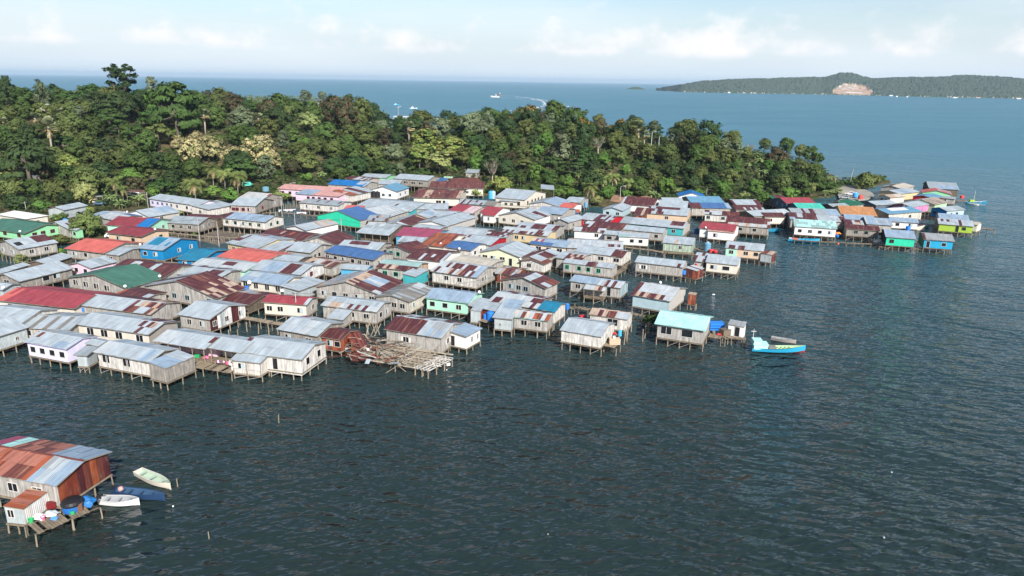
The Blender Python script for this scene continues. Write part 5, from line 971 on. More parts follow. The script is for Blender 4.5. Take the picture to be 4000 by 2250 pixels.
for q in [ # T6
    ('T6', 340, 320, 220, 'round', 'rust', 'reddish brown'), ('T6', 430, 450, 330, 'rain', 'dark', 'broad dark umbrella-shaped'), ('T6', 230, 420, 170, 'round', 'broad', 'rounded mid green'), ('T6', 40, 370, 130, 'round', 'rust', 'reddish brown'),
    ('T6', 740, 540, 220, 'round', 'lime', 'rounded lime green'), ('T6', 765, 390, 110, 'round', 'bright', 'rounded bright green'), ('T6', 960, 430, 250, 'round', 'rust', 'reddish brown', 1.3), ('T6', 1090, 380, 230, 'round', 'rust', 'reddish brown', 1.2), ('T6', 1240, 390, 200, 'round', 'olive', 'rounded olive', 1.2), ('T6', 1440, 370, 190, 'emergent', 'rust', 'gappy brownish', .7),
    ('T6', 1320, 470, 240, 'round', 'dark', 'rounded dark green'), ('T6', 1190, 530, 150, 'round', 'olive', 'rounded olive'), ('T6', 1590, 520, 130, 'round', 'dark', 'rounded dark green'), ('T6', 1840, 460, 170, 'rain', 'rust', 'flat-topped brownish', 1.2), ('T6', 1750, 560, 190, 'round', 'dark', 'rounded dark green'),
    ('T6', 1970, 530, 230, 'wispy', 'grey', 'wispy grey green', .8), ('T6', 2130, 560, 210, 'wispy', 'olive', 'wispy olive', .8), ('T6', 2280, 560, 260, 'wispy', 'grey', 'wispy grey green', 1.0), ('T6', 2380, 600, 200, 'wispy', 'grey', 'wispy grey green', .9),
    ('T6', 130, 560, 260, 'wispy', 'grey', 'wispy grey green', .7), ('T6', 350, 590, 220, 'round', 'olive', 'rounded olive'), ('T6', 560, 660, 200, 'round', 'broad', 'rounded mid green'), ('T6', 900, 640, 250, 'round', 'broad', 'rounded mid green'), ('T6', 1120, 640, 190, 'round', 'olive', 'rounded olive'), ('T6', 1270, 660, 210, 'tall', 'olive', 'tall olive', .75), ('T6', 1410, 610, 220, 'round', 'grey', 'grey green'),
    ('T6', 180, 680, 230, 'round', 'broad', 'rounded mid green'), ('T6', 280, 810, 330, 'round', 'cream', 'cream flowering', 1.1), ('T6', 400, 900, 200, 'round', 'cream', 'cream flowering'), ('T6', 100, 860, 230, 'round', 'cream', 'cream flowering'), ('T6', 640, 790, 200, 'wispy', 'olive', 'wispy olive', .7), ('T6', 690, 750, 140, 'round', 'bright', 'rounded bright green'),
    ('T6', 820, 770, 190, 'round', 'olive', 'rounded olive'), ('T6', 960, 800, 210, 'round', 'olive', 'rounded olive'), ('T6', 700, 900, 260, 'round', 'olive', 'rounded olive'), ('T6', 1160, 820, 230, 'round', 'broad', 'rounded mid green'), ('T6', 1330, 850, 260, 'round', 'olive', 'rounded olive'), ('T6', 1540, 830, 200, 'round', 'grey', 'grey green'), ('T6', 1560, 690, 180, 'round', 'dark', 'rounded dark green'),
    ('T6', 980, 950, 230, 'round', 'dark', 'rounded dark green'), ('T6', 580, 960, 190, 'round', 'rust', 'reddish brown'), ('T6', 1240, 940, 200, 'round', 'dark', 'rounded dark green'), ('T6', 1440, 970, 190, 'round', 'broad', 'rounded mid green'), ('T6', 1590, 990, 130, 'round', 'grey', 'grey green'), ('T6', 730, 1070, 130, 'low', 'bright', 'low bright green'), ('T6', 1030, 1030, 200, 'low', 'broad', 'low mid green'),
    ('T6', 1850, 740, 330, 'tall', 'yellowg', 'yellow green teak', .62, 'large yellow green big-leaved tree behind the grey timber longhouse'), ('T6', 2080, 770, 330, 'tall', 'yellowg', 'teak', .6, 'large olive yellow big-leaved tree above the broken maroon roofs'), ('T6', 1780, 850, 250, 'tall', 'yellowg', 'tall yellow green', .6), ('T6', 1970, 900, 250, 'tall', 'lime', 'tall lime green', .6), ('T6', 2190, 860, 220, 'tall', 'olive', 'tall olive', .6), ('T6', 1720, 930, 160, 'round', 'broad', 'rounded mid green'),
    ('T6', 2330, 760, 220, 'round', 'dark', 'rounded dark green'), ('T6', 2330, 930, 200, 'round', 'bright', 'rounded bright green'), ('T6', 2250, 690, 190, 'round', 'broad', 'rounded mid green'),
    ('T6', 480, 1260, 260, 'low', 'yellowg', 'y', .7, 'low yellow green bush left of the long pink house'), ('T6', 870, 1360, 110, 'lone', 'bright', 'y', .9, 'small round green tree standing in the water before the whitewashed plank house'), ('T6', 2330, 1245, 200, 'low', 'yellowg', 'y', .7, 'pale yellow green bush in front of the broken maroon roofs'),
    ]: T(*q)
for q in [ # T7
    ('T7', 560, 310, 130, 'round', 'orange', 'orange flowering'), ('T7', 790, 290, 260, 'round', 'orange', 'orange flowering', 1.2), ('T7', 640, 330, 200, 'round', 'dark', 'rounded dark green'), ('T7', 880, 330, 180, 'round', 'rust', 'reddish brown'), ('T7', 1020, 340, 150, 'wispy', 'grey', 'wispy grey green', .7), ('T7', 1210, 350, 110, 'round', 'grey', 'grey green'),
    ('T7', 1410, 280, 220, 'round', 'orange', 'orange flowering', 1.35), ('T7', 1580, 310, 170, 'round', 'rust', 'reddish brown'), ('T7', 1350, 380, 170, 'round', 'rust', 'reddish brown'), ('T7', 1820, 340, 190, 'round', 'orange', 'orange flowering', 1.2), ('T7', 1690, 470, 170, 'round', 'orange', 'orange flowering'),
    ('T7', 520, 420, 220, 'round', 'dark', 'rounded dark green'), ('T7', 740, 430, 210, 'round', 'olive', 'rounded olive'), ('T7', 940, 440, 210, 'round', 'broad', 'rounded mid green'), ('T7', 1120, 420, 180, 'round', 'dark', 'rounded dark green'), ('T7', 1260, 470, 190, 'round', 'olive', 'rounded olive'), ('T7', 1450, 450, 200, 'round', 'broad', 'rounded mid green'), ('T7', 1560, 390, 150, 'round', 'olive', 'rounded olive'), ('T7', 1950, 410, 160, 'round', 'dark', 'rounded dark green'),
    ('T7', 380, 520, 220, 'round', 'olive', 'rounded olive'), ('T7', 600, 560, 230, 'round', 'broad', 'rounded mid green'), ('T7', 970, 560, 190, 'round', 'bright', 'rounded bright green'), ('T7', 820, 600, 200, 'round', 'dark', 'rounded dark green'), ('T7', 1300, 620, 280, 'rain', 'dark', 'broad dark umbrella-shaped'), ('T7', 1560, 590, 190, 'bare', 'grey', 'thin grey'), ('T7', 1760, 560, 260, 'round', 'olive', 'rounded olive'), ('T7', 1920, 620, 260, 'round', 'olive', 'rounded olive'),
    ('T7', 120, 470, 200, 'wispy', 'grey', 'wispy grey green', .9), ('T7', 310, 340, 170, 'wispy', 'grey', 'wispy grey green', .9), ('T7', 160, 330, 200, 'wispy', 'olive', 'wispy olive', .9), ('T7', 260, 620, 200, 'round', 'dark', 'rounded dark green'), ('T7', 450, 680, 240, 'round', 'broad', 'rounded mid green'), ('T7', 720, 700, 220, 'round', 'olive', 'rounded olive'), ('T7', 870, 690, 160, 'round', 'bright', 'rounded bright green'), ('T7', 1080, 680, 170, 'round', 'rust', 'reddish brown'),
    ('T7', 1400, 720, 330, 'rain', 'rain', 'broad dark umbrella-shaped', 1.2), ('T7', 1610, 790, 190, 'round', 'bright', 'rounded bright green'), ('T7', 1790, 730, 220, 'round', 'olive', 'rounded olive'), ('T7', 730, 800, 220, 'rain', 'olive', 'broad olive umbrella-shaped'), ('T7', 540, 790, 220, 'round', 'rust', 'reddish brown'), ('T7', 150, 720, 180, 'round', 'bright', 'rounded bright green'), ('T7', 1300, 860, 260, 'rain', 'dark', 'broad dark umbrella-shaped'), ('T7', 1490, 870, 200, 'round', 'dark', 'rounded dark green'),
    ('T7', 360, 880, 250, 'bare', 'rust', 'b', 1.0, 'brownish half bare tree above the cream L-shaped house'), ('T7', 1870, 910, 130, 'round', 'bright', 'rounded bright green'), ('T7', 860, 930, 220, 'round', 'bright', 'rounded bright green', 1.1), ('T7', 1010, 1000, 210, 'round', 'broad', 'rounded mid green'), ('T7', 680, 990, 140, 'tall', 'broad', 'tall mid green', .8), ('T7', 1210, 1040, 190, 'round', 'bright', 'rounded bright green'), ('T7', 460, 1070, 270, 'lone', 'yellowg', 'b', 1.1, 'yellow green rounded tree just behind the cream L-shaped house'), ('T7', 330, 1110, 160, 'low', 'lime', 'low lime green'), ('T7', 840, 1100, 160, 'round', 'broad', 'rounded mid green'), ('T7', 1150, 1160, 260, 'low', 'bright', 'b', 1.0, 'dense bright green tree right of the small grey hilltop roof'),
    ('T7', 1550, 960, 170, 'round', 'olive', 'rounded olive'), ('T7', 1680, 1130, 170, 'low', 'bright', 'low bright green'), ('T7', 1420, 1240, 190, 'low', 'lime', 'b', .8, 'yellow green shrub below the coconut palms, beside the coral roof'),
    ]: T(*q)
for q in [ # T8
    ('T8', 430, 250, 150, 'emergent', 'dark', 'b', .85, 'left of two tall dark trees standing against the sea'), ('T8', 620, 280, 260, 'emergent', 'dark', 'b', .62, 'wider right one of two tall dark trees standing against the sea'), ('T8', 180, 370, 190, 'rain', 'dark', 'broad dark umbrella-shaped'), ('T8', 340, 360, 130, 'wispy', 'grey', 'wispy grey green', .8), ('T8', 500, 460, 190, 'round', 'rust', 'reddish brown', 1.1),
    ('T8', 820, 440, 200, 'round', 'broad', 'rounded mid green'), ('T8', 660, 430, 180, 'round', 'olive', 'rounded olive'), ('T8', 1020, 420, 150, 'tall', 'olive', 'b', .75, 'tall olive tree peaking above its neighbours on the right shoulder'), ('T8', 930, 470, 180, 'round', 'grey', 'grey green'), ('T8', 300, 560, 260, 'round', 'olive', 'rounded olive'), ('T8', 90, 560, 220, 'round', 'olive', 'rounded olive'), ('T8', 640, 570, 230, 'round', 'broad', 'rounded mid green'), ('T8', 790, 610, 190, 'round', 'olive', 'rounded olive'),
    ('T8', 970, 590, 230, 'round', 'olive', 'rounded olive'), ('T8', 1230, 510, 130, 'bare', 'dry', 'b', .9, 'thin bare grey tree near the right end of the ridge'), ('T8', 1390, 510, 150, 'round', 'olive', 'rounded olive'), ('T8', 1190, 560, 140, 'round', 'olive', 'rounded olive'), ('T8', 1530, 600, 270, 'round', 'rust', 'reddish brown'), ('T8', 1640, 520, 190, 'round', 'broad', 'rounded mid green'), ('T8', 1790, 560, 160, 'round', 'olive', 'rounded olive'), ('T8', 1910, 570, 200, 'tall', 'broad', 'tall mid green', .75), ('T8', 1990, 620, 150, 'tall', 'broad', 'b', .7, 'rightmost tall tree at the end of the wooded ridge'),
    ('T8', 100, 740, 200, 'round', 'dark', 'rounded dark green'), ('T8', 150, 830, 180, 'round', 'olive', 'rounded olive'), ('T8', 370, 730, 220, 'round', 'dark', 'rounded dark green'), ('T8', 560, 730, 200, 'round', 'dark', 'rounded dark green'), ('T8', 690, 810, 200, 'round', 'olive', 'rounded olive'), ('T8', 860, 720, 180, 'round', 'dark', 'rounded dark green'), ('T8', 1010, 820, 230, 'round', 'olive', 'rounded olive'), ('T8', 1080, 730, 170, 'round', 'broad', 'rounded mid green'),
    ('T8', 300, 910, 230, 'lone', 'bright', 'b', 1.1, 'vivid green rounded tree left of the deep blue gabled house'), ('T8', 920, 950, 230, 'round', 'bright', 'rounded bright green'), ('T8', 800, 860, 180, 'round', 'dark', 'rounded dark green'), ('T8', 590, 900, 220, 'round', 'dark', 'rounded dark green'), ('T8', 1290, 940, 220, 'round', 'bright', 'rounded bright green'), ('T8', 1380, 1050, 150, 'tall', 'bright', 'tall bright green', .7), ('T8', 1440, 700, 150, 'round', 'bright', 'rounded bright green'), ('T8', 1600, 720, 200, 'round', 'broad', 'rounded mid green'),
    ('T8', 1790, 700, 200, 'round', 'olive', 'rounded olive'), ('T8', 1950, 760, 190, 'round', 'broad', 'rounded mid green'), ('T8', 1590, 900, 230, 'round', 'olive', 'rounded olive'), ('T8', 1800, 880, 220, 'round', 'broad', 'rounded mid green'), ('T8', 2000, 890, 210, 'round', 'broad', 'rounded mid green'), ('T8', 1680, 1010, 200, 'low', 'bright', 'low bright green'), ('T8', 1500, 830, 180, 'round', 'dark', 'rounded dark green'), ('T8', 2120, 930, 190, 'low', 'broad', 'low mid green'), ('T8', 1870, 1000, 160, 'low', 'broad', 'low mid green'),
    ('R3', 1090, 380, 600, 'lone', 'olive', 'b', .95, 'lone bushy olive tree on the pebbly point'), ('R3', 520, 340, 170, 'low', 'dark', 'b', .8, 'small dark bush by the leaning white pole'), ('R3', 880, 570, 90, 'wispy', 'yellowg', 'b', .8, 'thin yellow green sapling left of the lone bushy tree'),
    ]: T(*q)
for q in [ # palms and bananas
    ('T5', 30, 560, 100, 'fan', '', 'fan'), ('T5', 330, 520, 120, 'fan', '', 'fan'), ('T5', 570, 470, 110, 'fan', '', 'fan'), ('T5', 1920, 490, 130, 'fan', '', 'fan'), ('T5', 455, 610, 150, 'fan', '', 'b', 1.5, 'tall fan palm with a long pale trunk on the left hillside'),
    ('T6', 265, 520, 120, 'fan', '', 'fan'), ('T6', 1680, 610, 130, 'fan', '', 'fan'), ('T7', 2010, 450, 200, 'fan', '', 'fan'), ('T7', 2080, 530, 130, 'fan', '', 'fan'), ('T6', 570, 640, 110, 'coconut', '', 'coconut'), ('T6', 540, 350, 110, 'coconut', '', 'coconut'),
    ('T5', 1085, 1110, 180, 'coconut', '', 'coconut'), ('T5', 1150, 1180, 150, 'coconut', '', 'coconut'), ('T5', 1830, 1130, 240, 'coconut', '', 'coconut'), ('T5', 2000, 1000, 200, 'coconut', '', 'coconut'), ('T5', 2110, 1030, 200, 'coconut', '', 'coconut'), ('T5', 2230, 1060, 220, 'coconut', '', 'coconut'),
    ('T7', 965, 850, 180, 'coconut', '', 'coconut'), ('T7', 1470, 1120, 250, 'coconut', '', 'coconut'), ('T7', 1450, 960, 140, 'coconut', '', 'coconut'), ('T7', 1600, 1010, 200, 'coconut', '', 'coconut'), ('T7', 1720, 980, 200, 'coconut', '', 'coconut'), ('T7', 1900, 1050, 190, 'coconut', '', 'coconut'), ('T7', 1330, 980, 90, 'coconut', '', 'coconut'), ('T8', 1930, 930, 150, 'coconut', '', 'coconut'),
    ('T5', 1040, 1260, 150, 'banana', '', 'banana'), ('T5', 1150, 1310, 150, 'banana', '', 'banana'), ('T5', 1300, 1270, 170, 'banana', '', 'banana'), ('T5', 1000, 1190, 110, 'banana', '', 'banana'), ('T6', 860, 1050, 130, 'banana', '', 'banana'), ('T6', 1130, 1020, 90, 'banana', '', 'banana'), ('T7', 330, 760, 140, 'banana', '', 'banana'),
    ('T8', 150, 1030, 160, 'banana', '', 'banana'), ('T8', 420, 980, 130, 'banana', '', 'banana'), ('T8', 1300, 590, 130, 'banana', '', 'banana'), ('T8', 1340, 660, 140, 'banana', '', 'banana'), ('T8', 1370, 790, 170, 'banana', '', 'banana'), ('T8', 1210, 700, 110, 'banana', '', 'banana'), ('T8', 2140, 850, 110, 'banana', '', 'banana'), ('R3', 260, 610, 240, 'banana', '', 'banana'), ('R3', 450, 620, 260, 'banana', '', 'banana'), ('R3', 820, 290, 120, 'coconut', '', 'coconut'), ('R3', 710, 370, 110, 'coconut', '', 'coconut'), ('T8', 2070, 1000, 110, 'banana', '', 'banana'),
    ('U1', 620, 430, 150, 'banana', '', 'banana'), ('U1', 660, 380, 110, 'banana', '', 'banana'),
    ]: T(*q)
# trees that stand among the houses
def tree_at(t, x, y, z, sc, shape, colr, label, hs=1.0):
    p = at(t, x, y, z); return put_tree((p.x, p.y, max(0, z - .3)), shape, colr, sc, 'b', hs, label)
tree_at('U1', 1000, 665, .6, .92, 'lone', 'olive', 'round dark tree with pale forked limbs among the houses on the left', 1.15)
tree_at('U1', 650, 870, .6, .42, 'low', 'bright', 'leafy shrub left of the bright coral roof')
tree_at('U1', 250, 960, .6, .50, 'wispy', 'lime', 'feathery pale green bush before the skylit plank house', .5)
tree_at('U1', 690, 480, .8, .5, 'low', 'broad', 'green bush right of the white hip-roofed house')
tree_at('U1', 1000, 400, .8, .5, 'low', 'yellowg', 'yellowish bush under the lime tree')
for q in [('U1', 1620, 870, .5, .35, 'low', 'bright', 'small bush between the bright coral roof and the blue walled house'), ('U1', 20, 900, .6, .40, 'low', 'olive', 'bush at the left edge below the skylit plank house'), ('U1', 690, 730, .6, .45, 'low', 'olive', 'olive bush right of the skylit plank house'), ('U1', 1120, 640, .6, .42, 'low', 'broad', 'low bush at the foot of the round dark tree'), ('U1', 2010, 420, .6, .38, 'low', 'lime', 'lime bush below the long lilac house'),
          ('T7', 1250, 1215, .8, .6, 'low', 'bright', 'bright bush left of the coconut grove'), ('T7', 1530, 1300, .8, .6, 'low', 'lime', 'lime bush below the coconut grove'), ('T7', 1640, 1230, .8, .7, 'low', 'bright', 'bright bush right of the coconut grove'), ('T7', 1880, 1215, .8, .5, 'low', 'bright', 'leafy bush behind the dirt landing'), ('T8', 640, 1050, .8, .55, 'low', 'bright', 'bright bush right of the deep blue gabled house'), ('T8', 1160, 1075, .8, .5, 'low', 'lime', 'lime bush at the forest foot left of the red roofed slate house'), ('T7', 720, 1190, .8, .55, 'low', 'broad', 'bush behind the cream L-shaped house')]: tree_at(*q)
tree_at('U1', 740, 650, .6, .40, 'low', 'grey', 'grey green bush by the mint hut')
tree_at('L4', 1290, 770, .3, .36, 'low', 'broad', 'green shrub on the plank bridge left of the mint roofed house')
tree_at('U2', 160, 655, .3, .24, 'low', 'bright', 'tiny green bush on the mud below the grey board house')
# ---- trees filling the canopy behind and between the surveyed ones
FILL = [('round', 'olive', 'rounded olive'), ('round', 'broad', 'rounded mid green'), ('round', 'dark', 'rounded dark green'), ('rain', 'rain', 'broad dark umbrella-shaped'), ('wispy', 'grey', 'wispy grey green'), ('round', 'broad', 'rounded mid green')]
def fill_canopy():
    pos = [(o.location.x, o.location.y, 4.3 * o.scale.x) for o, d, l in TREES if d not in ('fan', 'coconut', 'banana')]
    r = random.Random(5); n = 0; tries = 0
    while n < 95 and tries < 9000:
        tries += 1
        a = r.uniform(-.76, END_A - .07); w = interp(_ca, a, 2); t = r.uniform(8, w * 1.35); y = interp(FA, a) + t; x = a * y; sc = r.uniform(1.05, 1.7) * (1 if t > 25 else .7)
        X_, Y_ = proj((x, y, terrain(x, y) + 5))
        if X_ < -120 or X_ > 2900: continue
        if 3010 < X_ < 3080 and t < 40: continue
        if any((x - u) ** 2 + (y - v) ** 2 < (.80 * (q + 4.3 * sc)) ** 2 for u, v, q in pos): continue
        s, c, d = r.choice(FILL); put_tree((x, y, terrain(x, y)), s, c, sc, d, r.uniform(.85, 1.1) * (.75 if s == 'wispy' else 1)); pos.append((x, y, 4.3 * sc)); n += 1
    print('fill', n, 'trees', len(TREES))
fill_canopy()
# ---- undergrowth
def undergrowth():
    r = random.Random(3); b = MB()
    for i in range(15000):
        a = r.uniform(-.78, END_A - .01); w = interp(_ca, a, 2); t = r.uniform(-3, w * 1.3); y = interp(FA, a) + t; x = a * y
        X_, Y_ = proj((x, y, 2))
        if X_ < -80: continue
        if X_ > 3225 and t > 12: continue
        if 3015 < X_ < 3075 and 6 < t < 45 and r.random() < .75: continue
        if t < 8 and (1180 < X_ < 1960 or 2380 < X_ < 2560): continue
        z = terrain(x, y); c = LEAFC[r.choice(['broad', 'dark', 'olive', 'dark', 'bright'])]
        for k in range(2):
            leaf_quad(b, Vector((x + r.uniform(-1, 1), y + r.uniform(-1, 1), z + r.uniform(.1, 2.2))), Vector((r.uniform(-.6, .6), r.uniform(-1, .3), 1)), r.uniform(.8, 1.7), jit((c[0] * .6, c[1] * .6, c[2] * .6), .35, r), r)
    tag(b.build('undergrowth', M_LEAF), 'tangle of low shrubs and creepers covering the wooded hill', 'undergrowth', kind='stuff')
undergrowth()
# ---- labels: kind, place on the slope, landmark below it, and order among look-alikes
MARK = [(-500, 210, 'above the green roofed house'), (210, 430, 'above the corrugated shed'), (430, 600, 'above the banana grove'), (600, 780, 'above the long lilac house'), (780, 960, 'above the leaning coconut palms'), (960, 1130, 'left of the long pink house'), (1130, 1330, 'above the long pink house'), (1330, 1540, 'above the vivid blue roof'), (1540, 1700, 'above the grey timber longhouse'), (1700, 1900, 'above the broken maroon roofs'), (1900, 2110, 'above the cream L-shaped house'), (2110, 2300, 'left of the coconut grove'), (2300, 2470, 'above the coconut grove'), (2470, 2660, 'above the dirt landing'), (2660, 2800, 'above the deep blue gabled house'), (2800, 2960, 'left of the red clay bank'), (2960, 3100, 'around the red clay bank'), (3100, 3700, 'above the dark green roof')]
def label_trees():
    groups = {}
    for o, d, l in TREES:
        if l: continue
        x, y, z = o.location; a = x / y; t = (y - interp(FA, a)) / interp(_ca, a, 2); X_, Y_ = proj((x, y, z + 4))
        lv = 'near the foot' if t < .3 else 'halfway up' if t < .7 else 'high up'
        mk = next((s for p, q, s in MARK if p <= X_ < q), 'at the far left'); nm = {'fan': 'fan palm', 'coconut': 'coconut palm', 'banana': 'banana plant'}.get(d, d + ' tree')
        groups.setdefault('%s %s %s' % (nm, lv, mk), []).append((X_, o))
    ordn = ['first', 'second', 'third', 'fourth', 'fifth', 'sixth', 'seventh', 'eighth', 'ninth', 'tenth']
    for g, lst in groups.items():
        lst.sort(key=lambda q: q[0]); n = len(lst)
        for i, (X_, o) in enumerate(lst):
            sfx = '' if n == 1 else (', left one' if i == 0 else ', right one') if n == 2 else ', leftmost' if i == 0 else ', rightmost' if i == n - 1 else ', middle one' if n == 3 else ', %s from left' % ordn[i]
            o['label'] = g + sfx
label_trees()
# ================================================================ boardwalks, decks, piles, poles
def P3(t, p, z):
    return tp(t, p, z)
def walk(t, pts, wd, label, z=1.45, name='boardwalk', cat='boardwalk', rail=False, gap=.06, posts=True, k=2.6):
    r = random.Random(len(label) * 7 + len(pts)); Q = [P3(t, p, z) for p in pts]
    root = thing(name, (Q[0].x, Q[0].y, 0), label, cat); b = MB()
    for i in range(len(Q) - 1):
        p, q = Q[i], Q[i + 1]; u = (q - p); L = u.length; u.normalize(); s = Vector((-u.y, u.x, 0)); n = int(L / .3)
        for j in range(n):
            if r.random() < gap: continue
            c = jit(PAL['deck'], .22, r); o = p + u * (j * .3) - s * (wd / 2 + r.uniform(-.08, .12)) + Vector((0, 0, r.uniform(-.02, .02)))
            b.box(o, u * .26, s * (wd + r.uniform(-.1, .2)), (0, 0, .05), c)
        for e in (-.38, .38): b.beam(p + s * wd * e - Vector((0, 0, .1)), q + s * wd * e - Vector((0, 0, .1)), .09, .14, PAL['woodd'])
        if posts:
            m = max(1, round(L / k))
            for j in range(m + 1):
                for e in (-.42, .42): add_post(root, p + u * (L * j / m) + s * wd * e, -.7, z - .12 + (r.uniform(.0, .9) if r.random() < .25 else 0), .8)
    b.build('planks', M_WOOD, root, root.location); return root
walk('L2', [(705, 548), (1195, 632)], 1.5, 'sunlit plank walkway between the smooth zinc house and the dusky red roofed house')
walk('U1', [(1880, 600), (2330, 648), ('U2', 760, 668)], 1.0, 'narrow plank walkway across the mud below the grey board house', 1.3)
walk('U2', [(740, 400), (1110, 372), (1590, 418)], 1.0, 'thin footbridge across the dark pond behind the turquoise gable', 1.3)
walk('U4', [(985, 768), (1260, 800), (1440, 830), (2060, 868)], 1.3, 'long boardwalk running past the white and grey green houses', 1.5)
walk('L4', [(1080, 655), (1345, 705)], 1.3, 'plank bridge with a shrub leading to the mint roofed house', 1.5)
walk('R1', [(1330, 945), (1760, 972), (1990, 978)], .9, 'rickety walkway in front of the long white house', 1.0)
walk('R2', [(20, 985), (440, 1000)], .9, 'rickety walkway in front of the weathered plank house', 1.0)
walk('R2', [(440, 1032), (1060, 1068)], 1.0, 'low walkway linking the turquoise green and sky blue houses', .9)
walk('R2', [(1720, 790), (1930, 815)], 2.2, 'small jetty reaching out right of the lime green house', 1.5, 'jetty', 'jetty')
walk('R2', [(1440, 440), (1560, 432)], 2.0, 'platform by the outrigger boats at the tip', 1.3, 'jetty', 'jetty')
walk('U4', [(880, 1075), (960, 1020), (1080, 945)], 1.6, 'crooked walkway right of the green shuttered house', 1.4, gap=.15)
walk('L4', [(360, 590), (440, 575), (590, 610)], 1.6, 'broken plank landing between the blue tarpaulin and the rust and white roof', 1.4, gap=.3)
walk('U2', [(560, 640), (950, 665)], 1.0, 'plank path below the pale blue zinc house on stilts', 1.0)
walk('U1', [(1640, 925), (2050, 955)], 1.2, 'plank path along the foot of the blue walled house', 1.4)
walk('B', [(250, 620), (470, 655), (570, 640)], 2.4, 'cluttered deck between the mint roofed house and the toilet shed', 1.5, 'deck', 'deck')
walk('B', [(570, 650), (830, 690)], 1.0, 'front step of the toilet shed', 1.45, 'deck', 'deck')
walk('L4', [(745, 985), (915, 1020)], 2.6, 'side deck of the blank walled house piled with buckets', 1.6, 'deck', 'deck')
walk('L1', [('L2', 160, 1075), ('L2', 640, 1150)], 2.6, 'open plank deck before the laundry porch in the front row', 1.45, 'deck', 'deck', gap=.12)
walk('L3', [(1395, 575), (1500, 600)], 2.0, 'small platform carrying the two blue tanks', 1.5, 'deck', 'deck')
walk('L4', [(1625, 500), (1715, 520)], .8, 'plank leading to the rusty sheet shack', 1.4)
walk('U4', [(1840, 1060), (1920, 1000)], 1.6, 'short landing between the maroon lean-to and the cream plank house', 1.4, gap=.2)
walk('U4', [(1790, 780), (2130, 870)], 2.0, 'deck with the light blue tank beside the half mint house', 1.5, 'deck', 'deck', gap=.15)
walk('F', [(330, 1215), (760, 1030), (1080, 905)], 3.2, 'ragged plank deck in front of the near rusty house', 1.5, 'deck', 'deck', gap=.22)
walk('T6', [(1330, 1265), (1420, 1262)], 2.0, 'platform for the three black tanks', 2.2, 'deck', 'deck')
def pile(t, x, y, h, label, group, z=0.0, k=1.0):
    p = at(t, x, y, z); o = thing('wooden_pile', (p.x, p.y, -.6), label, 'pile', group)
    q = link('shaft', RNG.choice(POSTS), o); q.scale = (k, k, h + .6); q.rotation_euler = (RNG.uniform(-.06, .06), RNG.uniform(-.06, .06), 0)
for x, y, h in [(568, 745, 1.0), (665, 752, 1.3), (770, 712, 2.0), (893, 735, 2.0), (1015, 752, 2.6), (1120, 745, 1.4)]:
    pile('L2', x, y, h, 'bare wooden pile rising from the dark water below the plank walkway', 'bare piles below the plank walkway')
for x, y, h in [(1190, 968, 2.6), (1210, 932, 2.6), (1245, 885, 2.6), (975, 1005, 3.2), (1008, 968, 3.0)]:
    pile('L4', x, y, h, 'bare wooden pile standing left of the mint roofed house', 'bare piles left of the mint roofed house')
for i in range(22):
    pile('U2', 560 + i * 18 + RNG.uniform(-8, 8), 625 + RNG.uniform(-35, 22), RNG.uniform(1.0, 2.3), 'old pile stump on the mud below the pale blue zinc house', 'pile stumps on the mud')
for i in range(14):
    pile('U2', 1185 + i * 16, 330 + RNG.uniform(-18, 24), RNG.uniform(1.5, 3.2), 'tall stripped pile beside the dark pond', 'stripped piles by the pond')
for i in range(12):
    pile('U2', 270 + i * 22, 700 + RNG.uniform(-25, 25), RNG.uniform(.8, 1.8), 'short pile stump left of the teal roof', 'pile stumps left of the teal roof')
pile('F', 2005, 728, 1.1, 'lone mooring stake right of the upper white boat', None, k=.7)
pile('N', 1089, 1652, 1.4, 'solitary thin stake in open water below the front row', None, k=.6)
pile('N', 816, 2105, .9, 'short pale stake in the dark water at the bottom', None, k=.5)
POLETOPS = []
def upole(t, x, yb, yt, label, arm=True, z=.6, name='utility_pole', lamp=False, rd=.11, xt=None):
    p = at(t, x, yb, z); d = (p - EYE).dot(fwd); s = TILES[t][2]; h = (yb - yt) / s * d / FPX / math.cos(PITCH) * .985; lean = ((xt - x) / s * d / FPX) if xt else 0
    o = thing(name, (p.x, p.y, z - 1), label, 'street lamp' if lamp else 'utility pole'); b = MB(); top = Vector((lean, 0, h + 1))
    b.tube([(0, 0, 0), top * .5, top], [rd, rd * .85, rd * .7], (.40, .38, .35) if not lamp else (.45, .46, .47), 6); b.build('shaft', M_PLAIN, o)
    if not lamp: POLETOPS.append((Vector((p.x, p.y, z - 1)) + top - Vector((0, 0, .3)), label))
    if lamp:
        b = MB(); b.tube([top, top + Vector((.7, -.2, .45)), top + Vector((1.5, -.4, .5))], [.05, .05, .05], (.45, .46, .47), 5); b.build('arm', M_PLAIN, o); b = MB(); b.cbox(top + Vector((1.7, -.45, .42)), .7, .25, .14, PAL['white']); b.build('lamp_head', M_PLAIN, o)
    elif arm:
        b = MB(); b.box(top + Vector((-.6, -.05, -.5)), (1.2, 0, 0), (0, .1, 0), (0, 0, .1), PAL['woodd'])
        b.build('crossarm', M_WOOD, o); q = MB()
        for k in (-.5, 0, .5): q.tube([top + Vector((k, 0, -.4)), top + Vector((k, 0, -.22))], [.04, .03], PAL['greyw'], 5)
        q.build('insulators', M_PLAIN, o)
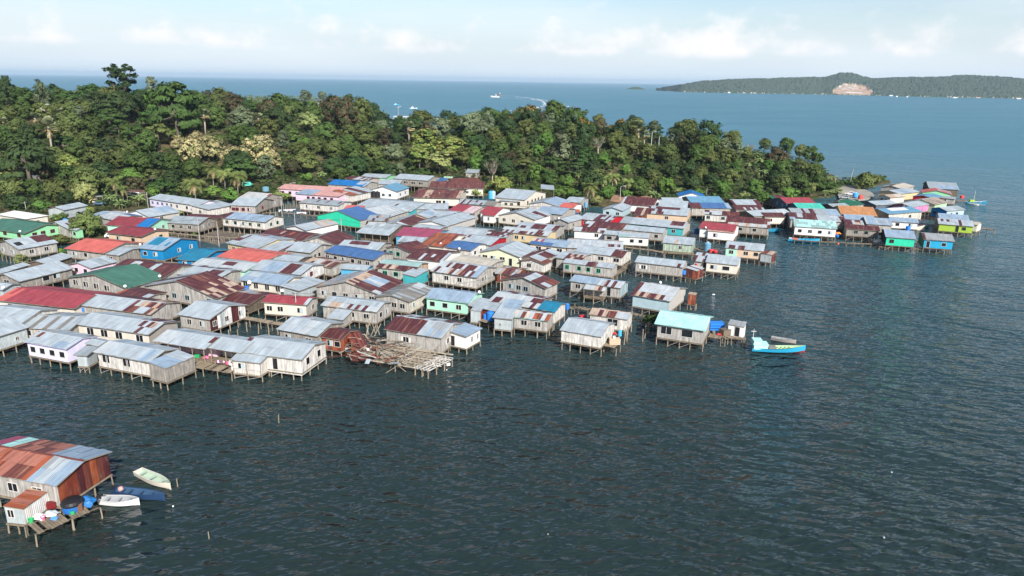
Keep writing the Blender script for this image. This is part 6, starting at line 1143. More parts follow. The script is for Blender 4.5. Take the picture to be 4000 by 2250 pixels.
for q in [('U1', 305, 400, 255, 'utility pole behind the white hip-roofed house'), ('U1', 1680, 330, 150, 'utility pole at the left end of the long lilac house'), ('U2', 232, 680, 450, 'pale utility pole by the grey board house walkway'), ('U2', 450, 735, 480, 'utility pole on the mud right of the grey board house'),
          ('U2', 748, 1050, 880, 'pole rising through the mint edged roof'), ('U2', 1105, 600, 380, 'pole at the right end of the pale blue zinc house'), ('U2', 1165, 420, 210, 'pole by the bushes below the long pink house'), ('U2', 1312, 510, 380, 'pole on the thin footbridge'), ('U2', 1840, 620, 450, 'pole right of the turquoise gable'),
          ('U3', 330, 235, 90, 'pole in front of the white house with sky blue roof'), ('U3', 920, 290, 150, 'pole before the broken maroon roofs'), ('U3', 780, 690, 535, 'white pole at the magenta roof'), ('U3', 2222, 450, 305, 'pole before the pale blue zinc roof in the middle right'), ('U3', 2118, 985, 805, 'pole right of the low maroon gabled hut'), ('U3', 1608, 1290, 1075, 'pole left of the maroon gabled house'),
          ('L2', 1335, 575, 255, 'tall pale pole in front of the dusky red roofed house'), ('L1', 1385, 520, 365, 'pole at the half rust half zinc roof'), ('U4', 205, 440, 300, 'thin pole left of the brown gabled hut'), ('R1', 1880, 590, 430, 'pole left of the orange roof'), ('R1', 1835, 320, 145, 'leaning pole among the bananas near the point'), ('R2', 735, 670, 495, 'white pole in front of the light blue roof'),
          ('T7', 50, 1010, 900, 'pole right of the broken maroon roofs'), ('R1', 195, 390, 285, 'pole right of the deep blue gabled house')]:
    upole(*q)
upole('R1', 2035, 235, 40, 'leaning white pole standing at the shore of the point', True, .8, rd=.13, xt=2058)
upole('R1', 262, 300, 205, 'pole with a transformer box under the forest edge', True, 2.0)
for q in [('T7', 1803, 1235, 1105, 'street lamp at the dirt landing'), ('T7', 112, 1000, 870, 'street lamp right of the grey timber longhouse'), ('T6', 2268, 1060, 970, 'street lamp behind the broken maroon roofs')]: upole(*q, True, 1.4, 'street_lamp', True)
for x, yb, yt, l in [(2155, 650, 490, 'left street lamp on the ridge above the coconut grove'), (2240, 650, 540, 'right street lamp on the ridge above the coconut grove')]:
    X_, Y_ = px('T7', x, yb); p = march(X_, Y_, 1.5)
    if p: upole('T7', x, yb, yt, l, True, p.z, 'street_lamp', True, .16)

def cables():
    used = set()
    for i, (a, la) in enumerate(POLETOPS):
        c = sorted(((b - a).length, j) for j, (b, lb) in enumerate(POLETOPS) if j != i)
        for L, j in c[:2]:
            k = (min(i, j), max(i, j))
            if k in used or L > 85 or L < 8: continue
            used.add(k); b, lb = POLETOPS[j]; m = MB(); n = 10; pts = [a.lerp(b, q / n) - Vector((0, 0, L * .035 * 4 * (q / n) * (1 - q / n))) for q in range(n + 1)]
            m.tube(pts, [.035] * (n + 1), (.03, .03, .03), 4, False); o = m.build('overhead_cable', M_PLAIN, None, a); o.location = a
            short = lambda s: ' '.join(s.replace('utility ', '').split()[:7]).rstrip(' ,')
            n_ = len(used); tag(o, 'thin black cable slung from the ' + ' '.join(la.split()[:9]), 'cable', 'overhead cables of the village')
cables()
_seen = {}
for _o in [o for o in COL.objects if o.name.startswith('overhead_cable')]: _seen.setdefault(_o['label'], []).append(_o)
for _l, _v in _seen.items():
    if len(_v) > 1:
        _v.sort(key=lambda o: sum(c[0] for c in o.bound_box))
        for _o, _w in zip(_v, ('left', 'right', 'third')): _o['label'] = ' '.join(_l.split()[:14]) + ', ' + _w + ' one'
# ================================================================ tanks, buckets, crates
def lathe(b, prof, col, n=16, c=(0, 0, 0)):
    for i in range(len(prof) - 1):
        (r0, z0), (r1, z1) = prof[i], prof[i + 1]
        for k in range(n):
            a0, a1 = k * 6.28319 / n, (k + 1) * 6.28319 / n; f = lambda r, z, a: (c[0] + r * math.cos(a), c[1] + r * math.sin(a), c[2] + z)
            b.poly([f(r0, z0, a0), f(r0, z0, a1), f(r1, z1, a1), f(r1, z1, a0)], col)
def tank(t, x, y, z, d, h, col, label, lidc=None, name='water_tank', cat='water tank', group=None):
    p = at(t, x, y, z); o = thing(name, (p.x, p.y, z), label, cat, group); b = MB(); r = d / 2; c = col if isinstance(col, tuple) else PAL[col]
    pr = [(r * .96, 0)]
    for k in range(4): z0 = h * .86 * k / 4; pr += [(r * .97, z0 + .03 * h), (r, z0 + .06 * h), (r, z0 + .17 * h), (r * .97, z0 + .2 * h)]
    pr += [(r * .97, h * .86), (r * .7, h * .95), (r * .3, h * .97)]
    lathe(b, pr, c); b.build('shell', M_PLAIN, o); q = MB(); lathe(q, [(r * .32, h * .96), (r * .32, h * 1.03), (.01, h * 1.04)], PAL[lidc] if lidc else c, 12); q.build('lid', M_PLAIN, o)
BLU = (.02, .16, .52); CY = (.05, .33, .52); BLK = (.012, .012, .014)
tank('L3', 1495, 580, 1.5, 1.6, 1.9, BLU, 'larger of two blue water tanks beside the metal toilet hut'); tank('L3', 1437, 568, 1.5, .95, 1.1, BLU, 'smaller of two blue water tanks beside the metal toilet hut')
for i, x in enumerate((1325, 1355, 1388)): tank('T6', x, 1258, 2.2, 2.3, 2.4, BLK, ['left', 'middle', 'right'][i] + ' one of three black tanks by the white house with sky blue roof', group='three black tanks')
tank('T7', 338, 1235, 1.8, 1.9, 3.2, CY, 'darker blue one of two tanks left of the cream L-shaped house'); tank('T7', 368, 1235, 1.8, 1.9, 3.2, PAL['lblue'], 'paler one of two tanks left of the cream L-shaped house')
tank('U4', 1920, 812, 1.5, 1.9, 2.6, PAL['sky'], 'light blue tank on the deck left of the half mint half peach house', 'white'); tank('L2', 755, 250, 2.4, 1.4, 1.1, BLU, 'blue tank at the left end of the white house with tall windows'); tank('L1', 962, 478, 2.6, 1.1, .9, BLU, 'small blue tank right of the long dusky red roof')
tank('U1', 738, 478, 3.6, 1.3, .9, (.05, .24, .6), 'round blue tank among the low zinc roofs left of the round dark tree'); tank('U4', 545, 318, 2.2, 1.5, 2.0, PAL['sky'], 'light blue tank beside the small coral roof'); tank('U4', 1655, 1075, 2.0, 1.0, 1.0, BLU, 'blue drum in the open bay of the long grey plank house')
tank('R2', 810, 822, 1.6, 1.5, 1.5, BLU, 'blue tank before the small white house'); tank('R2', 525, 1000, 1.3, .9, 1.6, BLU, 'tall blue drum left of the turquoise green house'); tank('R3', 820, 690, 1.4, 2.4, 1.9, (.06, .3, .7), 'blue tank with a white top beside the white car', 'white'); tank('R3', 930, 740, 1.6, 2.0, 1.8, (.55, .08, .06), 'red cube-like tank in front of the lone bushy tree')
tank('L4', 335, 600, 1.5, .9, 1.3, BLU, 'blue drum beside the broken plank landing'); tank('L4', 930, 905, 2.4, .7, 1.2, CY, 'blue drum high on the side deck of the blank walled house'); tank('R1', 65, 870, 1.6, 1.6, 1.9, (.015, .05, .15), 'dark blue tank left of the red and pink roofed white house'); tank('U4', 440, 385, 1.6, 1.0, 1.2, BLU, 'blue drum below the small coral roof'); tank('R2', 1505, 410, 1.6, 1.6, 1.3, (.6, .06, .05), 'red tank on the platform at the tip')
tank('T6', 335, 1200, 5.2, 2.6, 1.8, (.12, .24, .30), 'square dark teal tank on a stand behind the cream striped roof'); tank('U4', 1968, 830, 1.5, 1.5, 1.0, (.6, .06, .06), 'red tub on the deck by the light blue tank', None, 'tub', 'tub')
def item(t, x, y, z, kind, s, col, label, cat, name):
    p = at(t, x, y, z); o_ = None; b = MB(); c = col if isinstance(col, tuple) else PAL[col]; s *= .72
    if kind == 'bucket': lathe(b, [(.01, .02), (s * .38, 0), (s * .5, s * .8), (s * .44, s * .8), (s * .34, .08), (.01, .08)], c, 12)
    elif kind == 'crate':
        for k in range(3): b.cbox((0, 0, k * s * .22), s * 1.2, s * .8, s * .16, jit(c, .1))
        for a in (-1, 1): b.cbox((a * s * .5, s * .35, 0), .06, .06, s * .7, c); b.cbox((a * s * .5, -s * .35, 0), .06, .06, s * .7, c)
    elif kind == 'ball': lathe(b, [(s * .5 * math.sin(i * math.pi / 8) + .001, s * .5 - s * .5 * math.cos(i * math.pi / 8)) for i in range(9)], c, 12)
    elif kind == 'box': b.cbox((0, 0, 0), s * 1.3, s, s * .8, c, .4); b.cbox((0, 0, s * .8), s * 1.36, s * 1.06, s * .06, jit(c, .2), .4)
    else:
        r = random.Random(int(x)); n = 7
        g = [[Vector(((i - 3) * s * .22, (j - 3) * s * .18, max(0, .5 * s * (1 - ((i - 3) ** 2 + (j - 3) ** 2) / 16) + r.uniform(-.1, .1) * s))) for j in range(n)] for i in range(n)]
        for i in range(n - 1):
            for j in range(n - 1): b.poly([g[i][j], g[i + 1][j], g[i + 1][j + 1], g[i][j + 1]], jit(c, .12, r))
    o = b.build(name, M_PLAIN); o.location = (p.x, p.y, z); tag(o, label, cat)
GRN = (.03, .35, .12); REDC = (.5, .03, .04); PNK = (.75, .12, .25)
for q in [('F', 585, 1050, 1.55, 'heap', 1.5, PAL['zincw'], 'white tarpaulin bundle in the middle of the near plank deck', 'bundle', 'tarpaulin_bundle'), ('F', 355, 1130, 1.55, 'bucket', .8, GRN, 'green basin at the left end of the near plank deck', 'basin', 'basin'), ('F', 825, 1035, 1.55, 'bucket', .75, GRN, 'green basin by the brown box on the near plank deck', 'basin', 'basin'), ('F', 487, 1100, 1.55, 'bucket', .7, PNK, 'pink basin on the near plank deck', 'basin', 'basin'),
          ('F', 615, 1095, 1.55, 'heap', .8, (.06, .2, .45), 'blue plastic bundle on the near plank deck', 'bundle', 'plastic_bundle'), ('F', 440, 1085, 1.55, 'heap', 1.4, PAL['whitew'], 'pale rag pile beside the pink basin', 'bundle', 'rag_pile'), ('F', 865, 990, 1.55, 'box', 1.5, PAL['brown'], 'brown cardboard box in front of the big covered blue tank', 'box', 'cardboard_box'), ('F', 590, 960, 1.6, 'box', 1.0, (.14, .012, .015), 'dark red cabinet by the white panels of the near house', 'cabinet', 'cabinet'),
          ('F', 970, 920, 1.55, 'heap', 2.1, (.015, .12, .32), 'blue tarpaulin heap at the right end of the near plank deck', 'tarpaulin', 'tarpaulin_heap'), ('F', 795, 1015, 1.55, 'bucket', .6, PAL['white'], 'white bucket by the brown box on the near plank deck', 'bucket', 'bucket'),
          ('L2', 205, 1000, 1.5, 'crate', 1.0, GRN, 'green crate on the laundry porch deck', 'crate', 'crate'), ('L2', 610, 1080, 1.5, 'box', 1.1, PAL['white'], 'upper white box at the end of the laundry deck', 'box', 'storage_box'), ('L2', 625, 1135, 1.5, 'box', .9, PAL['white'], 'lower white box at the end of the laundry deck', 'box', 'storage_box'), ('L2', 305, 1010, 1.5, 'heap', 1.0, PNK, 'pink cloth heap on the laundry porch deck', 'bundle', 'cloth_heap'),
          ('L4', 870, 990, 1.7, 'crate', 2.3, PAL['peach'], 'wide peach board crate at the corner of the bucket-filled side deck', 'crate', 'crate'), ('L4', 750, 985, 1.7, 'bucket', .8, GRN, 'green bucket beside the blank walled house', 'bucket', 'bucket'), ('L4', 790, 955, 1.7, 'bucket', 1.0, BLK, 'black drum beside the blank walled house', 'drum', 'drum'), ('L4', 865, 935, 2.6, 'bucket', .8, PAL['white'], 'white pail above the peach crate', 'bucket', 'bucket'), ('L4', 862, 885, 1.9, 'heap', 1.1, REDC, 'red bundle behind the peach crate', 'bundle', 'bundle'),
          ('L4', 505, 712, 1.6, 'box', 1.2, REDC, 'red box left of the rust and white roof', 'box', 'storage_box'), ('B', 375, 530, 1.6, 'crate', 3.2, BLU, 'stack of blue crates on the deck by the mint roofed house', 'crates', 'crate'), ('B', 465, 575, 1.6, 'bucket', .8, PAL['white'], 'white bucket on the cluttered deck by the mint roofed house', 'bucket', 'bucket'), ('B', 515, 615, 1.6, 'box', 1.9, PAL['woodd'], 'wooden chest on the cluttered deck by the toilet shed', 'chest', 'chest'),
          ('B', 425, 620, 1.6, 'heap', .9, REDC, 'small red heap on the cluttered deck', 'bundle', 'bundle'), ('B', 345, 600, 1.6, 'bucket', .9, PAL['grey'], 'grey pot on the cluttered deck by the mint roofed house', 'pot', 'pot'), ('B', 312, 530, 1.6, 'bucket', 1.0, CY, 'light blue drum left of the stacked blue crates', 'drum', 'drum'), ('R2', 420, 980, 1.2, 'heap', 2.6, PAL['creamw'], 'cream tarpaulin heap left of the tall blue drum', 'tarpaulin', 'tarpaulin_heap'),
          ('R1', 1890, 870, 2.1, 'heap', 1.6, (.8, .2, .03), 'orange cloth pile right of the long white house', 'bundle', 'cloth_heap'), ('R1', 1880, 910, 1.7, 'bucket', 1.3, BLU, 'blue tub right of the long white house', 'tub', 'tub'), ('R1', 310, 1120, 1.6, 'ball', 1.6, REDC, 'round red bundle on the deck left of the half mint house', 'bundle', 'bundle'), ('R1', 1890, 1010, .8, 'ball', .9, PAL['coral'], 'pink float under the walkway of the long white house', 'float', 'float'),
          ('U4', 1800, 985, 2.2, 'box', 1.3, REDC, 'red cupboard between the maroon lean-to and the cream plank house', 'cupboard', 'cupboard'), ('U4', 450, 375, 1.9, 'box', 1.6, PAL['ruste'], 'orange cabinet beneath the small coral roof', 'cabinet', 'cabinet'), ('F', 1960, 958, .02, 'ball', .3, PAL['white'], 'tiny white float right of the blue open boat', 'float', 'float'), ('L3', 1000, 1150, .02, 'ball', .3, PAL['white'], 'white bottle afloat below the wrecked deck', 'float', 'float'), ('L3', 1015, 1092, .05, 'box', .7, PAL['white'], 'white foam slab afloat by the wrecked deck', 'foam slab', 'foam_slab'),
          ('N', 2140, 2090, .05, 'ball', .3, PAL['grey'], 'pale float far out in the lower water', 'float', 'float'), ('N', 3482, 1848, .05, 'ball', .32, PAL['zinc'], 'upper white float in the lower right water', 'float', 'float'), ('N', 3452, 2103, .05, 'ball', .32, PAL['zinc'], 'lower white float in the lower right water', 'float', 'float'), ('L4', 1990, 442, -.1, 'heap', .8, PAL['white'], 'white plastic sheet afloat right of the rusty sheet shack', 'plastic sheet', 'plastic_sheet')]: item(*q)
# big covered tank on the near deck
p = at('F', 830, 985, 1.5); o = thing('water_tank', (p.x, p.y, 1.5), 'big blue tank under a black cover on the near plank deck', 'water tank'); b = MB(); lathe(b, [(.98, 0), (1.02, .1), (1.02, 1.0), (.98, 1.1)], (.016, .11, .34), 20); b.build('shell', M_PLAIN, o); b = MB(); lathe(b, [(1.12, .8), (1.16, 1.0), (.95, 1.25), (.45, 1.42), (.01, 1.46)], BLK, 20); b.build('cover', M_PLAIN, o)
# white skylight panels on the near lean-to
# ================================================================ laundry
def laundry(t, a, b_, z, n, label, cols):
    A_, B_ = at(t, a[0], a[1], z), at(t, b_[0], b_[1], z); o = thing('clothes_line', (A_.x, A_.y, z), label, 'laundry'); u = B_ - A_; m = MB(); m.beam(A_, B_, .03, .03, PAL['grey']); m.build('line', M_PLAIN, o, o.location)
    for i in range(n):
        b = MB(); f0, f1 = i / n, (i + .8) / n; h = RNG.uniform(.3, .8); c = jit(RNG.choice(cols), .1)
        for k in range(3):
            p, q = A_ + u * (f0 + (f1 - f0) * k / 3), A_ + u * (f0 + (f1 - f0) * (k + 1) / 3); w0, w1 = Vector((0, .06 * (k % 2), 0)), Vector((0, .06 * ((k + 1) % 2), 0))
            b.poly([p, q, q - Vector((0, 0, h)) + w1, p - Vector((0, 0, h)) + w0], c)
        b.build('cloth', M_PLAIN, o, o.location)
laundry('L2', (410, 1030), (600, 1050), 2.6, 9, 'line of pink, white and dark washing on the front porch', [PAL['white'], PNK, (.1, .1, .2), PAL['mag'], PAL['white']])
laundry('U2', (1125, 345), (1320, 335), 2.6, 11, 'row of white and dark washing by the stripped piles', [PAL['white'], PAL['white'], (.06, .05, .08), PAL['pinkw']])
laundry('U2', (1330, 370), (1440, 370), 2.4, 6, 'pale pink washing left of the whitewashed plank house', [PAL['pinkw'], PAL['white'], PAL['lilac']])
# ================================================================ the wrecked deck
def wreck():
    r = random.Random(21); c0 = at('L3', 250, 960, 1.4); o = thing('collapsed_house', (c0.x, c0.y, 0), 'collapsed house: splintered beams, bare joists and a tilted rusty roof over the water', 'wrecked house')
    b = MB(); A_, B_, C_ = at('L2', 1870, 985, 1.5), at('L3', 760, 1130, 1.5), at('L3', 1060, 960, 1.5); ex = B_ - A_; ey = C_ - B_
    def pt(u, v, z): p = A_ + ex * u + ey * v; return Vector((p.x, p.y, z))
    for i in range(16): b.beam(pt(r.uniform(0, .15), i / 15, 1.4 + r.uniform(-.1, .1)), pt(r.uniform(.75, 1.05), i / 15 + r.uniform(-.05, .05), 1.4 + r.uniform(-.15, .15)), .16, .14, jit(PAL['wood'], .25, r))
    for i in range(20): u = i / 19; b.beam(pt(u, r.uniform(-.05, .2), 1.55), pt(u + r.uniform(-.04, .04), r.uniform(.7, 1.02), 1.55 + r.uniform(-.15, .15)), .14, .12, jit(PAL['wood'], .25, r))
    fl = b.build('floor_frame', M_WOOD, o, o.location); fl['label'] = 'bare joist grid of the lost floor'
    for i in range(26): u, v = r.random(), r.random(); add_post(o, pt(u, v * .98, 0), -.7, r.uniform(1.3, 1.6) if r.random() < .8 else 2.6, .9)
    D0 = at('L2', 1850, 1000, 1.6); b = MB()
    def rp(x, y, z): return at('L3', x, y, z)
    for i in range(150):
        x = r.uniform(-170, 560); y = 760 + (x + 170) * .16 + r.uniform(-60, 210); z = 1.6 + abs(r.gauss(0, .45)) + (.9 if x < 60 else 0) * r.random(); p = rp(x, y, z); L = r.uniform(.9, 3.8); a = r.uniform(0, 6.28) if r.random() < .5 else math.atan2(ex.y, ex.x) + r.uniform(-.4, .4); el = r.gauss(0, .22)
        b.beam(p, p + Vector((math.cos(a) * L, math.sin(a) * L, L * math.sin(el))), r.uniform(.07, .18), r.uniform(.04, .1), jit(PAL[r.choice(['plank', 'wood', 'wood', 'woodd', 'wood', 'rustwall', 'woodd'])], .25, r))
    for i in range(9): x = r.uniform(20, 240); p = rp(x, r.uniform(700, 840), 1.6); b.beam(p, p + Vector((r.uniform(-1.5, 1.5), r.uniform(-.8, .8), r.uniform(1.5, 3.2))), .14, .12, jit(PAL['wood'], .2, r))
    d = b.build('splintered_beams', M_WOOD, o, o.location); d['kind'] = 'stuff'
    for k, (pts, cl) in enumerate([([(-140, 735, 3.4), (10, 690, 3.6), (140, 910, 1.7), (-30, 960, 1.6)], 'rust'), ([(-95, 905, 1.9), (85, 840, 2.1), (105, 875, 1.9), (-70, 945, 1.8)], 'ruste'), ([(-150, 960, 1.7), (60, 960, 1.9), (150, 1030, 1.6), (-60, 1050, 1.5)], 'rust2')]):
        b = MB(); q = [rp(*p) for p in pts]; U = q[1] - q[0]; V = q[3] - q[0]; W_ = q[2] - q[1]
        n = 6
        for i in range(n):
            e0 = q[0].lerp(q[1], i / n); e1 = q[0].lerp(q[1], (i + .97) / n); f0 = q[3].lerp(q[2], i / n); f1 = q[3].lerp(q[2], (i + .97) / n); dz = Vector((0, 0, r.uniform(-.08, .12))); c = jit(PAL[r.choice([cl, cl, 'rustwall'])], .15, r)
            b.poly([e0 + dz, e1 + dz, f1 + dz, f0 + dz], c, [(i * .8, 0), (i * .8 + .78, 0), (i * .8 + .78, 3), (i * .8, 3)]); b.poly([f0 + dz - Vector((0, 0, .03)), f1 + dz - Vector((0, 0, .03)), e1 + dz - Vector((0, 0, .03)), e0 + dz - Vector((0, 0, .03))], c)
        b.build('fallen_roof', M_SHEET, o, o.location)
    for i in range(16):
        b = MB(); x = r.uniform(-160, 420); y = 860 + (x + 160) * .17 + r.uniform(-40, 130); p = rp(x, y, 1.75 + r.random() * .4); a = r.uniform(0, 6.28); s = r.uniform(.6, 1.5); u = Vector((math.cos(a), math.sin(a), r.uniform(-.3, .3))) * s; v = Vector((-math.sin(a), math.cos(a), r.uniform(-.3, .3))) * s * .6
        b.box(p, u, v, (0, 0, .03), jit(PAL[r.choice(['ruste', 'rustwall', 'rust2', 'white', 'zinc', 'peach'])], .15, r)); b.build('loose_sheet', M_PLAIN, o, o.location)
    for i in range(12):
        u, v = r.uniform(.72, 1.0), r.uniform(-.12, .4)
    # separate corner platform at the water
    c1 = at('L3', 810, 1080, 1.5); o2 = thing('broken_platform', (c1.x, c1.y, 0), 'skeletal broken platform standing alone at the corner of the wrecked deck', 'platform'); b = MB(); A_, B_, C_ = at('L3', 640, 1110, 1.5), at('L3', 790, 1150, 1.5), at('L3', 1060, 1020, 1.5); ex = B_ - A_; ey = C_ - B_
    for i in range(9): b.beam(pt(-.05, i / 8, 1.5), pt(1.05 + r.uniform(-.2, .2), i / 8 + r.uniform(-.06, .06), 1.5 + r.uniform(-.1, .2)), .14, .1, jit(PAL['palew'], .2, r))
    for i in range(5): b.beam(pt(i / 4, -.04, 1.38), pt(i / 4 + r.uniform(-.08, .08), 1.05, 1.38 + r.uniform(-.1, .1)), .15, .14, jit(PAL['palew'], .2, r))
    for i in range(8): b.beam(pt(r.random(), r.random(), 1.62), pt(r.random(), r.random(), 1.62 + r.uniform(0, .4)), .12, .06, jit(PAL['palew'], .2, r))
    b.build('joists', M_WOOD, o2, o2.location)
    for u in (0, .5, 1):
        for v in (0, .33, .66, 1): add_post(o2, pt(u, v, 0), -.7, 1.5 + (r.uniform(0, .9) if r.random() < .3 else 0), 1.1)
wreck()
# ================================================================ boats
def boat(t, bow, stern, beam, hullc, label, inc=None, name='open_boat', cat='boat', depth=.55, sheer=.35, thw=3, engine=False, tip=None, z0=-.12, stripe=None, transom=.78, low=None, rocker=.0):
    P, Q = (at(*q, .35) if len(q) == 3 else at(t, q[0], q[1], .35) for q in (bow, stern)); u = P - Q; L = u.length; ang = math.atan2(u.y, u.x)
    o = thing(name, (Q.x, Q.y, 0), label, cat); o.rotation_euler = (0, 0, ang); hc = PAL[hullc] if isinstance(hullc, str) else hullc; ic = PAL[inc] if isinstance(inc, str) else inc or hc
    n = 14; ST = []
    for i in range(n + 1):
        s = i / n; hb = beam / 2 * (transom + (1 - transom) * min(1, s / .4)) * (1 - max(0, (s - .45) / .55) ** 2.1); hb = max(hb, .03); zg = depth + sheer * s ** 2.4 + .08 * (1 - s) ** 3; zk = z0 - .1 + max(0, s - .75) ** 2 * 5 * depth * 1.0 + rocker * (s - .4) ** 2
        ST.append((s * L, hb, zg, zk))
    def ring(x, hb, zg, zk, k=1.0, fl=0.0): return [Vector((x, -hb * k, zg)), Vector((x, -hb * .82 * k, zk + (zg - zk) * .35 + fl)), Vector((x, 0, zk + fl)), Vector((x, hb * .82 * k, zk + (zg - zk) * .35 + fl)), Vector((x, hb * k, zg))]
    b = MB(); g = MB()
    for i in range(n):
        r0, r1 = ring(*ST[i]), ring(*ST[i + 1])
        for k in range(4):
            cc = hc
            if stripe and k in (1, 2): cc = PAL[stripe]
            b.poly([r0[k], r0[k + 1], r1[k + 1], r1[k]], cc)
            if stripe and k in (0, 3):      # darker lower strake
                pass
        i0 = [Vector((a.x, a.y * .86, a.z if j in (0, 4) else max(a.z + .12, .06))) for j, a in enumerate(r0)]; i1 = [Vector((a.x, a.y * .86, a.z if j in (0, 4) else max(a.z + .12, .06))) for j, a in enumerate(r1)]
        for k in range(4): g.poly([i0[k + 1], i0[k], i1[k], i1[k + 1]], ic)
        for k in (0, 4): e = Vector((0, 0, .03)); b.poly([r0[k] + e, r1[k] + e, i1[k] + e, i0[k] + e], PAL[tip] if tip else hc)
    r0 = ring(*ST[0]); b.poly(list(reversed(r0)), hc); b.build('hull', M_PLAIN, o, None); g.build('interior', M_PLAIN, o, None)
    for j in range(thw):
        s = .15 + .62 * j / max(1, thw - 1); x, hb, zg, zk = ST[int(s * n)]; q = MB(); q.box((x, -hb * .88, zg - .16), (.32, 0, 0), (0, hb * 1.76, 0), (0, 0, .05), jit(ic, .15)); q.build('thwart', M_PLAIN, o, None)
    if engine:
        q = MB(); q.box((-.38, -.16, depth - .1), (.4, 0, 0), (0, .32, 0), (0, 0, .5), (.02, .02, .025)); q.box((-.25, -.06, -.5), (.16, 0, 0), (0, .12, 0), (0, 0, 1.0), (.03, .03, .03)); q.beam((-.1, 0, depth + .25), (.6, .1, depth + .4), .05, .05, (.03, .03, .03)); q.build('outboard_engine', M_PLAIN, o, None)
    return o, L, ST
boat('F', (1935, 735), (1560, 560), 1.6, 'creamw', 'cream fibreglass boat adrift, farthest right of the three near boats', 'greenw', depth=.6)
o_, L_, S_ = boat('F', (1580, 905), (1140, 880), 1.55, 'white', 'white fibreglass boat with grey interior nearest the plank deck', 'silver', depth=.6, engine=True)
o_, L_, S_ = boat('F', (1870, 860), (1290, 770), 1.5, (.016, .040, .095), 'dark blue open wooden boat moored behind the white one', (.035, .075, .14), depth=.6, sheer=.5, thw=4, engine=True)
b = MB(); lathe(b, [(.01, 0), (.4, .1), (.45, .4), (.3, .7), (.01, .8)], PAL['pink'], 12); b.v = [(x * .7, y * .7, z * .7) for x, y, z in b.v]; b.build('pink_sack', M_PLAIN, o_).location = (.9, .1, .4)
o_, L_, S_ = boat('B', (1740, 875), (915, 840), 2.3, 'sblue', 'bright blue fishing boat with red waterline, lime interior and small cabin', 'palegreen', 'fishing_boat', depth=.85, sheer=.75, thw=0, stripe='red2', tip='dark', z0=.0)
for j in range(5):
    x, hb, zg, zk = S_[6 + j]; q = MB(); q.box((x, -hb * .86, zg - .3), (.1, 0, 0), (0, hb * 1.72, 0), (0, 0, .1), PAL['limew']); q.build('rib', M_PLAIN, o_)
c = MB(); w = 1.9
c.box((.25, -w / 2, .7), (L_ * .26, 0, 0), (0, w, 0), (0, 0, .95), PAL['mint']); c.box((.05, -w / 2 - .1, 1.65), (L_ * .29, 0, 0), (0, w + .2, 0), (0, 0, .09), PAL['mint']); c.box((.2, -w / 2 + .1, 1.74), (L_ * .14, 0, 0), (0, w - .2, 0), (0, 0, .6), PAL['mint']); c.box((.1, -w / 2, 2.34), (L_ * .17, 0, 0), (0, w, 0), (0, 0, .07), PAL['mint']); c.build('cabin', M_PLAIN, o_)
c = MB(); c.box((L_ * .31, -.7, .65), (L_ * .14, 0, 0), (0, 1.4, 0), (0, 0, .5), PAL['grey']); c.build('engine_box', M_PLAIN, o_); c = MB(); c.tube([(.15, 0, 2), (.15, 0, 4.4)], [.05, .04], PAL['white'], 5); c.box((-.3, -.04, 3.9), (.9, 0, 0), (0, .08, 0), (0, 0, .07), PAL['white']); c.build('mast', M_PLAIN, o_)
boat('B', (1605, 730), (1225, 660), 1.35, 'greyw', 'pale grey skiff floating behind the bright blue fishing boat', 'silver', depth=.5)
o_, L_, S_ = boat('R1', (1650, 985), (1245, 950), 2.6, 'sblue', 'blue fishing boat moored before the long white house', 'sblue', 'fishing_boat', depth=.9, sheer=.9, thw=5, z0=0)
c = MB(); c.box((L_ * .12, -.9, .8), (L_ * .2, 0, 0), (0, 1.8, 0), (0, 0, .35), PAL['coral']); c.build('folded_net', M_PLAIN, o_); c = MB(); c.box((.2, -1, .8), (L_ * .1, 0, 0), (0, 2, 0), (0, 0, .4), PAL['lblue']); c.build('stern_cover', M_PLAIN, o_)
boat('R1', (1145, 830), (990, 825), 2.0, 'sblue', 'small blue boat tucked in the channel beside the rusty maroon roof', 'teal', depth=.8, sheer=.5)
boat('L4', (470, 420), (800, 450), 1.1, 'peach', 'long bare wooden canoe stored under the patched awning', 'wood', 'canoe', 'canoe', depth=.5, sheer=.3, z0=0).__class__
C0 = [o for o in bpy.data.objects if o.name.startswith('canoe')][0]; C0.location.z = 1.55
def outrigger(t, bow, stern, col, label, beam=1.3):
    o, L, S = boat(t, bow, stern, beam, col, label, 'white', 'outrigger_boat', 'outrigger', depth=.9, sheer=.8, thw=3)
    for s in (-1, 1):
        q = MB(); q.tube([(L * .12, s * 3.2, .15), (L * .8, s * 3.2, .2)], [.12, .1], PAL['zinc'], 6); q.build('float', M_PLAIN, o)
    for f in (.3, .62): q = MB(); q.tube([(L * f, -3.2, .2), (L * f, 0, 1.2), (L * f, 3.2, .2)], [.07, .07, .07], PAL['palew'], 5); q.build('outrigger_arm', M_PLAIN, o)
    q = MB(); q.box((L * .15, -.6, .9), (L * .22, 0, 0), (0, 1.2, 0), (0, 0, .9), PAL['limew']); q.build('cabin', M_PLAIN, o); q = MB(); q.tube([(L * .35, 0, .5), (L * .35, 0, 6)], [.07, .04], PAL['white'], 5); q.build('mast', M_PLAIN, o)
outrigger('R2', (1825, 480), (1560, 470), 'teal', 'blue outrigger boat with a lime cabin off the tip')
boat('R2', (1730, 498), (1600, 480), 1.3, 'white', 'white canoe beside the outrigger boat', 'white', 'canoe', 'canoe', depth=.6)
boat('R2', (1085, 778), (940, 785), 1.5, 'turq', 'turquoise canoe between the small white house and the lime green house', 'turq', 'canoe', 'canoe', depth=.6)
boat('R2', (1025, 815), (600, 812), 2.2, 'creamw', 'cream wooden hull lying behind the turquoise green house', 'woodd', 'wooden_hull', 'boat', depth=1.1, sheer=.9)
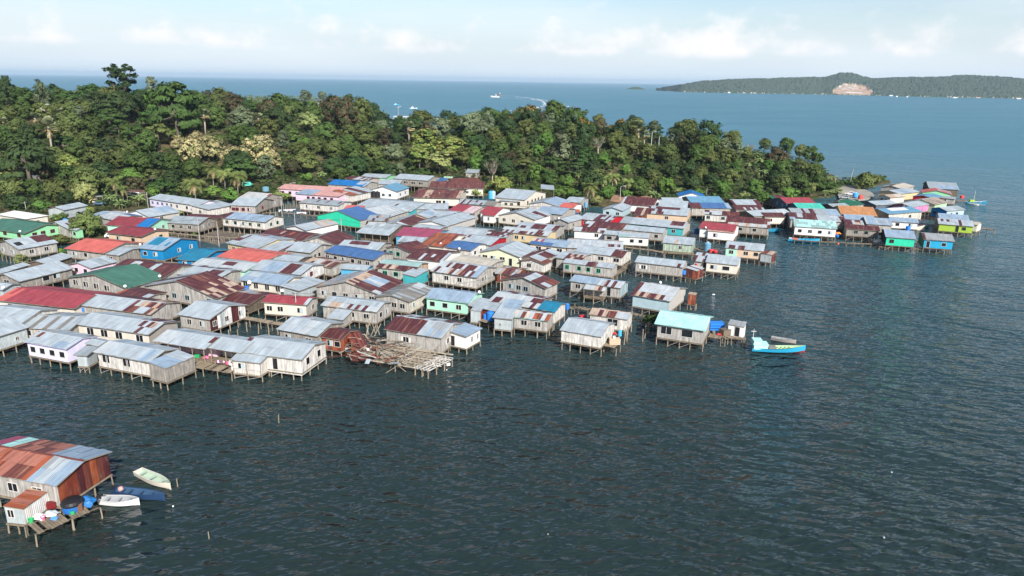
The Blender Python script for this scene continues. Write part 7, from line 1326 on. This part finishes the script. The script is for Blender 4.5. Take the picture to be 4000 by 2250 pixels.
# ships and wakes far out
def ship(X, Y, L, label, ang, hullc, topc):
    p = at('N', X, Y, 0); o = thing('ship', (p.x, p.y, 0), label, 'ship'); o.rotation_euler = (0, 0, ang); b = MB(); w = L * .26
    st = [(-.5, .8, .0), (-.2, 1, 0), (.2, 1, .02), (.4, .6, .06), (.5, .05, .1)]
    for i in range(4):
        (s0, k0, h0), (s1, k1, h1) = st[i], st[i + 1]
        for s in (-1, 1): b.poly([(s0 * L, s * k0 * w / 2, -.5), (s1 * L, s * k1 * w / 2, -.5), (s1 * L, s * k1 * w / 2, L * (.1 + h1)), (s0 * L, s * k0 * w / 2, L * (.1 + h0))], PAL[hullc])
        b.poly([(s0 * L, -k0 * w / 2, L * .09), (s1 * L, -k1 * w / 2, L * .09), (s1 * L, k1 * w / 2, L * .09), (s0 * L, k0 * w / 2, L * .09)], PAL['wood'])
    b.box((-.5 * L, -.4 * w, -.5), (.01, 0, 0), (0, .8 * w, 0), (0, 0, L * .1), PAL[hullc]); b.build('hull', M_PLAIN, o)
    c = MB(); c.box((-.3 * L, -.3 * w, L * .09), (.32 * L, 0, 0), (0, .6 * w, 0), (0, 0, L * .1), PAL[topc]); c.box((-.2 * L, -.25 * w, L * .19), (.18 * L, 0, 0), (0, .5 * w, 0), (0, 0, L * .08), PAL['white']); c.build('deckhouse', M_PLAIN, o); c = MB(); c.tube([(-.05 * L, 0, L * .2), (-.05 * L, 0, L * .42)], [.2, .12], PAL['white'], 5); c.build('mast', M_PLAIN, o)
ship(1934, 380, 27, 'white ship with masts on the left of the two at sea', 3.0, 'white', 'bluegrey'); ship(1951, 371, 20, 'reddish ship right behind the white ship at sea', 3.2, 'brown', 'rust2')
ship(1615, 425, 13, 'white and blue ferry beyond the forest, right of the pier', 0.1, 'lblue', 'white'); ship(1548, 411, 11, 'small blue boat half hidden by the tree tops beside the pier', 0.0, 'sblue', 'white'); ship(3730, 383, 22, 'white vessel anchored off the island shore', 0.0, 'white', 'white')
def wake(pts, label):
    m_, nt, bs = new_mat('foam'); bs.inputs['Base Color'].default_value = (.75, .80, .82, 1); bs.inputs['Roughness'].default_value = .8
    r = random.Random(8); b = MB()
    for i in range(len(pts) - 1):
        (x0, y0, w0), (x1, y1, w1) = pts[i], pts[i + 1]
        for k in range(40):
            f0 = r.random(); f1 = f0 + r.uniform(.02, .06); e = r.gauss(0, .45)
            X0, Y0, X1, Y1 = x0 + (x1 - x0) * f0, y0 + (y1 - y0) * f0, x0 + (x1 - x0) * f1, y0 + (y1 - y0) * f1; w_ = (w0 + (w1 - w0) * f0)
            p, q = at('T7', X0, Y0 + e * w_, .2), at('T7', X1, Y1 + e * w_, .2); h = (q - p); s = Vector((-h.y, h.x, 0)).normalized() * r.uniform(2.5, 11)
            b.poly([p - s * .1, p.lerp(q, .5) - s * .5, q, p.lerp(q, .5) + s * .5], (1, 1, 1))
    tag(b.build('wake', m_), label, 'wake', kind='stuff')
wake([(445, 64, 3), (560, 74, 3), (760, 92, 4), (920, 118, 7), (1030, 132, 7)], 'white wake trailing right from the two ships')
wake([(450, 92, 2), (760, 106, 3), (920, 125, 7), (960, 165, 12), (930, 190, 10), (820, 212, 4), (600, 236, 3), (420, 262, 3)], 'older curving wake behind the white ship')
wake([(1080, 160, 2), (1240, 195, 3), (1330, 210, 2)], 'faint foam line right of the curving wake')
# ================================================================ cars and small land things
def car(t, x, y, z, ang, col, label, name='car', cat='car', van=False):
    p = at(t, x, y, z); o = thing(name, (p.x, p.y, z), label, cat); o.rotation_euler = (0, 0, ang); b = MB(); L, w = 4.3, 1.75; c = PAL[col] if isinstance(col, str) else col
    prof = [(-2.15, .35), (2.15, .35), (2.15, .8), (1.1, .95), (.5, 1.5), (-1.3, 1.52), (-2.0, 1.0)] if not van else [(-2.2, .35), (2.2, .35), (2.2, .95), (1.7, 1.1), (1.3, 1.85), (-2.2, 1.9)]
    for s in (-1, 1): q = [(a, s * w / 2 * (1 if h < 1.2 else .86), h) for a, h in prof]; b.poly(q if s < 0 else q[::-1], c)
    m = len(prof)
    for i in range(m): (a, h), (a2, h2) = prof[i], prof[(i + 1) % m]; k, k2 = (w / 2 * (1 if h < 1.2 else .86)), (w / 2 * (1 if h2 < 1.2 else .86)); b.poly([(a, -k, h), (a, k, h), (a2, k2, h2), (a2, -k2, h2)], c)
    b.build('body', M_PLAIN, o); g = MB(); top = 1.42 if not van else 1.75
    for s in (-1, 1): g.poly([(-1.5, s * (w / 2 * .95 + .02), 1.0), (.85, s * (w / 2 * .95 + .02), 1.0), (.5, s * (w / 2 * .87 + .02), top), (-1.2, s * (w / 2 * .87 + .02), top)], (0, 0, 0))
    g.poly([(1.08, -.7, 1.0), (1.08, .7, 1.0), (.56, .62, top + .03), (.56, -.62, top + .03)] if not van else [(1.7, -.7, 1.15), (1.7, .7, 1.15), (1.36, .65, top), (1.36, -.65, top)], (0, 0, 0)); g.poly([(-2.02, .7, 1.02), (-2.02, -.7, 1.02), (-1.42, -.62, top), (-1.42, .62, top)], (0, 0, 0)); g.build('windows', M_PANE, o)
    for a in (-1.35, 1.35):
        for s in (-1, 1): q = MB(); q.tube([(a, s * .7, .33), (a, s * .9, .33)], [.33, .33], (.015, .015, .015), 12); q.build('wheel', M_PLAIN, o)
car('R3', 700, 650, 1.1, 2.6, 'white', 'white car parked beside the blue tank on the pebbly point'); car('R3', 560, 730, 1.1, 2.8, 'silver', 'silver car half hidden by banana plants near the green roof'); car('U1', 1135, 290, 1.2, .3, (.05, .10, .17), 'dark blue car parked among the banana plants'); car('U1', 1085, 268, 1.4, .3, 'yellow', 'yellow vehicle behind the dark blue car')
car('U1', 1280, 660, 1.0, .2, 'white', 'white car under the carport of the lower dusky red roof'); car('T6', 2140, 1080, 2.0, .1, (.02, .02, .02), 'black car on the road behind the light green hut'); car('T6', 960, 1110, 1.8, .2, (.015, .015, .018), 'black car left of the vivid blue roof'); car('U1', 1540, 190, 1.6, .2, 'white', 'white van under the open shelter at the forest edge', 'van', 'van', True)
def shelter(t, A, B, C, ze, label, roof='brown'):
    A3, B3, C3 = (at(t, p[0], p[1], ze) for p in (A, B, C)); D3 = A3 + (C3 - B3); o = thing('shelter', (A3.x, A3.y, 0), label, 'shelter'); b = MB(); q = [A3, B3, C3, D3]; b.poly(q, PAL[roof], [(0, 0), (9, 0), (9, 4), (0, 4)]); b.poly([k - Vector((0, 0, .1)) for k in reversed(q)], PAL['woodd'])
    for i in range(4): b.poly([q[i] - Vector((0, 0, .1)), q[(i + 1) % 4] - Vector((0, 0, .1)), q[(i + 1) % 4], q[i]], PAL['wood'])
    b.build('roof', M_SHEET, o, o.location)
    for k in q: add_post(o, k.lerp((A3 + C3) / 2, .06), .2, ze - .08)
shelter('U1', (1425, 140), (1640, 150), (1640, 122), 4.6, 'open shelter with a thin brown roof at the forest edge'); shelter('U1', (1090, 200), (1165, 192), (1150, 182), 4.2, 'small open shelter right of the lime tree', 'zinc2'); shelter('T7', (905, 1120), (1060, 1135), (1055, 1085), 6.0, 'small grey roof on posts at the edge of the trees', 'zinc')
H('U4', (340, 235), (475, 262), (480, 210), 'little zinc roof among the coconut palms', roof='zinc', wall='plank', ze=4.2, pitch=.14); H('T6', (2230, 1020), (2330, 1030), (2330, 1010), 'dim grey roof half hidden behind the yellow green rounded tree', roof='zinc2', wall='plank', ze=4.5)
b = MB(); X_, Y_ = px('U2', 775, 75); p = at('N', X_, Y_, 1.6)
car('U2', 775, 80, 1.4, .4, 'turq', 'turquoise van by the leaning coconut palms', 'van', 'van', True)
# white painted kerb stones along the road
rk = thing('kerb_row', at('T6', 1060, 1040, 1.6), 'broken row of white painted kerb stones along the road at the forest foot', 'kerb'); b = MB()
for x0, y0, x1, y1, n in ((600, 1085, 830, 1068, 9), (1155, 1042, 1290, 1035, 7)):
    for i in range(n): p = at('T6', x0 + (x1 - x0) * i / n, y0 + (y1 - y0) * i / n, 1.6); b.cbox(p - rk.location, 1.6, .5, .9, PAL['white'])
b.build('stones', M_PLAIN, rk)
# ---------------------------------------------------------------- hillside and far shore buildings
def hut(t, x, y, wpx, lift, roof, wall, label, hh=3.0):
    X_, Y_ = px(t, x, y); p = march(X_, Y_, lift)
    if not p: return
    d = (p - EYE).dot(fwd); w = wpx / TILES[t][2] * d / FPX; z = p.z; A = Vector((p.x - w / 2, p.y, z)); B = Vector((p.x + w / 2, p.y - w * .1, z)); C = Vector((p.x + w / 2 + w * .1, p.y + w * .6, z)); r = thing('hillside_house', (p.x, p.y, 0), label, 'house'); body(r, A, B, C, ze=z, zf=z - lift + .3, ridge='x', roof=roof, wall=wall, posts=False, wf=2, pitch=.2)
hut('T5', 295, 1060, 100, 5, 'zincw', 'plank', 'pale roof showing through the trees on the lower left hillside'); hut('T5', 405, 385, 100, 6, 'white', 'cream', 'white roof showing through the trees high on the left hill')
def far_roof(A, B, R_, ze, label, roof, wall, wf=0):
    A3, B3 = at(*A, ze), at(*B, ze); n = Vector((-(B3 - A3).y, (B3 - A3).x, 0)).normalized(); C3 = B3 + n * R_; r = thing('shore_building', ((A3.x + C3.x) / 2, (A3.y + C3.y) / 2, 0), label, 'building'); body(r, A3, B3, C3, ze=ze, zf=ze - 7, ridge='x', roof=roof, wall=wall, posts=False, pitch=.2, wf=wf, ww=3, wh=2, over=1)
far_roof(('T6', 470, 345), ('T6', 875, 352), 26, 17, 'long grey roofed building beyond the forest on the far shore', 'bluegrey', 'greyw'); far_roof(('T6', 585, 380), ('T6', 715, 388), 16, 16, 'smaller white walled building in front of the long grey roof', 'zinc', 'whitew', 4); far_roof(('T5', 590, 265), ('T5', 670, 268), 14, 16, 'tiny turquoise roof on the far shore left of the tallest tree', 'turq', 'whitew')
for x, y, w, s, c, hz, l in [(708, 282, 112, 'round', 'grey', 1.0, 'big hazy round tree beyond the forest, left of two'), (865, 288, 80, 'round', 'grey', 1.0, 'smaller hazy round tree beyond the forest, right of two'), (1120, 310, 90, 'round', 'broad', .9, 'hazy tree at the far shore left of the pier')]:
    p = at_dist('T6', x, y, 960); sc = w / 2.415 * 960 / FPX / 10.4; h = 9.5 * sc * hz; put_tree((p.x, p.y, p.z - h * .62), s, c, sc, 'b', hz, l)
for x, y, w, s, c, l in [(1430, 205, 130, 'wispy', 'grey', 'hazy grey tree against the sea right of the tallest tree')]:
    p = at_dist('T5', x, y, 620); sc = w / 2.415 * 620 / FPX / 7.4; put_tree((p.x, p.y, p.z - 12 * sc * .6 * .8), s, c, sc, 'b', .8, l)
def far_wood():
    r = random.Random(9); b = MB()
    for i in range(4200):
        a = r.uniform(-.80, -.16); t = r.uniform(230, 880); y = interp(FA, a) + t; x = a * y; z = terrain(x, y)
        if z < 1: continue
        p = Vector((x, y, z + r.uniform(0, 6)))
        for k in range(4): leaf_quad(b, p + Vector((r.uniform(-3, 3), r.uniform(-3, 3), r.uniform(0, 3))), Vector((r.uniform(-.7, .7), r.uniform(-1, .2), .9)), r.uniform(1.5, 3.2), jit(LEAFC[r.choice(['broad', 'grey', 'olive', 'dark'])], .3, r), r)
    tag(b.build('far_wood', M_LEAF), 'low hazy wood covering the far shore behind the hill', 'wood', kind='stuff')
far_wood()
# pier
pa, pb = at('T6', 1535, 500, 3.5), at('T6', 1725, 505, 3.5); o = thing('pier', (pa.x, pa.y, 0), 'concrete pier seen between the tree tops', 'pier'); b = MB(); u = pb - pa; b.box(pa, u, Vector((-u.y, u.x, 0)).normalized() * 10, (0, 0, 1.2), (.42, .42, .40)); b.build('deck', M_PLAIN, o, o.location)
for i in range(9): b = MB(); q = pa + u * (i / 8); b.tube([(q.x, q.y + 1, -2), (q.x, q.y + 1, 3.5)], [.6, .6], (.3, .3, .29), 6); b.build('pillar', M_PLAIN, o, o.location)
b = MB(); q = at('T6', 1580, 495, 4.7); b.tube([(q.x, q.y + 4, 4.5), (q.x, q.y + 4, 16.5)], [.45, .35], PAL['silver'], 6); b.beam((q.x - 1, q.y + 4, 15.2), (q.x + 3.5, q.y + 4, 16.5), .5, .5, PAL['pk2']); b.build('crane', M_PLAIN, o, o.location)
# ================================================================ island
def island():
    sil = [(262, 240), (310, 226), (420, 206), (560, 181), (700, 172), (900, 168), (1050, 160), (1290, 160), (1340, 148), (1400, 133), (1470, 136), (1540, 156), (1620, 168), (1700, 165), (1900, 160), (2150, 150), (2300, 160), (2600, 164), (2900, 158), (3300, 172), (3700, 200)]
    wl = [(262, 248), (420, 256), (700, 263), (1300, 272), (1650, 280), (2000, 288), (2600, 299), (3300, 312), (3700, 318)]
    W3 = [(q[0], at('I', q[0], q[1], 0)) for q in wl]
    def lerp(tab, x):
        for i in range(len(tab) - 1):
            if x <= tab[i + 1][0]: f = (x - tab[i][0]) / (tab[i + 1][0] - tab[i][0]); return tab[i][1] + (tab[i + 1][1] - tab[i][1]) * f
        return tab[-1][1]
    r = random.Random(4); n, mrow = 460, 64; v = []; b = MB(); g = []
    for i in range(n + 1):
        x = 262 + (3700 - 262) * i / n; w = lerp(W3, x); d2 = Vector((w.x, w.y, 0)).normalized(); cy = lerp(sil, x); d = ray(*px('I', x, cy)); crest_d = math.hypot(w.x, w.y) + 420; hz = max(3, CAMZ + d.z / math.hypot(d.x, d.y) * crest_d - 9)
        row = []
        for j in range(mrow + 1):
            s = j / mrow * 620; p = w + d2 * s; f = sstep(s / 430) * .55 + .45 * min(1, s / 420)
            if s > 440: f *= 1 - (s - 440) / 180
            z = hz * f * (1 + .12 * noise.noise(Vector((p.x / 160, p.y / 160, 0)))) if j else -1.5
            xs = x + s * .05; sc = False
            yy = (w.z, f)
            if 1372 < x < 1622 and 6 < s < 300:
                e = min(x - 1372, 1622 - x) / 40; sc = s < 215 * min(1, .45 + e * .35) + 30 * noise.noise(Vector((x / 30, s / 40, 2)))
            tree = 0 if sc or j == 0 else r.uniform(2, 11)
            if j == 1: z = 1.2; tree = r.uniform(0, 7) if r.random() < .85 else 0
            row.append((Vector((p.x + r.uniform(-2, 2), p.y + r.uniform(-2, 2), z + tree)), sc, s, x))
        g.append(row)
    for i in range(n):
        for j in range(mrow):
            p = g[i][j]; k = r.uniform(.6, 1.45)
            if p[1]:
                nn = noise.noise(Vector((p[3] / 18, p[2] / 14, 5))); c = (.36, .25, .18) if nn > -.3 else (.17, .15, .09)
                if p[2] > 120 and nn > .1: c = (.42, .37, .34) if p[3] < 1520 else (.40, .24, .19)
                if 60 < p[2] < 82 and 1450 < p[3] < 1560: c = (.55, .50, .45)
                c = jit(c, .12, r)
            elif p[2] < 8: c = (.26, .24, .17) if r.random() < .3 else (.04, .06, .03)
            else: c = (.044 * (.6 + .4 * k), .060 * (.6 + .4 * k), .042 * (.6 + .4 * k))  # greens dulled toward blue, some haze put into their colour
            b.poly([g[i][j][0], g[i + 1][j][0], g[i + 1][j + 1][0], g[i][j + 1][0]], c)
    tag(b.build('island', M_LEAFP), kind='structure')
    # islet
    b = MB(); c = at('I', 135, 240, 0); rr = 75
    for i in range(16):
        for j in range(6):
            f = lambda i, j: Vector((c.x + math.cos(i * 6.283 / 16) * rr * (1 - j / 6), c.y + math.sin(i * 6.283 / 16) * rr * .5 * (1 - j / 6), -1 + 19 * math.sin(j / 6 * 1.5) + noise.noise(Vector((i % 16, j, 3))) * 3))
            b.poly([f(i, j), f(i + 1, j), f(i + 1, j + 1), f(i, j + 1)], jit((.042, .066, .032), .35, r))
    tag(b.build('islet', M_LEAFP), kind='structure')
M_LEAFP = attr_mat('hazy_woods', .95, .05, 'none')
island()
for x, y, w, rf, wl_, l in [(1742, 276, 34, 'sky', 'whitew', 'white building with a blue roof on the island shore'), (1778, 281, 18, 'white', 'whitew', 'small white building right of the blue roof on the island shore'), (2290, 288, 48, 'rust2', 'plank', 'brown roofed building on the right part of the island shore'), (722, 257, 24, 'white', 'whitew', 'tiny white building on the left part of the island shore'), (1843, 283, 14, 'white', 'whitew', 'lone white hut on the island shore'), (1530, 250, 46, 'turq', 'whitew', 'long building with a turquoise roof on the cleared slope of the island'), (2545, 294, 40, 'rust2', 'whitew', 'low building at the far right of the island shore')]:
    z = 9 if x != 1530 else 26; p = at('I', x, y, z); 
    if x == 1530: q = at('I', x, 276, 0); d_ = (math.hypot(q.x, q.y) + 95) / math.hypot(p.x, p.y); dd = ray(*px('I', x, y)); s_ = (math.hypot(q.x, q.y) + 95) / math.hypot(dd.x, dd.y); p = EYE + dd * s_; z = p.z
    d = (p - EYE).dot(fwd); w_ = w * .72 / 1.61 * d / FPX; rt_o = thing('shore_building', (p.x, p.y, 0), l, 'building'); A3, B3, C3 = Vector((p.x - w_ / 2, p.y, z)), Vector((p.x + w_ / 2, p.y, z)), Vector((p.x + w_ / 2, p.y + w_ * .5, z)); body(rt_o, A3, B3, C3, ze=z, zf=z - 4.5, ridge='x', roof=rf, wall=wl_, posts=False, pitch=.3, over=.8)
# ================================================================ sea
def water():
    m, nt, b = new_mat('sea_water')
    tc = node(nt, 'ShaderNodeTexCoord')
    def wav(scale, sx, rot, det, rough=.5):
        mp = node(nt, 'ShaderNodeMapping'); mp.vector_type = 'TEXTURE'; mp.inputs['Rotation'].default_value = (0, 0, rad(rot)); mp.inputs['Scale'].default_value = (1 / (scale * sx), 1 / scale, 1 / scale)
        nt.links.new(tc.outputs['Object'], mp.inputs[0]); n = node(nt, 'ShaderNodeTexNoise', i_Scale=1.0, i_Detail=det, i_Roughness=rough); nt.links.new(mp.outputs[0], n.inputs['Vector']); return n.outputs[0]
    patch = smooth(nt, wav(.010, .4, 10, 3.0), .3, .7)
    h = mathn(nt, 'MULTIPLY', wav(.80, .36, 20, 2.0, .5), .70)
    rid = mathn(nt, 'ABSOLUTE', mathn(nt, 'MULTIPLY_ADD', wav(.34, .42, -14, 2.0, .5), 2.0, -1.0))
    h = mathn(nt, 'SUBTRACT', h, mathn(nt, 'MULTIPLY', rid, .85))
    h = mathn(nt, 'ADD', h, mathn(nt, 'MULTIPLY', wav(.09, .35, -38, 2.0), 2.2))
    h = mathn(nt, 'MULTIPLY', h, mathn(nt, 'MULTIPLY_ADD', patch, .85, .5))
    bp = node(nt, 'ShaderNodeBump', i_Strength=1.0, i_Distance=1.0); nt.links.new(h, bp.inputs['Height']); nt.links.new(bp.outputs[0], b.inputs['Normal'])
    c = mixc(nt, patch, (.012, .020, .017), (.014, .026, .026))
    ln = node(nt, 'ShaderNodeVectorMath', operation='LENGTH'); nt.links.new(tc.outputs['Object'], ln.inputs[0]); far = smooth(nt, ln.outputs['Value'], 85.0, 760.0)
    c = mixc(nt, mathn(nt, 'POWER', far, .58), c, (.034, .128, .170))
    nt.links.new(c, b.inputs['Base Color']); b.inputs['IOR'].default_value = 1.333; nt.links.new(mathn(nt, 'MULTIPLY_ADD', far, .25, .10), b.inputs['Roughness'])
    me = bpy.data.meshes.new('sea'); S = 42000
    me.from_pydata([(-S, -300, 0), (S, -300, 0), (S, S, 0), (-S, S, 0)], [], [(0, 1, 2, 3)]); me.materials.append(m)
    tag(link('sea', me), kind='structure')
water()
def haze():
    m = bpy.data.materials.new('haze'); m.use_nodes = True; nt = m.node_tree; nt.nodes.clear(); o = node(nt, 'ShaderNodeOutputMaterial'); v = node(nt, 'ShaderNodeVolumePrincipled')
    v.inputs['Color'].default_value = (.62, .82, 1.0, 1); v.inputs['Density'].default_value = HAZE; v.inputs['Anisotropy'].default_value = .1; nt.links.new(v.outputs[0], o.inputs['Volume'])
    b = MB(); b.box((-43000, -2000, -6), (86000, 0, 0), (0, 45000, 0), (0, 0, 176), (1, 1, 1)); tag(b.build('haze', m), 'thin pale sea haze', 'haze', kind='stuff')
HAZE = 5.0e-5
haze()
